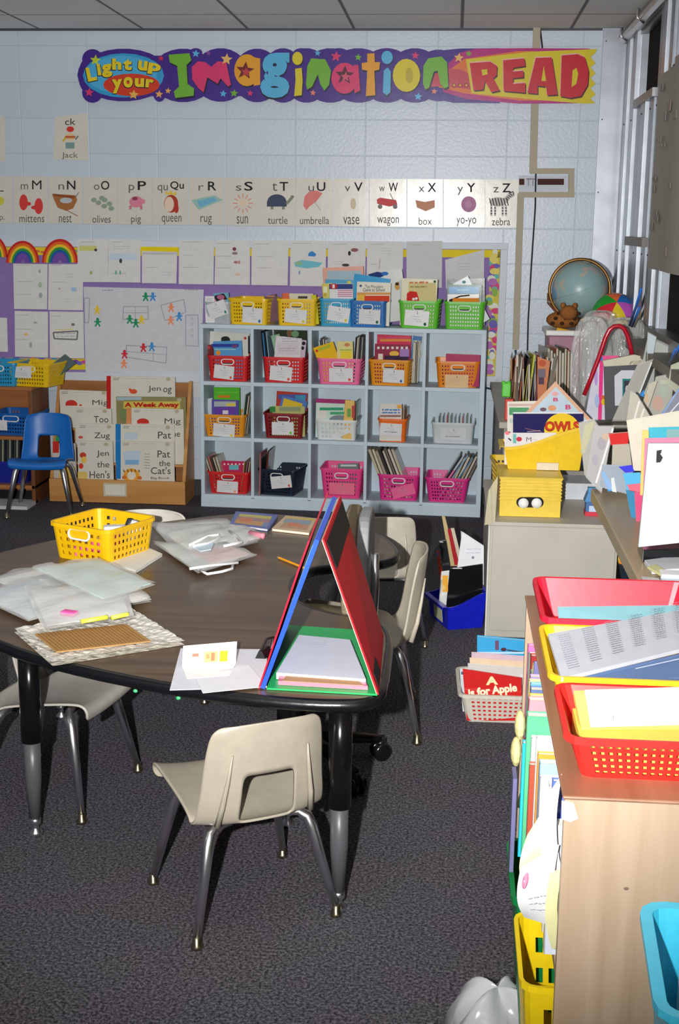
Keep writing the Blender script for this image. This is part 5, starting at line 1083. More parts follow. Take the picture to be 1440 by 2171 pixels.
# papers and folded card with tiny tiles
sheet([(383, 1376), (566, 1378), (566, 1458), (360, 1464)], T1, M((206, 208, 216), 'paper'), 'paper_sheet', 'white papers at the front edge of the table beside the green folder', 'paper', .002)
sheet([(412, 1434), (528, 1410), (566, 1456), (430, 1470)], T1 + .004, M((216, 218, 224), 'paper'), 'paper_sheet', 'upper loose white sheet lying over the papers at the table front', 'paper', .0014)
fb0, fb1 = onT(386, 1414, .003), onT(500, 1408, .003); up = Vector((0, .020, .052))
fcard = MB().prism([fb0, fb1, fb1 + up, fb0 + up * .92], (0, .0012, 0), M((238, 238, 238), 'paper')).prism([fb0, fb1, fb1 + Vector((0, -.09, .002)), fb0 + Vector((.03, -.09, .002))], (0, 0, .0012), M((238, 238, 238), 'paper')).build('folded_card', label='standing folded white card with small tile pictures at the table front', cat='card')
aa = Art(lambda u, v: fb0.lerp(fb1, u) + up * v, (0, -.93, .36), base=.0004)
for u0, u1, c in ((.12, .36, (232, 196, 176)), (.40, .66, (230, 180, 120)), (.69, .84, (240, 206, 40))): aa.rect(u0, .14, u1, .62, M(c, 'paper'))
aa.rect(.18, .42, .30, .56, K(190, 120, 100)); aa.rect(.53, .2, .60, .56, K(190, 120, 80)); aa.rect(.44, .3, .5, .5, K(214, 140, 90)); aa.mb.build('tile_pictures', fcard, w=1)
# black binder clip
cl = thing('binder_clip', 'black binder clip on the table left of the folding boards', 'clip', onT(556, 1392)); p = onT(552, 1398)
MB().prism([p + Vector(v) for v in ((-.014, 0, 0), (.014, 0, 0), (.004, 0, .022), (-.004, 0, .022))], (.012, .045, 0), M((18, 18, 20), 'plastic')).build('clip_body', cl, w=1)
MB().tube([p + Vector(v) for v in ((.0, .006, .02), (.012, .03, .045), (.024, .06, .04), (.02, .055, .012))], .0035, M((24, 24, 26), 'plastic'), 6).build('clip_handle', cl, w=1)
# green folder with papers
gf = thing('green_folder', 'green folder holding white papers lying between the two folding boards', 'folder', onT(680, 1400))
GP = [onT(x, y) for x, y in ((566, 1462), (800, 1475), (756, 1338), (612, 1328))]
MB().prism(GP, (0, 0, .004), M((36, 176, 96), 'plastic')).build('cover', gf, w=1)
PP = [onT(x, y, .022) for x, y in ((586, 1426), (776, 1440), (742, 1356), (634, 1346))]
st = MB().prism(PP, (0, 0, -.016), M((222, 224, 236), 'paper')); as_ = Art(lambda u, v: PP[0].lerp(PP[1], u).lerp(PP[3].lerp(PP[2], u), v), (0, 0, 1), mb=st, base=.0004)
as_.scrawl(.3, .86, .55, .74, 2, K(170, 172, 190), seed=4); st.build('paper_stack', gf, w=1)
BP = [onT(x, y, .005) for x, y in ((590, 1452), (780, 1463), (772, 1446), (592, 1434))]
MB().prism(BP, (0, 0, .010), M((226, 130, 150), 'gloss')).prism([p + Vector((0, 0, .0101)) for p in (BP[0].lerp(BP[1], .05), BP[0].lerp(BP[1], .95), BP[3].lerp(BP[2], .9), BP[3].lerp(BP[2], .1))], (0, 0, .001), M((196, 150, 110), 'paper')).build('pink_booklet', gf, w=1)
# folding boards standing like a tent
tn = thing('folding_boards', 'red and blue folding boards standing like a tent on the table corner', 'folder', (-.28, 3.08, T1))
NB, FB, NT, FT = Vector((-.147, 2.868, T1)), Vector((-.160, 3.32, T1)), Vector((-.277, 2.85, .952)), Vector((-.278, 3.31, .956))
nrm = (FB - NB).cross(NT - NB).normalized(); nrm = nrm if nrm.x > 0 else -nrm
MB().prism([NB, FB, FT, NT], nrm * .004, M((214, 24, 40), 'matte')).prism([NB, FB, FT, NT], nrm * -.0016, M((214, 198, 170), 'paper')).build('right_board', tn, w=1)
q = lambda u, v: NB.lerp(FB, u).lerp(NT.lerp(FT, u), v) + nrm * .0045
MB().prism([q(.05, .80), q(.97, .80), q(.97, .97), q(.04, .97)], nrm * .002, M((20, 20, 24), 'matte')).build('black_area', tn, w=1)  # black quad along the upper part of the right board
MB().prism([q(.06, .03), q(.3, .03), q(.3, .12), q(.06, .12)], nrm * .002, M((20, 20, 24), 'matte')).build('corner_patch', tn, w=1)
LB, LF = Vector((-.412, 2.875, T1)), Vector((-.420, 3.33, T1)); LT, LG = Vector((-.284, 2.858, .948)), Vector((-.284, 3.31, .954))
n2 = Vector((-.95, 0, .3))
MB().prism([LB, LF, LG, LT], n2 * .011, M((44, 84, 210), 'vinyl')).build('blue_board', tn, w=1)
RT, RG = onY(657, 1148, 2.86), onY(697, 1044, 3.31); mid = LB.lerp(RT, .8) + Vector((-.004, 0, 0)); mid2 = LF.lerp(RG, .8) + Vector((-.004, 0, 0))
b0, f0 = LB + Vector((-.012, 0, 0)), LF + Vector((-.012, 0, 0))
MB().prism([b0, f0, mid2, mid], n2 * .004, M((214, 30, 56), 'vinyl')).prism([mid, mid2, RG, RT], n2 * .004, M((214, 30, 56), 'vinyl')).build('red_board', tn, w=1)
MB().prism([LB.lerp(LT, .45) + n2 * .007, LF.lerp(LG, .45) + n2 * .007, LG.lerp(RG, .55) + Vector((0, 0, -.01)), LT.lerp(RT, .55) + Vector((0, 0, -.01))], n2 * .004, M((110, 170, 226), 'paper')).build('inner_sheet', tn, w=1)
MB().tube([q(.35, .97) - nrm * .012, q(.38, .6) - nrm * .014, q(.36, .3) - nrm * .012], .002, CHROME, 6).build('inner_wire', tn, w=1)
# green bits on the table edge
for i, (x, y) in enumerate(((287, 1465), (378, 1480))):
    p = onY(x, y, 3.0); 
    MB().ball((0, 0, 0), (.006, .003, .005), M((60, 170, 110), 'plastic'), 8).build('tape_bit', loc=OUT[0].to_3d() if False else onY(x, y, [2.955, 2.895][i]), label=('left' if i == 0 else 'right') + ' of two tiny green tape bits on the black table edge', cat='tape')
# ================================================================ right side: cabinet, bins, counters
CAB = M((196, 192, 180), 'paint')
cb = thing('metal_cabinet', 'beige metal cabinet standing below the yellow crate', 'cabinet', (.435, 5.5, 0))
MB().box((.178, 5.157, .0), (.69, 6.05, .47), CAB).build('body', cb, w=1, bevel=.004)
MB().box((.168, 5.145, .47), (.70, 6.05, .487), CAB).build('top', cb, w=1, bevel=.004)
MB().box((.188, 5.151, .03), (.68, 5.157, .455), CAB).build('door', cb, w=1, bevel=.003)
MB().box((.172, 5.16, .0), (.178, 5.19, .47), M((226, 224, 214), 'paint')).build('corner_post', cb, w=1)
CT = .488
def fbox(name, x0, y0, x1, y1, Y, dep, z0, m, label=None, cat=None, parent=None, **k):
    a, b = onY(x0, y1, Y), onY(x1, y0, Y); z0 = z0 if z0 is not None else a.z
    return MB().box((a.x, Y, z0), (b.x, Y + dep, b.z), m).build(name, parent, label=label, cat=cat, w=1 if parent else 0, **k)
# yellow ribbed crate
a, b = onY(1058, 1105, 5.25), onY(1192, 1014, 5.25); CRY = M((238, 206, 70), 'plastic'); h = b.z - CT
cr = thing('ribbed_crate', 'yellow ribbed crate with an oval hand hole on the beige cabinet', 'crate', ((a.x + b.x) / 2, 5.36, CT))
mb = MB().box((a.x, 5.25, CT), (b.x, 5.53, CT + h - .002), CRY)
for k in range(7):
    z = CT + h * (.42 + k * .085); mb.box((a.x - .003, 5.246, z), (b.x + .003, 5.25, z + h * .045), CRY)
mb.box((a.x - .006, 5.243, CT + h * .97), (b.x + .006, 5.536, CT + h), CRY); mb.build('body', cr, w=1, bevel=.002)
ac = Art(lambda x, y: onY(x, y, 5.2435), (0, -1, 0), down=True)
ac.poly([(1092 + 14 + 11 * math.cos(t), 1065 + 11 * math.sin(t)) for t in [PI / 2 + PI * i / 8 for i in range(9)]] + [(1142 + 11 * math.cos(t), 1065 + 11 * math.sin(t)) for t in [-PI / 2 + PI * i / 8 for i in range(9)]], M((30, 28, 24), 'ink')); ac.mb.build('hand_hole', cr, w=1)
for x in (1110, 1138):
    p = onY(x, 1067, 5.242); MB().lathe([(.002, 0), (.021, .002), (.021, .006), (.004, .008)], M((244, 244, 242), 'plastic'), 18, Matrix.Translation(p + Vector((0, .004, 0))) @ Matrix.Rotation(PI / 2, 4, 'X')).build('bottle_cap', cr, w=1, smooth=True)
MB().grid(lambda u, v: onY(1056, 1008, 5.135).lerp(onY(1036, 1040, 5.135), u).lerp(onY(1050, 1108, 5.135).lerp(onY(1027, 1114, 5.135), u), v) + Vector((0, -.004 * math.sin(9 * u + 4 * v), 0)), 8, 10, M((226, 218, 186), 'gloss', .75)).build('plastic_wrap', smooth=True, label='cream plastic wrap hanging at the top left corner of the beige cabinet', cat='plastic wrap')
# translucent yellow perforated basket behind crate
p = onY(1075, 1045, 5.75)
free_basket((p.x + .035, 5.72, CT), .1, .20, .17, .22, .18, .155, (226, 190, 30), 'yellow perforated basket peeking out left behind the ribbed crate', opening=False, nf=8, ns=9, nr=6)
# clear box and toy house
o = fbox('clear_box', 1196, 1026, 1262, 1092, 5.62, .2, CT, M((206, 212, 220), 'plastic'), 'clear grey plastic box right of the ribbed crate', 'box', bevel=.004)
hz = thing('toy_house', 'small blue and red toy house on the right end of the beige cabinet', 'toy', onY(1256, 1100, 5.3))
fbox('base', 1240, 1086, 1272, 1103, 5.3, .06, CT, M((206, 44, 66), 'plastic'), parent=hz); fbox('wall', 1242, 1062, 1271, 1088, 5.303, .055, None, M((70, 110, 170), 'plastic'), parent=hz); fbox('window', 1249, 1073, 1265, 1085, 5.299, .004, None, M((196, 214, 240), 'plastic'), parent=hz)
mb = MB().prism([onY(x, y, 5.30) for x, y in ((1240, 1064), (1272, 1064), (1266, 1046), (1247, 1046))], (0, .06, 0), M((90, 150, 206), 'plastic')); mb.build('roof', hz, w=1); fbox('chimney', 1247, 1035, 1268, 1047, 5.31, .03, None, M((80, 150, 200), 'plastic'), parent=hz)
# sloped book bins
def bookbin(loc, rz, L, D, hl, hh, rgb, label, low=.45, th=.0025, lip=.018, flare=.02):
    """book bin: low front at -x, sides sweep up to a tall back at +x"""
    m = M(rgb, 'plastic'); mb = MB(); n = 14
    top = lambda t: hl + (hh - hl) * (3 * t * t - 2 * t ** 3) * (.75 + .25 * t)
    for sy in (-1, 1):
        V = []; F = []
        for i in range(n + 1):
            t = i / n; x = -L / 2 + L * t; V += [(x * .90, sy * D / 2 * .92, 0), (x * (1 + flare), sy * D / 2, top(t)), (x * (1 + flare), sy * (D / 2 + .008), top(t) + .0005), (x * (1 + flare), sy * (D / 2 + .008), top(t) - .012)]
        for i in range(n):
            for k in range(3): F.append((4 * i + k, 4 * i + k + 1, 4 * i + k + 5, 4 * i + k + 4))
        mb.add(V, F, m)
    for sx, h in ((-1, hl), (1, hh)):
        x0, x1 = sx * L / 2 * .90, sx * L / 2 * (1 + flare); y0, y1 = D / 2 * .92, D / 2
        mb.add([(x0, -y0, 0), (x0, y0, 0), (x1, y1, h), (x1, -y1, h), (x1 + sx * lip, -y1, h + .001), (x1 + sx * lip, y1, h + .001), (x1 + sx * lip, y1, h - .012), (x1 + sx * lip, -y1, h - .012)], [(0, 1, 2, 3), (3, 2, 5, 4), (4, 5, 6, 7)], m)
    mb.add([(-L / 2 * .9, -D / 2 * .92, 0), (L / 2 * .9, -D / 2 * .92, 0), (L / 2 * .9, D / 2 * .92, 0), (-L / 2 * .9, D / 2 * .92, 0)], [(0, 1, 2, 3)], m)
    return mb.build('book_bin', loc=loc, rot=(0, 0, rz), solid=th, label=label, cat='bin')
CZ = CT + h + .003
a, b = onY(1062, 1015, 5.42), onY(1238, 905, 5.42)
ow = bookbin(((a.x + b.x) / 2 + .01, 5.52, CZ), 0, .325, .20, b.z - CZ - .092, b.z - CZ, (240, 200, 0), 'yellow book bin with an owl book on top of the ribbed crate', lip=.02)
MB().box((-.03, -.113, .0), (.06, -.1, .03), M((226, 214, 190), 'plastic')).build('label_holder', ow)
def pbook(P, Y, rgb, label, art=None, t=.008, name='picture_book', cat='book', kind='gloss'):
    """upright cover facing the room at distance Y, corners as seen"""
    pts = [onY(x, y, Y) for x, y in P]; mb = MB(); m = M(rgb, kind); mb.prism(pts, (0, .0014, 0), m); mb.prism([p + Vector((0, t - .0014, 0)) for p in pts], (0, .0014, 0), m)
    ar = Art(lambda x, y: onY(x, y, Y), (0, -1, 0), down=True, mb=mb)
    if art: art(ar)
    o = mb.build(name, label=label, cat=cat); c = sum(pts, Vector()) / len(pts)
    MB().prism([p.lerp(c, .03) + Vector((0, .0015, 0)) for p in pts], (0, t - .003, 0), M((232, 228, 216), 'paper')).build('page_block', o, w=1)
    return o
pbook([(1076, 852), (1150, 850), (1150, 1000), (1076, 1000)], 5.56, (232, 226, 214), 'cream and green book at the left in the owl bin', lambda a: (a.rect(1080, 864, 1122, 880, K(90, 160, 110)), a.rect(1079, 856, 1140, 861, K(206, 180, 170)), a.ell(1084, 892, 4, 6, K(200, 206, 200))))
pbook([(1178, 809), (1256, 892), (1190, 960), (1112, 878)], 5.52, (226, 180, 150), 'tilted peach bordered book with red letters in the owl bin', lambda a: (a.poly([(1179, 820), (1246, 892), (1190, 948), (1122, 878)], M((196, 214, 226), 'gloss')), a.text('B', 1173, 851, 1184, 843, K(206, 80, 120), .04), a.text('B', 1199, 868, 1211, 858, K(206, 80, 120), .04), a.ell(1171, 865, 9, 6, K(226, 160, 120)), a.ell(1152, 868, 7, 4, K(120, 90, 100)), a.ell(1177, 835, 7, 5, K(230, 170, 170))))
pbook([(1088, 876), (1237, 876), (1237, 985), (1088, 985)], 5.47, (36, 32, 92), 'navy owl book with a big yellow moon and red title in the yellow bin', lambda a: (a.rect(1088, 874, 1237, 877, K(230, 230, 234)), a.ell(1192, 912, 38, 36, M((244, 208, 50), 'gloss'), n=28), a.text('OWLS', 1155, 915, 1229, 893, K(120, 30, 30), .06), a.text('OWLS', 1156, 913, 1228, 894, K(206, 60, 30), .035), a.line([(1113, 908), (1150, 916)], 2, K(120, 80, 100)), a.line([(1118, 915), (1146, 913)], 1.5, K(190, 160, 170))))
pbook([(1070, 918), (1180, 918), (1180, 985), (1070, 985)], 5.445, (230, 228, 230), 'white booklet with red dots at the front of the owl bin', lambda a: (a.ell(1101, 931, 6, 5, K(206, 60, 70)), a.text('M', 1116, 936, 1127, 927, K(120, 90, 120), .03), a.ell(1076, 918, 5, 4, K(240, 130, 140)), a.rect(1088, 920, 1095, 940, K(120, 190, 186)), a.line([(1078, 929), (1084, 934)], 3, K(50, 60, 80)), a.scrawl(1128, 930, 1140, 934, 1, K(190, 150, 160))))
# blue floor bin with books
bbn = bookbin((.055, 5.36, 0.001), .36, .165, .24, .10, .155, (18, 30, 190), 'royal blue book bin on the carpet left of the beige cabinet', lip=.022)
T = Matrix.Translation((-.0895, -.02, .055)) @ Matrix.Rotation(-.1, 4, 'Y')
MB().box((-.0012, -.05, -.035), (0, .05, .035), M((206, 206, 170), 'paper'), T).build('label_card', bbn)
pbook([(955, 1206), (1023, 1196), (1023, 1300), (945, 1300)], 5.30, (14, 14, 16), 'black folder standing in the front of the royal blue bin', lambda a: a.rect(960, 1204, 980, 1206, K(206, 206, 206)))
pbook([(936, 1212), (953, 1210), (946, 1285), (930, 1285)], 5.34, (226, 226, 222), 'narrow white and orange booklet at the left in the royal blue bin', lambda a: (a.rect(938, 1220, 950, 1255, K(240, 176, 60)), a.ell(941, 1246, 4, 6, K(240, 200, 120))), t=.006)
pbook([(931, 1148), (946, 1146), (957, 1215), (942, 1215)], 5.40, (30, 32, 36), 'black spined folder leaning left in the royal blue bin', lambda a: a.poly([(932, 1126 + 22), (938, 1148), (941, 1150), (933, 1150)], K(200, 200, 204)), t=.02)
pbook([(937, 1094), (944, 1096), (970, 1200), (955, 1200)], 5.46, (196, 178, 130), 'tan edged book leaning left at the back of the royal blue bin', t=.008)
pbook([(949, 1122), (956, 1121), (974, 1198), (964, 1198)], 5.44, (170, 40, 46), 'thin red book leaning in the royal blue bin', t=.006)
pbook([(956, 1120), (963, 1120), (982, 1196), (974, 1196)], 5.45, (206, 196, 176), 'thin cream book beside the thin red book in the royal blue bin', t=.006)
pbook([(925, 1170), (931, 1168), (941, 1230), (934, 1232)], 5.42, (206, 70, 40), 'orange red booklet at the far left of the royal blue bin', lambda a: a.rect(926, 1172, 930, 1180, K(120, 110, 190)), t=.006)
pbook([(980, 1128), (1026, 1158), (1026, 1240), (965, 1240)], 5.38, (236, 238, 244), 'white printed sheets standing in the royal blue bin', lambda a: (a.ell(1003, 1182, 3, 3, K(140, 140, 160)), a.scrawl(990, 1160, 1020, 1176, 2, K(190, 190, 205), seed=2)), t=.012, kind='paper')
pbook([(977, 1126), (994, 1140), (990, 1178), (980, 1178)], 5.42, (190, 188, 180), 'bundle of grey sheets behind the white sheets in the royal blue bin', t=.01, kind='paper')
# white laundry style basket with an alphabet book
wb_ = free_basket((.215, 4.325, .001), .03, .30, .255, .27, .225, .105, (212, 206, 192), 'off white perforated basket on the carpet with a red alphabet book', nf=13, ns=11, nr=6, opening=False, vlo=.06, vhi=.92, lip=.012)
ABR = (206, 40, 40)
pbook([(981, 1419), (1106, 1438), (1106, 1528), (990, 1528)], 4.207, ABR, 'red book titled A is for Apple in the off white basket', lambda a: (a.text('A', 1030, 1452, 1056, 1434, K(240, 226, 170), .05, -.05), a.text('is for Apple', 993, 1477, 1097, 1454, K(240, 232, 200), .045, -.12)))
pbook([(1104, 1430), (1150, 1434), (1150, 1522), (1104, 1522)], 4.27, (226, 226, 226), 'white book with grey title right of the red alphabet book', lambda a: (a.scrawl(1106, 1450, 1138, 1458, 1, K(120, 120, 130), seed=6), a.rect(1124, 1462, 1140, 1480, K(232, 214, 90))))
pbook([(975, 1418), (1000, 1420), (1000, 1520), (982, 1520)], 4.30, (206, 214, 220), 'pale booklet at the left corner of the off white basket', lambda a: a.rect(978, 1424, 984, 1430, K(50, 90, 120)))
for i, (y0, c, l_) in enumerate(((1408, (214, 210, 206), 'greyish white book behind the alphabet book in the off white basket'), (1396, (232, 206, 176), 'tan book in the middle of the off white basket'), (1384, (214, 190, 200), 'pinkish white book in the off white basket behind the tan one'))):
    pbook([(992 + 4 * i, y0), (1152, y0 + 12), (1152, 1510), (1000, 1510)], 4.33 + .022 * i, c, l_, t=.012)
pbook([(1012, 1350), (1152, 1362), (1152, 1500), (1012, 1500)], 4.41, (66, 170, 224), 'bright blue picture book at the back of the off white basket', lambda a: (a.rect(1050, 1358, 1058, 1378, K(110, 80, 110)), a.ell(1068, 1377, 6, 4, K(80, 50, 60)), a.line([(1075, 1378), (1130, 1386)], 3, K(60, 70, 90)), a.rect(1012, 1382, 1140, 1386, K(190, 220, 236))), t=.02)
# ---------------------------------------------------------------- window-side counter at the back
CN = thing('window_counter', 'low painted counter below the windows behind the book bins', 'counter', (.6, 6.9, 0))
CNZ = .75
MB().box((.235, 6.10, CNZ - .03), (.945, 7.72, CNZ), M((176, 172, 160), 'paint')).build('countertop', CN, w=1, bevel=.003)
MB().box((.26, 6.14, 0), (.94, 7.70, CNZ - .03), M((150, 148, 140), 'paint')).build('cabinet_body', CN, w=1)
# magazines standing edge-on
rnd = random.Random(21)
MC = [(150, 138, 116), (196, 184, 164), (84, 62, 50), (170, 150, 120), (70, 76, 96), (190, 96, 60), (216, 210, 196), (60, 52, 50), (196, 200, 80), (96, 116, 140), (150, 110, 60), (206, 196, 182), (110, 60, 60), (44, 44, 50)]
for i in range(21):
    px = 1080 + i * 4.3; p = onY(px, 756 + 9 * ((i * 7) % 5) / 4 - (4 if i % 3 else 0), 6.28); hh = p.z - CNZ - .006
    mb = MB(); c = MC[(i * 5) % 14]; tt = rnd.uniform(.004, .010); mb.box((-tt / 2, 0, 0), (tt / 2, .22, hh), M(c, 'gloss')); mb.box((-tt / 2 + .001, -.0008, .004), (tt / 2 - .0012, 0, hh * rnd.uniform(.55, .98)), M(MC[(i * 3 + 1) % 14], 'paper'))
    mb.build('magazine', loc=(p.x, 6.28 + rnd.uniform(0, .03), CNZ + .004), rot=(0, .03 + .07 * math.sin(i * 2.1), rnd.uniform(-.25, .12)), label='thin worn magazine standing edge-on in the row behind the owl bin', cat='magazine', group='magazines behind the owl bin')
for i in range(9):
    px = 1168 + i * 6; p = onY(px, 738 + 5 * (i % 3), 6.45); hh = p.z - CNZ - .004
    mb = MB(); c = [(150, 146, 124), (206, 200, 180), (110, 104, 90), (176, 110, 80)][i % 4]; tt = .010; mb.box((-tt / 2, 0, 0), (tt / 2, .22, hh), M(c, 'gloss')); mb.box((-tt / 2 + .001, -.0008, .004), (tt / 2 - .0015, 0, hh - .004), M((200, 196, 180), 'paper'))
    mb.build('magazine', loc=(p.x, 6.45, CNZ + .003), rot=(0, -.03, .15), label='thin magazine standing edge-on before the mauve storage tub', cat='magazine', group='magazines before the mauve tub')
pbook([(1140, 756), (1167, 766), (1156, 850), (1140, 850)], 6.262, (206, 130, 90), 'orange topped magazine cover facing us in the magazine row', lambda a: (a.ell(1150, 770, 8, 7, K(190, 90, 60)), a.rect(1141, 782, 1157, 800, K(120, 110, 120)), a.rect(1142, 800, 1154, 815, K(90, 70, 90))))
fg = thing('frog_toy', 'green frog shaped clip at the left end of the magazine row', 'toy', onY(1073, 842, 6.2)); GF = M((90, 206, 50), 'plastic')
MB().box(tuple(onY(1064, 842, 6.2)), tuple(onY(1084, 812, 6.2) + Vector((0, .03, 0))), GF).build('body', fg, w=1, bevel=.006)
for x in (1068, 1079): MB().ball(onY(x, 812, 6.21), .011, GF, 10).build('eye', fg, w=1, smooth=True)
MB().box((-.02, 0, 0), (.02, .04, .10), M((214, 60, 50), 'plastic')).build('red_block', loc=(onY(1080, 845, 6.2).x, 6.17, CNZ), bevel=.004, label='small red block below the green frog clip', cat='block')
# mauve storage tub with lid, plush and globe
a, b = onY(1157, 850, 6.75), onY(1238, 722, 6.75)
tub = thing('storage_tub', 'mauve see-through storage tub with a white rim under the globe', 'tub', ((a.x + b.x) / 2, 6.9, CNZ)); tz = onY(1195, 712, 6.75).z
MB().prism([(a.x + .012, 6.75, CNZ), (b.x - .012, 6.75, CNZ), (b.x, 6.75, tz), (a.x, 6.75, tz)], (0, .28, 0), M((150, 96, 120), 'plastic')).build('body', tub, w=1, bevel=.006)
MB().box((a.x - .015, 6.735, tz), (b.x + .02, 7.05, tz + .028), M((226, 222, 218), 'plastic')).build('lid_rim', tub, w=1, bevel=.006)
MB().prism([onY(x, y, 6.7485) for x, y in ((1196, 745), (1212, 745), (1212, 765), (1196, 765))], (0, -.001, 0), M((190, 150, 170), 'ink')).build('label_patch', tub, w=1)
LZ = tz + .029
pl = thing('plush_animal', 'brown spotted plush animal on the mauve tub left of the globe', 'toy', (a.x + .06, 6.85, LZ)); PF = M((150, 96, 50), 'fabric'); PD = M((70, 44, 30), 'fabric')
MB().ball((a.x + .075, 6.85, LZ + .045), (.085, .06, .045), PF, 14).build('body', pl, w=1, smooth=True)
mb = MB().ball((a.x + .10, 6.80, LZ + .085), (.045, .04, .038), PF, 14)
for dx in (-.03, .03): mb.ball((a.x + .10 + dx, 6.81, LZ + .12), (.014, .008, .016), PF, 8)
mb.build('head', pl, w=1, smooth=True)
mb = MB()
for i in range(9): mb.ball((a.x + .02 + .016 * i, 6.80 + .01 * (i % 3 - 1), LZ + .03 + .025 * (i % 3)), (.012, .012, .010), PD, 8)
mb.build('spots', pl, w=1, smooth=True)
MB().tube([onY(1180, 703, 6.76) + Vector((0, 0, .008)), onY(1215, 712, 6.76) + Vector((0, 0, .012)), onY(1240, 708, 6.80) + Vector((0, 0, .02))], .014, M((240, 180, 40), 'plastic'), 10).build('yellow_tube', smooth=True, label='orange yellow tube lying along the rim of the mauve tub', cat='tube')
g0 = onY(1229, 614, 7.05); GRD = .146
gl = thing('globe', 'pale blue green world globe with a gold ring near the window corner', 'globe', (g0.x, g0.y, LZ))
def globe_mat():
    m = bpy.data.materials.new('globe_map'); m.use_nodes = True; nt = m.node_tree; b = nt.nodes['Principled BSDF']
    tc = nt.nodes.new('ShaderNodeTexCoord'); nz = nt.nodes.new('ShaderNodeTexNoise'); nz.inputs['Scale'].default_value = 7; nz.inputs['Detail'].default_value = 6
    cr = nt.nodes.new('ShaderNodeValToRGB'); e = cr.color_ramp.elements; e[0].position = .50; e[0].color = (*lin((146, 176, 178)), 1); e[1].position = .53; e[1].color = (*lin((190, 176, 158)), 1)
    x = e.new(.60); x.color = (*lin((110, 160, 196)), 1)
    nt.links.new(tc.outputs['Object'], nz.inputs['Vector']); nt.links.new(nz.outputs['Fac'], cr.inputs['Fac']); nt.links.new(cr.outputs['Color'], b.inputs['Base Color']); b.inputs['Roughness'].default_value = .35; return m
tilt = Matrix.Rotation(-.35, 4, 'Y')
MB().ball(g0, GRD, globe_mat(), 32).build('sphere', gl, w=1, smooth=True)
MB().tube([g0 + tilt @ Vector((math.cos(t) * (GRD + .0008), math.sin(t) * (GRD + .0008), 0)) for t in [2 * PI * i / 40 for i in range(40)]], .0008, M((130, 150, 150), 'ink'), 5, closed=True).build('equator_line', gl, w=1)
GOLD = M((140, 104, 56), 'alu')
MB().tube([g0 + Vector((math.cos(t) * (GRD + .011), -.01, math.sin(t) * (GRD + .011))) for t in [2 * PI * i / 48 for i in range(48)]], .0085, GOLD, 8, closed=True).build('meridian_ring', gl, w=1, smooth=True)
bz = g0.z - GRD - .012
MB().lathe([(.10, LZ), (.105, LZ + .006), (.06, LZ + .014), (.02, max(LZ + .02, bz - .004)), (.016, max(LZ + .03, bz + .004))], M((110, 64, 36), 'gloss'), 24, Matrix.Translation((g0.x, g0.y, 0))).build('base', gl, w=1, smooth=True)
MB().tube([g0 + Vector((-GRD - .016, -.01, -.02)), g0 + Vector((-GRD - .015, -.01, -.07)), g0 + Vector((-GRD * .75, -.01, -GRD * .86)), g0 + Vector((-.05, -.005, -GRD - .02))], .007, M((110, 64, 36), 'gloss'), 8).build('cradle_arm', gl, w=1, smooth=True)
# colourful inflated ball
bc = onY(1302, 668, 6.95); bl = MB(); R0 = .115; cols = [(20, 160, 40), (214, 40, 60), (226, 200, 40), (190, 90, 190), (30, 110, 190), (236, 110, 60)]
for i, c in enumerate(cols):
    def fs(u, v, i=i):
        a_ = 2 * PI * (i + u) / 6 + 2.2; t = PI * v - PI / 2; q_ = Vector((R0 * math.cos(t) * math.cos(a_), R0 * math.cos(t) * math.sin(a_), R0 * math.sin(t))); return bc + Matrix.Rotation(.9, 3, 'X') @ q_
    bl.grid(fs, 5, 14, M(c, 'gloss'))
bl.build('beach_ball', smooth=True, label='shiny beach ball in red green yellow and purple behind the clear bags', cat='ball')
MB().lathe([(.08, 0), (.09, .02), (.07, .3), (.05, bc.z - R0 * .92 - CNZ - .002)], M((120, 118, 110), 'plastic'), 18, Matrix.Translation((bc.x, bc.y, CNZ))).build('waste_bin', smooth=True, label='grey bin standing under the beach ball behind the clear bags', cat='bin')
# puffy clear bags
def puffy_mat():
    if 'p' not in _bagm:
        m = bag_mat().copy(); m.name = 'crinkled_film'; nt = m.node_tree; b = nt.nodes['Principled BSDF']; b.inputs['Alpha'].default_value = .30; b.inputs['Roughness'].default_value = .10; b.inputs['Specular IOR Level'].default_value = 1.0
        mp = nt.nodes.new('ShaderNodeMapping'); mp.inputs['Scale'].default_value = (3.2, 3.2, .5); nt.links.new(nt.nodes['Texture Coordinate'].outputs['Object'], mp.inputs['Vector']); nt.links.new(mp.outputs['Vector'], nt.nodes['Noise Texture'].inputs['Vector'])
        nt.nodes['Bump'].inputs['Strength'].default_value = 1.0; nt.nodes['Bump'].inputs['Distance'].default_value = .03; _bagm['p'] = m
    return _bagm['p']
def puffy(px, py, rx, ry, Y, label, seed, dz=.07, foot=CNZ):
    c = onY(px, py, Y); s = Y / FPX; rnd = random.Random(seed); ph = [rnd.uniform(0, 6) for _ in range(6)]
    def f(u, v):
        a_ = 2 * PI * u; t = PI * v - PI / 2; r = 1 + .10 * math.sin(3 * a_ + ph[0]) * math.cos(t) + .06 * math.sin(7 * a_ + ph[1] + 5 * v) + .05 * math.sin(11 * v + ph[2] + 4 * a_)
        ct = abs(math.cos(t)) ** .5
        return Vector((rx * s * ct * math.cos(a_) * r, dz * ct * math.sin(a_) * r, ry * s * (abs(math.sin(t)) ** .8) * (1 if t > 0 else -1) * (1 + .05 * math.sin(5 * a_ + ph[3]))))
    mb = MB().grid(f, 40, 26, puffy_mat()); zmin = min(v.z for v in mb.v); off = max(foot + .001 - (c.z + zmin), 0)
    return mb.build('clear_plastic_bag', loc=c + Vector((0, 0, off)), smooth=True, label=label, cat='plastic bag')
puffy(1252, 785, 42, 106, 6.15, 'tall crinkled clear plastic bag right of the magazines', 31, .07)
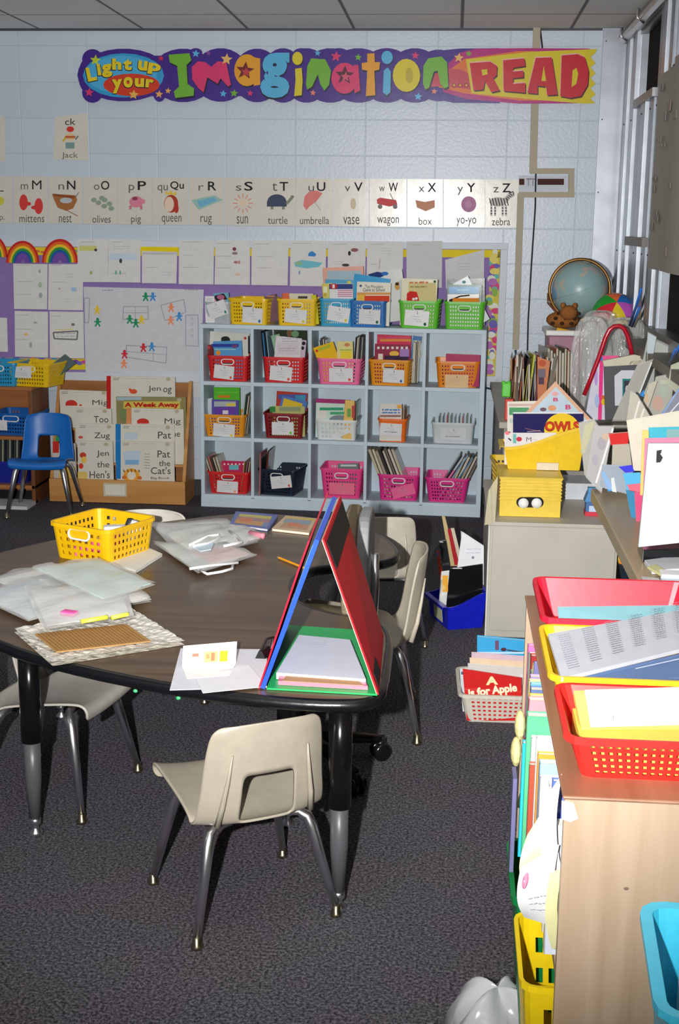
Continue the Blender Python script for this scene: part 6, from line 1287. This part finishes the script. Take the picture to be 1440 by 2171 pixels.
puffy(1322, 735, 50, 58, 6.3, 'bulging clear plastic bag behind the red bag handle', 32, .09)
puffy(1270, 690, 34, 30, 6.5, 'small white crumpled clear bag just below the globe', 33, .06)
# gift bag with red handle
GY = 5.85
gb = thing('gift_bag', 'pink and white gift bag with a tall red handle', 'bag', onY(1300, 880, GY))
MB().prism([onY(x, y, GY) for x, y in ((1262, 768), (1312, 764), (1312, 890), (1240, 890))], (0, .09, 0), M((214, 214, 230), 'gloss')).build('body', gb, w=1)
ag = Art(lambda x, y: onY(x, y, GY), (0, -1, 0), down=True); ag.poly([(1272, 762), (1280, 762), (1276, 890), (1268, 890)], K(236, 60, 140)); ag.rect(1276, 754, 1312, 763, K(236, 90, 150)); ag.rect(1270, 756, 1278, 765, K(40, 130, 210)); ag.ell(1264, 800, 4, 18, K(190, 160, 220)); ag.ell(1266, 850, 5, 14, K(170, 190, 230)); ag.ell(1280, 852, 5, 7, K(230, 190, 40)); ag.ell(1279, 842, 4, 4, K(206, 110, 40)); ag.mb.build('printed_front', gb, w=1)
MB().tube([onY(x, y, GY - .012) for x, y in ((1239, 838), (1252, 805), (1270, 758), (1284, 716), (1292, 700), (1302, 692), (1314, 691), (1324, 697), (1331, 712), (1337, 735), (1341, 756))], .0105, M((176, 22, 44), 'gloss'), 10).build('handle', gb, w=1, smooth=True)
# framed picture
FY = 5.7
fp = thing('framed_print', 'dark framed picture with a white mat leaning behind the bagged books', 'picture frame', onY(1330, 870, FY))
MB().prism([onY(x, y, FY) for x, y in ((1281, 772), (1372, 762), (1372, 890), (1284, 890))], (0, .02, 0), M((66, 68, 74), 'paint')).build('frame', fp, w=1)
MB().prism([onY(x, y, FY) for x, y in ((1278, 765), (1345, 752), (1372, 758), (1372, 772), (1281, 777))], (0, .024, 0), M((206, 200, 178), 'paper')).build('top_edge', fp, w=1)
af = Art(lambda x, y: onY(x, y, FY), (0, -1, 0), down=True); af.poly([(1303, 797), (1318, 785), (1368, 785), (1368, 860), (1304, 860)], K(206, 208, 216)); af.rect(1320, 803, 1366, 860, K(40, 130, 130)); af.rect(1323, 807, 1366, 860, K(56, 58, 70)); af.ell(1330, 826, 4, 9, K(200, 196, 206)); af.mb.build('mat_and_print', fp, w=1)
# ---------------------------------------------------------------- near counter along the windows
NC = thing('side_counter', 'tan wooden counter edge running along the windows at right', 'counter', (.73, 3.8, 0)); NCM = wood_mat('counter_tan', (150, 132, 100), (168, 150, 116), (180, 162, 128), axis=1, scale=16)
NZ = .75
MB().box((.505, 3.10, NZ - .045), (.94, 4.56, NZ), NCM).build('countertop', NC, w=1, bevel=.004)
for y in (3.2, 4.4): MB().box((.84, y, 0), (.89, y + .05, NZ - .045), M((90, 84, 76), 'paint')).build('leg', NC, w=1)
def sleeve_mat():
    if 's' not in _bagm:
        m = bag_mat().copy(); m.name = 'clear_sleeve_film'; b = m.node_tree.nodes['Principled BSDF']; b.inputs['Alpha'].default_value = .14; b.inputs['Roughness'].default_value = .3; m.node_tree.nodes['Bump'].inputs['Strength'].default_value = .15; _bagm['s'] = m
    return _bagm['s']
# books in clear bags leaning along the counter and window
def leaner(P, Y, rgb, label, t=.014, art=None, film=True, name='bagged_book', cat='book'):
    o = pbook(P, Y, rgb, label, art, t, name, cat)
    if film:
        pts = [onY(x, y, Y - .006) for x, y in P]; c = sum(pts, Vector()) / len(pts); pts = [c + (p - c) * 1.05 for p in pts]
        MB().prism(pts, (0, .001, 0), sleeve_mat()).build('clear_sleeve', o, w=1)
    return o
leaner([(1375, 715), (1445, 748), (1420, 885), (1340, 885)], 5.55, (150, 160, 148), 'greenish grey bagged book leaning at the back of the hanging bags', art=lambda a: a.poly([(1378, 720), (1392, 727), (1362, 860), (1350, 860)], K(176, 190, 196)))
leaner([(1374, 705), (1392, 715), (1380, 780), (1372, 780)], 5.5, (176, 196, 206), 'narrow pale blue strip of a bagged book by the window', t=.006)
leaner([(1352, 775), (1384, 764), (1335, 890), (1300, 890)], 5.2, (140, 136, 122), 'brownish grey bagged book leaning right above the red clip', art=lambda a: a.line([(1382, 768), (1338, 880)], 3, K(226, 226, 222)))
leaner([(1392, 800), (1432, 792), (1418, 880), (1368, 888)], 5.0, (150, 150, 128), 'olive bagged picture book with orange animal leaning by the window', art=lambda a: (a.ell(1395, 855, 12, 16, K(186, 130, 96)), a.ell(1408, 830, 10, 12, K(140, 160, 130)), a.rect(1400, 806, 1426, 814, K(170, 176, 140))))
leaner([(1376, 815), (1394, 808), (1376, 862), (1360, 866)], 4.95, (180, 170, 140), 'cream bagged booklet with a blue corner leaning by the window', art=lambda a: (a.poly([(1362, 830), (1366, 826), (1366, 842), (1356, 838)], K(50, 130, 200)), a.rect(1368, 835, 1374, 852, K(206, 150, 70))))
leaner([(1424, 775), (1450, 765), (1450, 850), (1418, 815)], 4.9, (150, 156, 110), 'yellow green bagged book at the right picture edge', art=lambda a: a.ell(1432, 800, 7, 10, K(206, 190, 80)))
leaner([(1424, 845), (1450, 815), (1450, 890), (1400, 890)], 4.75, (40, 56, 110), 'dark blue bagged book with white lines at the right picture edge', art=lambda a: (a.line([(1400, 885), (1440, 825)], 3, K(80, 140, 220)), a.line([(1412, 885), (1448, 845)], 2.4, K(226, 226, 236)), a.line([(1425, 890), (1450, 860)], 2.4, K(200, 206, 220))))
leaner([(1338, 830), (1352, 838), (1384, 892), (1330, 892)], 4.7, (176, 168, 146), 'tan bagged booklet with white page edges above the cream tray', art=lambda a: (a.line([(1356, 850), (1345, 890)], 4, K(226, 222, 216)), a.line([(1366, 866), (1358, 890)], 4, K(226, 222, 216))))
for i, P in enumerate(([(1335, 690), (1349, 650), (1360, 612)], [(1340, 692), (1356, 652)], [(1428, 760), (1446, 725)], [(1420, 770), (1434, 740)])):
    MB().tube([onX(x, y, .803) for x, y in P], .006, M((50, 110, 200), 'plastic'), 6).build('hanging_strap', smooth=True, label=['long blue and white strap hanging at the far window', 'short blue strap beside the long one at the far window', 'blue strap end at the right edge near the window ledge', 'second blue strap end at the right edge near the window ledge'][i], cat='strap')
leaner([(1228, 898), (1260, 890), (1278, 920), (1274, 1040), (1240, 1005)], 4.53, (150, 148, 132), 'clear magazine holder right of the owl bin with yellowish cover', art=lambda a: (a.poly([(1240, 900), (1262, 892), (1240, 960), (1230, 960)], K(176, 170, 110))))
leaner([(1262, 905), (1302, 905), (1290, 960), (1276, 1044), (1244, 1010)], 4.49, (160, 156, 160), 'lilac grey bagged magazine right of the owl bin', art=lambda a: (a.line([(1300, 908), (1264, 1024)], 4, K(236, 236, 234)), a.ell(1276, 940, 9, 14, K(130, 122, 140)), a.ell(1262, 975, 7, 12, K(140, 130, 150)), a.ell(1284, 925, 8, 7, K(190, 150, 110))))
NCY = 4.45
pbook([(1292, 920), (1334, 917), (1332, 945), (1296, 944)], NCY, (206, 50, 50), 'red folded flap of a bag above the beige pouch', t=.02)
leaner([(1300, 944), (1334, 942), (1340, 992), (1298, 995)], NCY - .03, (160, 146, 116), 'beige pouch below the red flap at the side counter')
leaner([(1278, 986), (1340, 988), (1345, 1050), (1272, 1032)], NCY - .06, (110, 136, 160), 'blue grey bagged book on the side counter', art=lambda a: (a.poly([(1274, 1000), (1282, 1000), (1304, 1040), (1290, 1042)], K(60, 150, 220)), a.poly([(1296, 1014), (1302, 1012), (1308, 1044), (1298, 1042)], K(214, 220, 220))))
pbook([(1312, 990), (1340, 986), (1346, 1000), (1326, 1002)], NCY - .09, (64, 64, 214), 'violet blue tab sticking out at the side counter', t=.005)
pbook([(1322, 1004), (1358, 1002), (1362, 1030), (1330, 1040)], NCY - .10, (90, 180, 226), 'light blue card on the side counter left of the clipboard', t=.006)
pbook([(1330, 1028), (1372, 1024), (1368, 1044), (1338, 1046)], NCY - .13, (226, 110, 130), 'pink card edge on the side counter left of the clipboard', t=.006)
pbook([(1328, 1040), (1348, 1044), (1348, 1104), (1340, 1104)], 4.1, (60, 130, 170), 'tall teal blue folder on the side counter', t=.01)
pbook([(1346, 1044), (1364, 1044), (1356, 1116), (1350, 1116)], 4.05, (206, 80, 120), 'tall pink folder on the side counter next to a teal one', t=.01)
pbook([(1330, 893), (1445, 872), (1445, 1000), (1345, 998)], 3.95, (200, 194, 178), 'large cream file folder standing behind the white clipboard', t=.02, kind='paper')
pbook([(1376, 907), (1445, 905), (1445, 960), (1376, 960)], 3.88, (70, 170, 190), 'teal folder behind the white clipboard', lambda a: a.rect(1414, 910, 1445, 930, K(120, 160, 160)), t=.008)
pbook([(1363, 912), (1376, 914), (1374, 1050), (1358, 1050)], 3.86, (240, 190, 110), 'orange yellow folder edge left of the white clipboard', t=.008)
pbook([(1368, 930), (1445, 928), (1445, 1120), (1362, 1120)], 3.84, (230, 130, 160), 'pink folder directly behind the white clipboard', t=.008)
KY = 3.45
kb = thing('clipboard', 'white clipboard standing upright on the side counter at the right edge', 'clipboard', onY(1400, 1160, KY))
MB().prism([onY(x, y, KY) for x, y in ((1375, 940), (1450, 940), (1450, 1150), (1354, 1160))], (0, .012, 0), M((196, 202, 208), 'plastic')).build('board', kb, w=1)
MB().prism([onY(x, y, KY - .006) for x, y in ((1402, 948), (1450, 944), (1450, 980), (1404, 981))], (0, .005, 0), M((206, 204, 200), 'plastic')).build('clip_plate', kb, w=1)
MB().prism([onY(x, y, KY - .008) for x, y in ((1393, 956), (1404, 954), (1400, 963), (1406, 970), (1400, 980), (1392, 981))], (0, .006, 0), M((20, 20, 22), 'plastic')).build('clip_hinge', kb, w=1)
def counter_slab(P, z, th, rgb, name, label, cat, kind='plastic'):
    return MB().prism([onZ(x, y, z) for x, y in P], (0, 0, th), M(rgb, kind)).build(name, label=label, cat=cat, bevel=.002)
counter_slab([(1352, 1168), (1452, 1172), (1452, 1190), (1362, 1192)], NZ + .001, .035, (26, 28, 32), 'black_device', 'black device lying at the foot of the white clipboard', 'device', 'gloss')
counter_slab([(1366, 1196), (1440, 1186), (1452, 1214), (1382, 1218)], NZ + .001, .012, (206, 208, 214), 'paper_stack', 'greyish paper stack on the side counter in front of the black device', 'paper', 'paper')
counter_slab([(1398, 1214), (1452, 1218), (1452, 1228), (1402, 1226)], NZ + .014, .010, (236, 236, 238), 'white_box', 'flat white box on the side counter at the right edge', 'box')
counter_slab([(1400, 1232), (1452, 1236), (1452, 1268), (1416, 1266)], NZ + .001, .014, (206, 222, 232), 'paper_stack', 'pale blue sheet on the side counter above the red tub', 'paper', 'paper')
counter_slab([(1360, 1226), (1398, 1230), (1414, 1266), (1376, 1266)], NZ + .001, .006, (196, 194, 196), 'paper_stack', 'grey sheet near the edge of the side counter', 'paper', 'paper')
counter_slab([(1372, 1206), (1390, 1200), (1412, 1212), (1400, 1222)], NZ + .014, .006, (200, 196, 140), 'yellow_card', 'yellowish card lying between papers on the side counter', 'card', 'paper')
# red bin under the counter
rb_ = bookbin((.76, 5.32, .001), 0, .15, .24, .16, .22, (206, 30, 36), 'red bin on the carpet between cabinet and side counter')
pbook([(1308, 1172), (1330, 1166), (1348, 1225), (1318, 1225)], 5.26, (240, 196, 50), 'yellow and orange booklet standing in the red bin', lambda a: a.ell(1320, 1190, 7, 8, K(236, 150, 40)))
pbook([(1312, 1195), (1350, 1210), (1360, 1245), (1318, 1230)], 5.235, (40, 50, 60), 'dark booklet across the front of the red bin')
pbook([(1290, 1120), (1306, 1122), (1350, 1220), (1340, 1224)], 5.30, (200, 196, 190), 'grey and orange booklet leaning out of the red bin', lambda a: a.poly([(1290, 1120), (1306, 1122), (1314, 1140), (1298, 1140)], K(230, 110, 70)))
# ================================================================ near bookcase
bc_ = thing('bookcase', 'light woodgrain bookcase in the right foreground, open towards the aisle', 'bookcase', (.42, 2.55, 0)); BZ = .76
WS = wood_mat('light_wood', (166, 142, 117), (177, 153, 128), (189, 166, 142), axis=2, scale=26, rough=.45); WT = wood_mat('top_wood', (140, 98, 72), (152, 110, 84), (164, 122, 94), axis=1, scale=20)
BX0, BX1, BY0, BY1 = .203, .56, 1.965, 3.12
MB().box((BX0 - .004, BY0 - .001, BZ - .006), (BX1, BY1 + .01, BZ), WT).build('top_board', bc_, w=1, bevel=.003)
MB().box((BX0, BY0, 0), (BX1, BY0 + .02, BZ - .006), WS).build('side_panel', bc_, w=1)
MB().box((BX0, BY1 - .02, 0), (BX1, BY1, BZ - .006), WS).build('side_panel', bc_, w=1)
MB().box((BX1 - .012, BY0 + .02, .02), (BX1, BY1 - .02, BZ - .022), WS).build('back_panel', bc_, w=1)
for z in (.06, .40): MB().box((BX0 + .005, BY0 + .02, z), (BX1 - .012, BY1 - .02, z + .02), WS).build('shelf_board', bc_, w=1)
MB().prism([onY(x, y, BY0 - .0002) for x, y in ((1191, 1697), (1216, 1702), (1226, 1735), (1210, 1742), (1191, 1736))], (0, -.001, 0), M((236, 234, 228), 'paper')).build('torn_sticker', bc_, w=1)
p = onY(1328, 1884, BY0 - .0005); MB().ball(p, (.0045, .0005, .003), K(120, 104, 90), 8).build('screw_hole', bc_, w=1)
# books poking out of the open side
rnd = random.Random(8)
NBK = [('bluish white', (206, 212, 226)), ('cobalt edged', (90, 110, 200)), ('off white', (214, 214, 210)), ('whitish', (210, 210, 214)), ('ice blue', (150, 190, 216)), ('red and yellow spotted', (220, 150, 60)), ('chalk white', (216, 216, 214)), ('brick red', (170, 80, 60)),
       ('pale grey', (190, 196, 200)), ('mint green', (90, 180, 130)), ('cyan', (50, 190, 216)), ('rose pink', (220, 140, 150)), ('bright white', (216, 216, 216)), ('orange yellow', (226, 170, 70)), ('navy and white', (90, 110, 150)), ('sky blue', (100, 160, 216)), ('straw yellow', (206, 196, 130)),
       ('tan', (190, 160, 120)), ('lilac', (150, 130, 180)), ('violet grey', (110, 108, 150)), ('mustard', (196, 176, 90)), ('aqua', (120, 200, 206)), ('maroon', (150, 50, 50)), ('cream', (220, 212, 190)), ('teal green', (70, 150, 120)), ('magenta spotted', (220, 110, 170))]
BKS = []
for i, (l, c) in enumerate(NBK):
    y = 2.075 + i * .035
    out = max(.003, (.008 + (y - 2.05) * .09 if y < 2.4 else .0395 - (y - 2.4) * .10) + rnd.uniform(-.006, .004))
    zt = rnd.uniform(.69, .742) - max(0, y - 2.62) * .14
    if l in ('cyan', 'brick red', 'bluish white'): zt = .665; out += .006
    BKS.append((y, out, zt, c))
LBK = [q[0] for q in NBK]
for (y, out, zt, c), l in zip(BKS, LBK):
    hh = zt - .424; mb = MB(); t = rnd.uniform(.012, .030); m = M(c, 'gloss')
    mb.box((0, -t / 2, 0), (.22, -t / 2 + .0015, hh), m).box((0, t / 2 - .0015, 0), (.22, t / 2, hh), m).box((0, -t / 2, 0), (.0015, t / 2, hh), m)
    mb.box((.0015, -t / 2 + .0015, .003), (.216, t / 2 - .0015, hh - .003), M((226, 222, 210), 'paper'))
    mb.build('standing_book', loc=(BX0 - out, y, .4215), rot=(0, 0, rnd.uniform(-.04, .04)), label='%s book standing in the open side of the foreground bookcase' % l, cat='book')
# floppy papers and yellow tabs bursting from the shelf
def flop(y, x0, z1, z0, rgb, label, d=.10, art=None, kind='paper'):
    m = M(rgb, kind)
    f = lambda u, v: Vector((BX0 - x0 * (1 - .55 * v) + .02 * math.sin(3 * v) - .005 * math.sin(9 * u), y + d * u + .01 * math.sin(6 * v), z0 + (z1 - z0) * v))
    return MB().grid(f, 6, 12, m).build('loose_papers', smooth=True, solid=.002, label=label, cat='paper')
def curl(P, Y, rgb, label, bend=.03, marks=None):
    """limp sheet hanging out of the shelf, bellied towards the aisle"""
    a, b, c, d = [onY(x, y, Y) for x, y in P]; m = M(rgb, 'paper')
    f = lambda u, v: a.lerp(b, u).lerp(d.lerp(c, u), v) + Vector((0, -bend * math.sin(PI * v) * (1 - .5 * u), 0)) + Vector((-.010 * math.sin(PI * v), 0, 0))
    mb = MB().grid(f, 8, 12, m)
    if marks:
        ar = Art(lambda u, v: f(u, v) + Vector((0, -.0006, 0)), (0, -1, 0), mb=mb); marks(ar)
    return mb.build('loose_papers', smooth=True, label=label, cat='paper')
curl([(1118, 1770), (1170, 1690), (1180, 1850), (1108, 1870)], 2.052, (214, 212, 176), 'cream dotted booklet curling out of the foreground bookcase', .02)
curl([(1104, 1840), (1186, 1790), (1186, 1968), (1112, 1945)], 2.035, (214, 214, 216), 'white papers with a pink spot drooping over the green tub', .02, lambda ar: (ar.ell(.2, .25, .09, .12, K(206, 130, 160)), ar.scrawl(.3, .5, .8, .8, 3, K(170, 172, 186), seed=5)))
curl([(1152, 1700), (1192, 1640), (1192, 1850), (1160, 1840)], 2.048, (216, 216, 214), 'white sheet hanging in front of the books in the foreground bookcase', .02)
curl([(1166, 1850), (1194, 1840), (1194, 2010), (1170, 2012)], 2.022, (214, 212, 160), 'pale yellow papers hanging beside the bookcase edge', .012)
o = flop(2.60, .030, .66, .44, (214, 208, 150), 'yellow green scalloped folder farthest out of the foreground bookcase', .03)
for z in (.62, .56): MB().ball((0, 0, 0), (.012, .03, .032), M((226, 216, 150), 'paper'), 12).build('paper_tab', loc=(BX0 - .030 - (.66 - z) * .1, 2.62, z), label=('upper' if z > .6 else 'lower') + ' rounded yellow paper tab sticking out of the foreground bookcase', cat='paper tab')
MB().box((-.004, -.03, 0), (.004, .03, .20), M((110, 110, 150), 'gloss')).build('folder', loc=(BX0 - .052, 2.45, .385), label='violet grey folder edge with white border in the foreground bookcase', cat='folder')
# green tub and yellow basket on the lowest shelf / floor
gt = MB(); gm = M((16, 130, 70), 'plastic')
free_basket((.288, 2.46, .081), PI / 2, .26, .22, .26, .22, .29, (14, 126, 66), 'green tub jutting from the lower shelf of the foreground bookcase', opening=False, solid=True, lip=.010)
free_basket((.288, 2.165, .081), PI / 2, .24, .20, .26, .22, .29, (240, 208, 20), 'yellow basket jutting from the lower shelf in front of the green tub', opening=False, nf=8, ns=8, nr=4, lip=.008)
MB().box((-.03, -.03, 0), (.03, .03, .05), M((40, 150, 230), 'plastic')).build('blue_block', loc=(.225, 2.16, .09), bevel=.006, rot=(0, 0, .4), label='blue cup shaped block inside the yellow basket in the foreground', cat='block')
# ---------------------------------------------------------------- tubs on top of the bookcase
def tub_at(xl, y0, y1, z0, h, w, rgb, label, rz=0.0, **k):
    return free_basket((xl + w / 2, (y0 + y1) / 2, z0), rz, w, w - .05, y1 - y0, y1 - y0 - .05, h, rgb, label, lip=k.pop('lip', .009), **k)
B1 = BZ + .001
rt = tub_at(.212, 2.02, 2.27, B1, .078, .34, (232, 44, 38), 'red perforated basket of yellow folders nearest on the foreground bookcase', opening=False, nf=20, ns=12, nr=5, vlo=.08, vhi=.84)
MB().box((.236, 2.052, B1 + .005), (.52, 2.235, B1 + .046), M((236, 206, 90), 'paper')).build('yellow_folder', label='thick stack of yellow folders seen through the holes of the nearest red basket', cat='folder')
yt = tub_at(.206, 2.31, 2.62, B1, .080, .34, (244, 200, 30), 'yellow tub of printed lists in the middle of the foreground bookcase', opening=False, solid=True)
rt2 = tub_at(.214, 2.66, 2.98, B1, .085, .34, (226, 32, 56), 'red tub with a pale blue sheet at the back of the foreground bookcase', opening=False, solid=True)
def tray_sheet(P, z0, z1, rgb, name, label, cat, th=.004, art=None):
    """sheet lying in a tub, tilted from z0 at its front corners to z1 at its back"""
    pts = [onZ(x, y, z) for (x, y), z in zip(P, (z1, z1, z0, z0))]; mb = MB().prism(pts, (0, 0, th), M(rgb, 'paper'))
    if art:
        a = Art(lambda u, v: pts[0].lerp(pts[1], u).lerp(pts[3].lerp(pts[2], u), v) + Vector((0, 0, th)), (0, 0, 1), mb=mb); art(a)
    return mb.build(name, label=label, cat=cat)
tray_sheet([(1216, 1478), (1500, 1470), (1500, 1558), (1232, 1560)], B1 + .035, B1 + .075, (222, 200, 100), 'yellow_folder', 'pale yellow folder filling the nearest red basket', 'folder', .012)
tray_sheet([(1240, 1466), (1500, 1458), (1500, 1536), (1252, 1542)], B1 + .053, B1 + .092, (206, 206, 204), 'paper_sheet', 'white paper sheet lying on the yellow folder in the red basket', 'paper', .003, lambda a: a.line([(.2, .86), (.205, .72)], .006, K(120, 120, 120)))
tray_sheet([(1162, 1352), (1500, 1290), (1500, 1370), (1190, 1446)], B1 + .072, B1 + .086, (186, 188, 196), 'list_sheet', 'white printed list lying slanted over the yellow tub', 'paper', .008, lambda a: [a.scrawl(.05 + .14 * q, .06, .12 + .14 * q, .92, 16, K(146, 148, 160), w=.012, seed=q) for q in range(7)])
tray_sheet([(1240, 1440), (1500, 1378), (1500, 1440), (1240, 1452)], B1 + .05, B1 + .066, (90, 112, 150), 'blue_folder', 'slate blue folder under the printed list in the yellow tub', 'folder', .006, lambda a: a.line([(.4, .3), (.98, .2)], .05, K(180, 190, 206)))
tray_sheet([(1182, 1290), (1500, 1286), (1500, 1352), (1188, 1352)], B1 + .055, B1 + .080, (140, 190, 200), 'blue_sheet', 'pale blue sheet lying in the back red tub', 'paper', .004, lambda a: a.scrawl(.12, .8, .2, .9, 1, K(120, 150, 160), seed=3))
# teal tote in the lower right corner
MB().box((.27, 1.545, 0), (.60, 1.84, .40), wood_mat('stool_wood', (120, 92, 66), (136, 106, 78), (150, 118, 88))).build('low_stool', bevel=.006, label='low wooden box carrying the teal bin in the bottom right corner', cat='stool')
free_basket((.468, 1.69, .401), -.06, .30, .26, .27, .23, .245, (70, 200, 232), 'teal plastic bin at the bottom right corner of the picture', opening=False, solid=True, lip=.018)
MB().box((-.11, -.10, 0), (.11, .10, .21), M((236, 238, 240), 'paper')).build('paper_stack', loc=(.478, 1.70, .408), label='white papers filling the teal bin at the bottom right', cat='paper')
# plastic bags on the carpet at the bottom
def floor_bag(c, r, label, m, seed):
    rnd = random.Random(seed); ph = [rnd.uniform(0, 6) for _ in range(5)]
    def f(u, v):
        a_ = 2 * PI * u; t = PI / 2 * (1 - v); q = 1 + .14 * math.sin(3 * a_ + ph[0]) + .08 * math.sin(7 * a_ + ph[1] + 4 * v) + .06 * math.sin(13 * a_ + ph[2] - 6 * v)
        return Vector((r[0] * math.cos(t) * math.cos(a_) * q, r[1] * math.cos(t) * math.sin(a_) * q, max(0, r[2] * math.sin(t) * (1 + .22 * math.sin(4 * a_ + ph[3]) * v * (1 - v) * 4))))
    return MB().grid(lambda u, v: f(u, 1 - v), 36, 12, m).build('plastic_bag', loc=c, smooth=True, label=label, cat='plastic bag')
floor_bag((.135, 2.43, .001), (.105, .10, .12), 'greyish white plastic bag on the carpet at the bottom edge', M((200, 202, 206), 'gloss'), 3)
floor_bag((.02, 2.36, .001), (.08, .07, .05), 'flat lilac white plastic bag corner at the bottom edge', M((206, 206, 222), 'gloss'), 5)
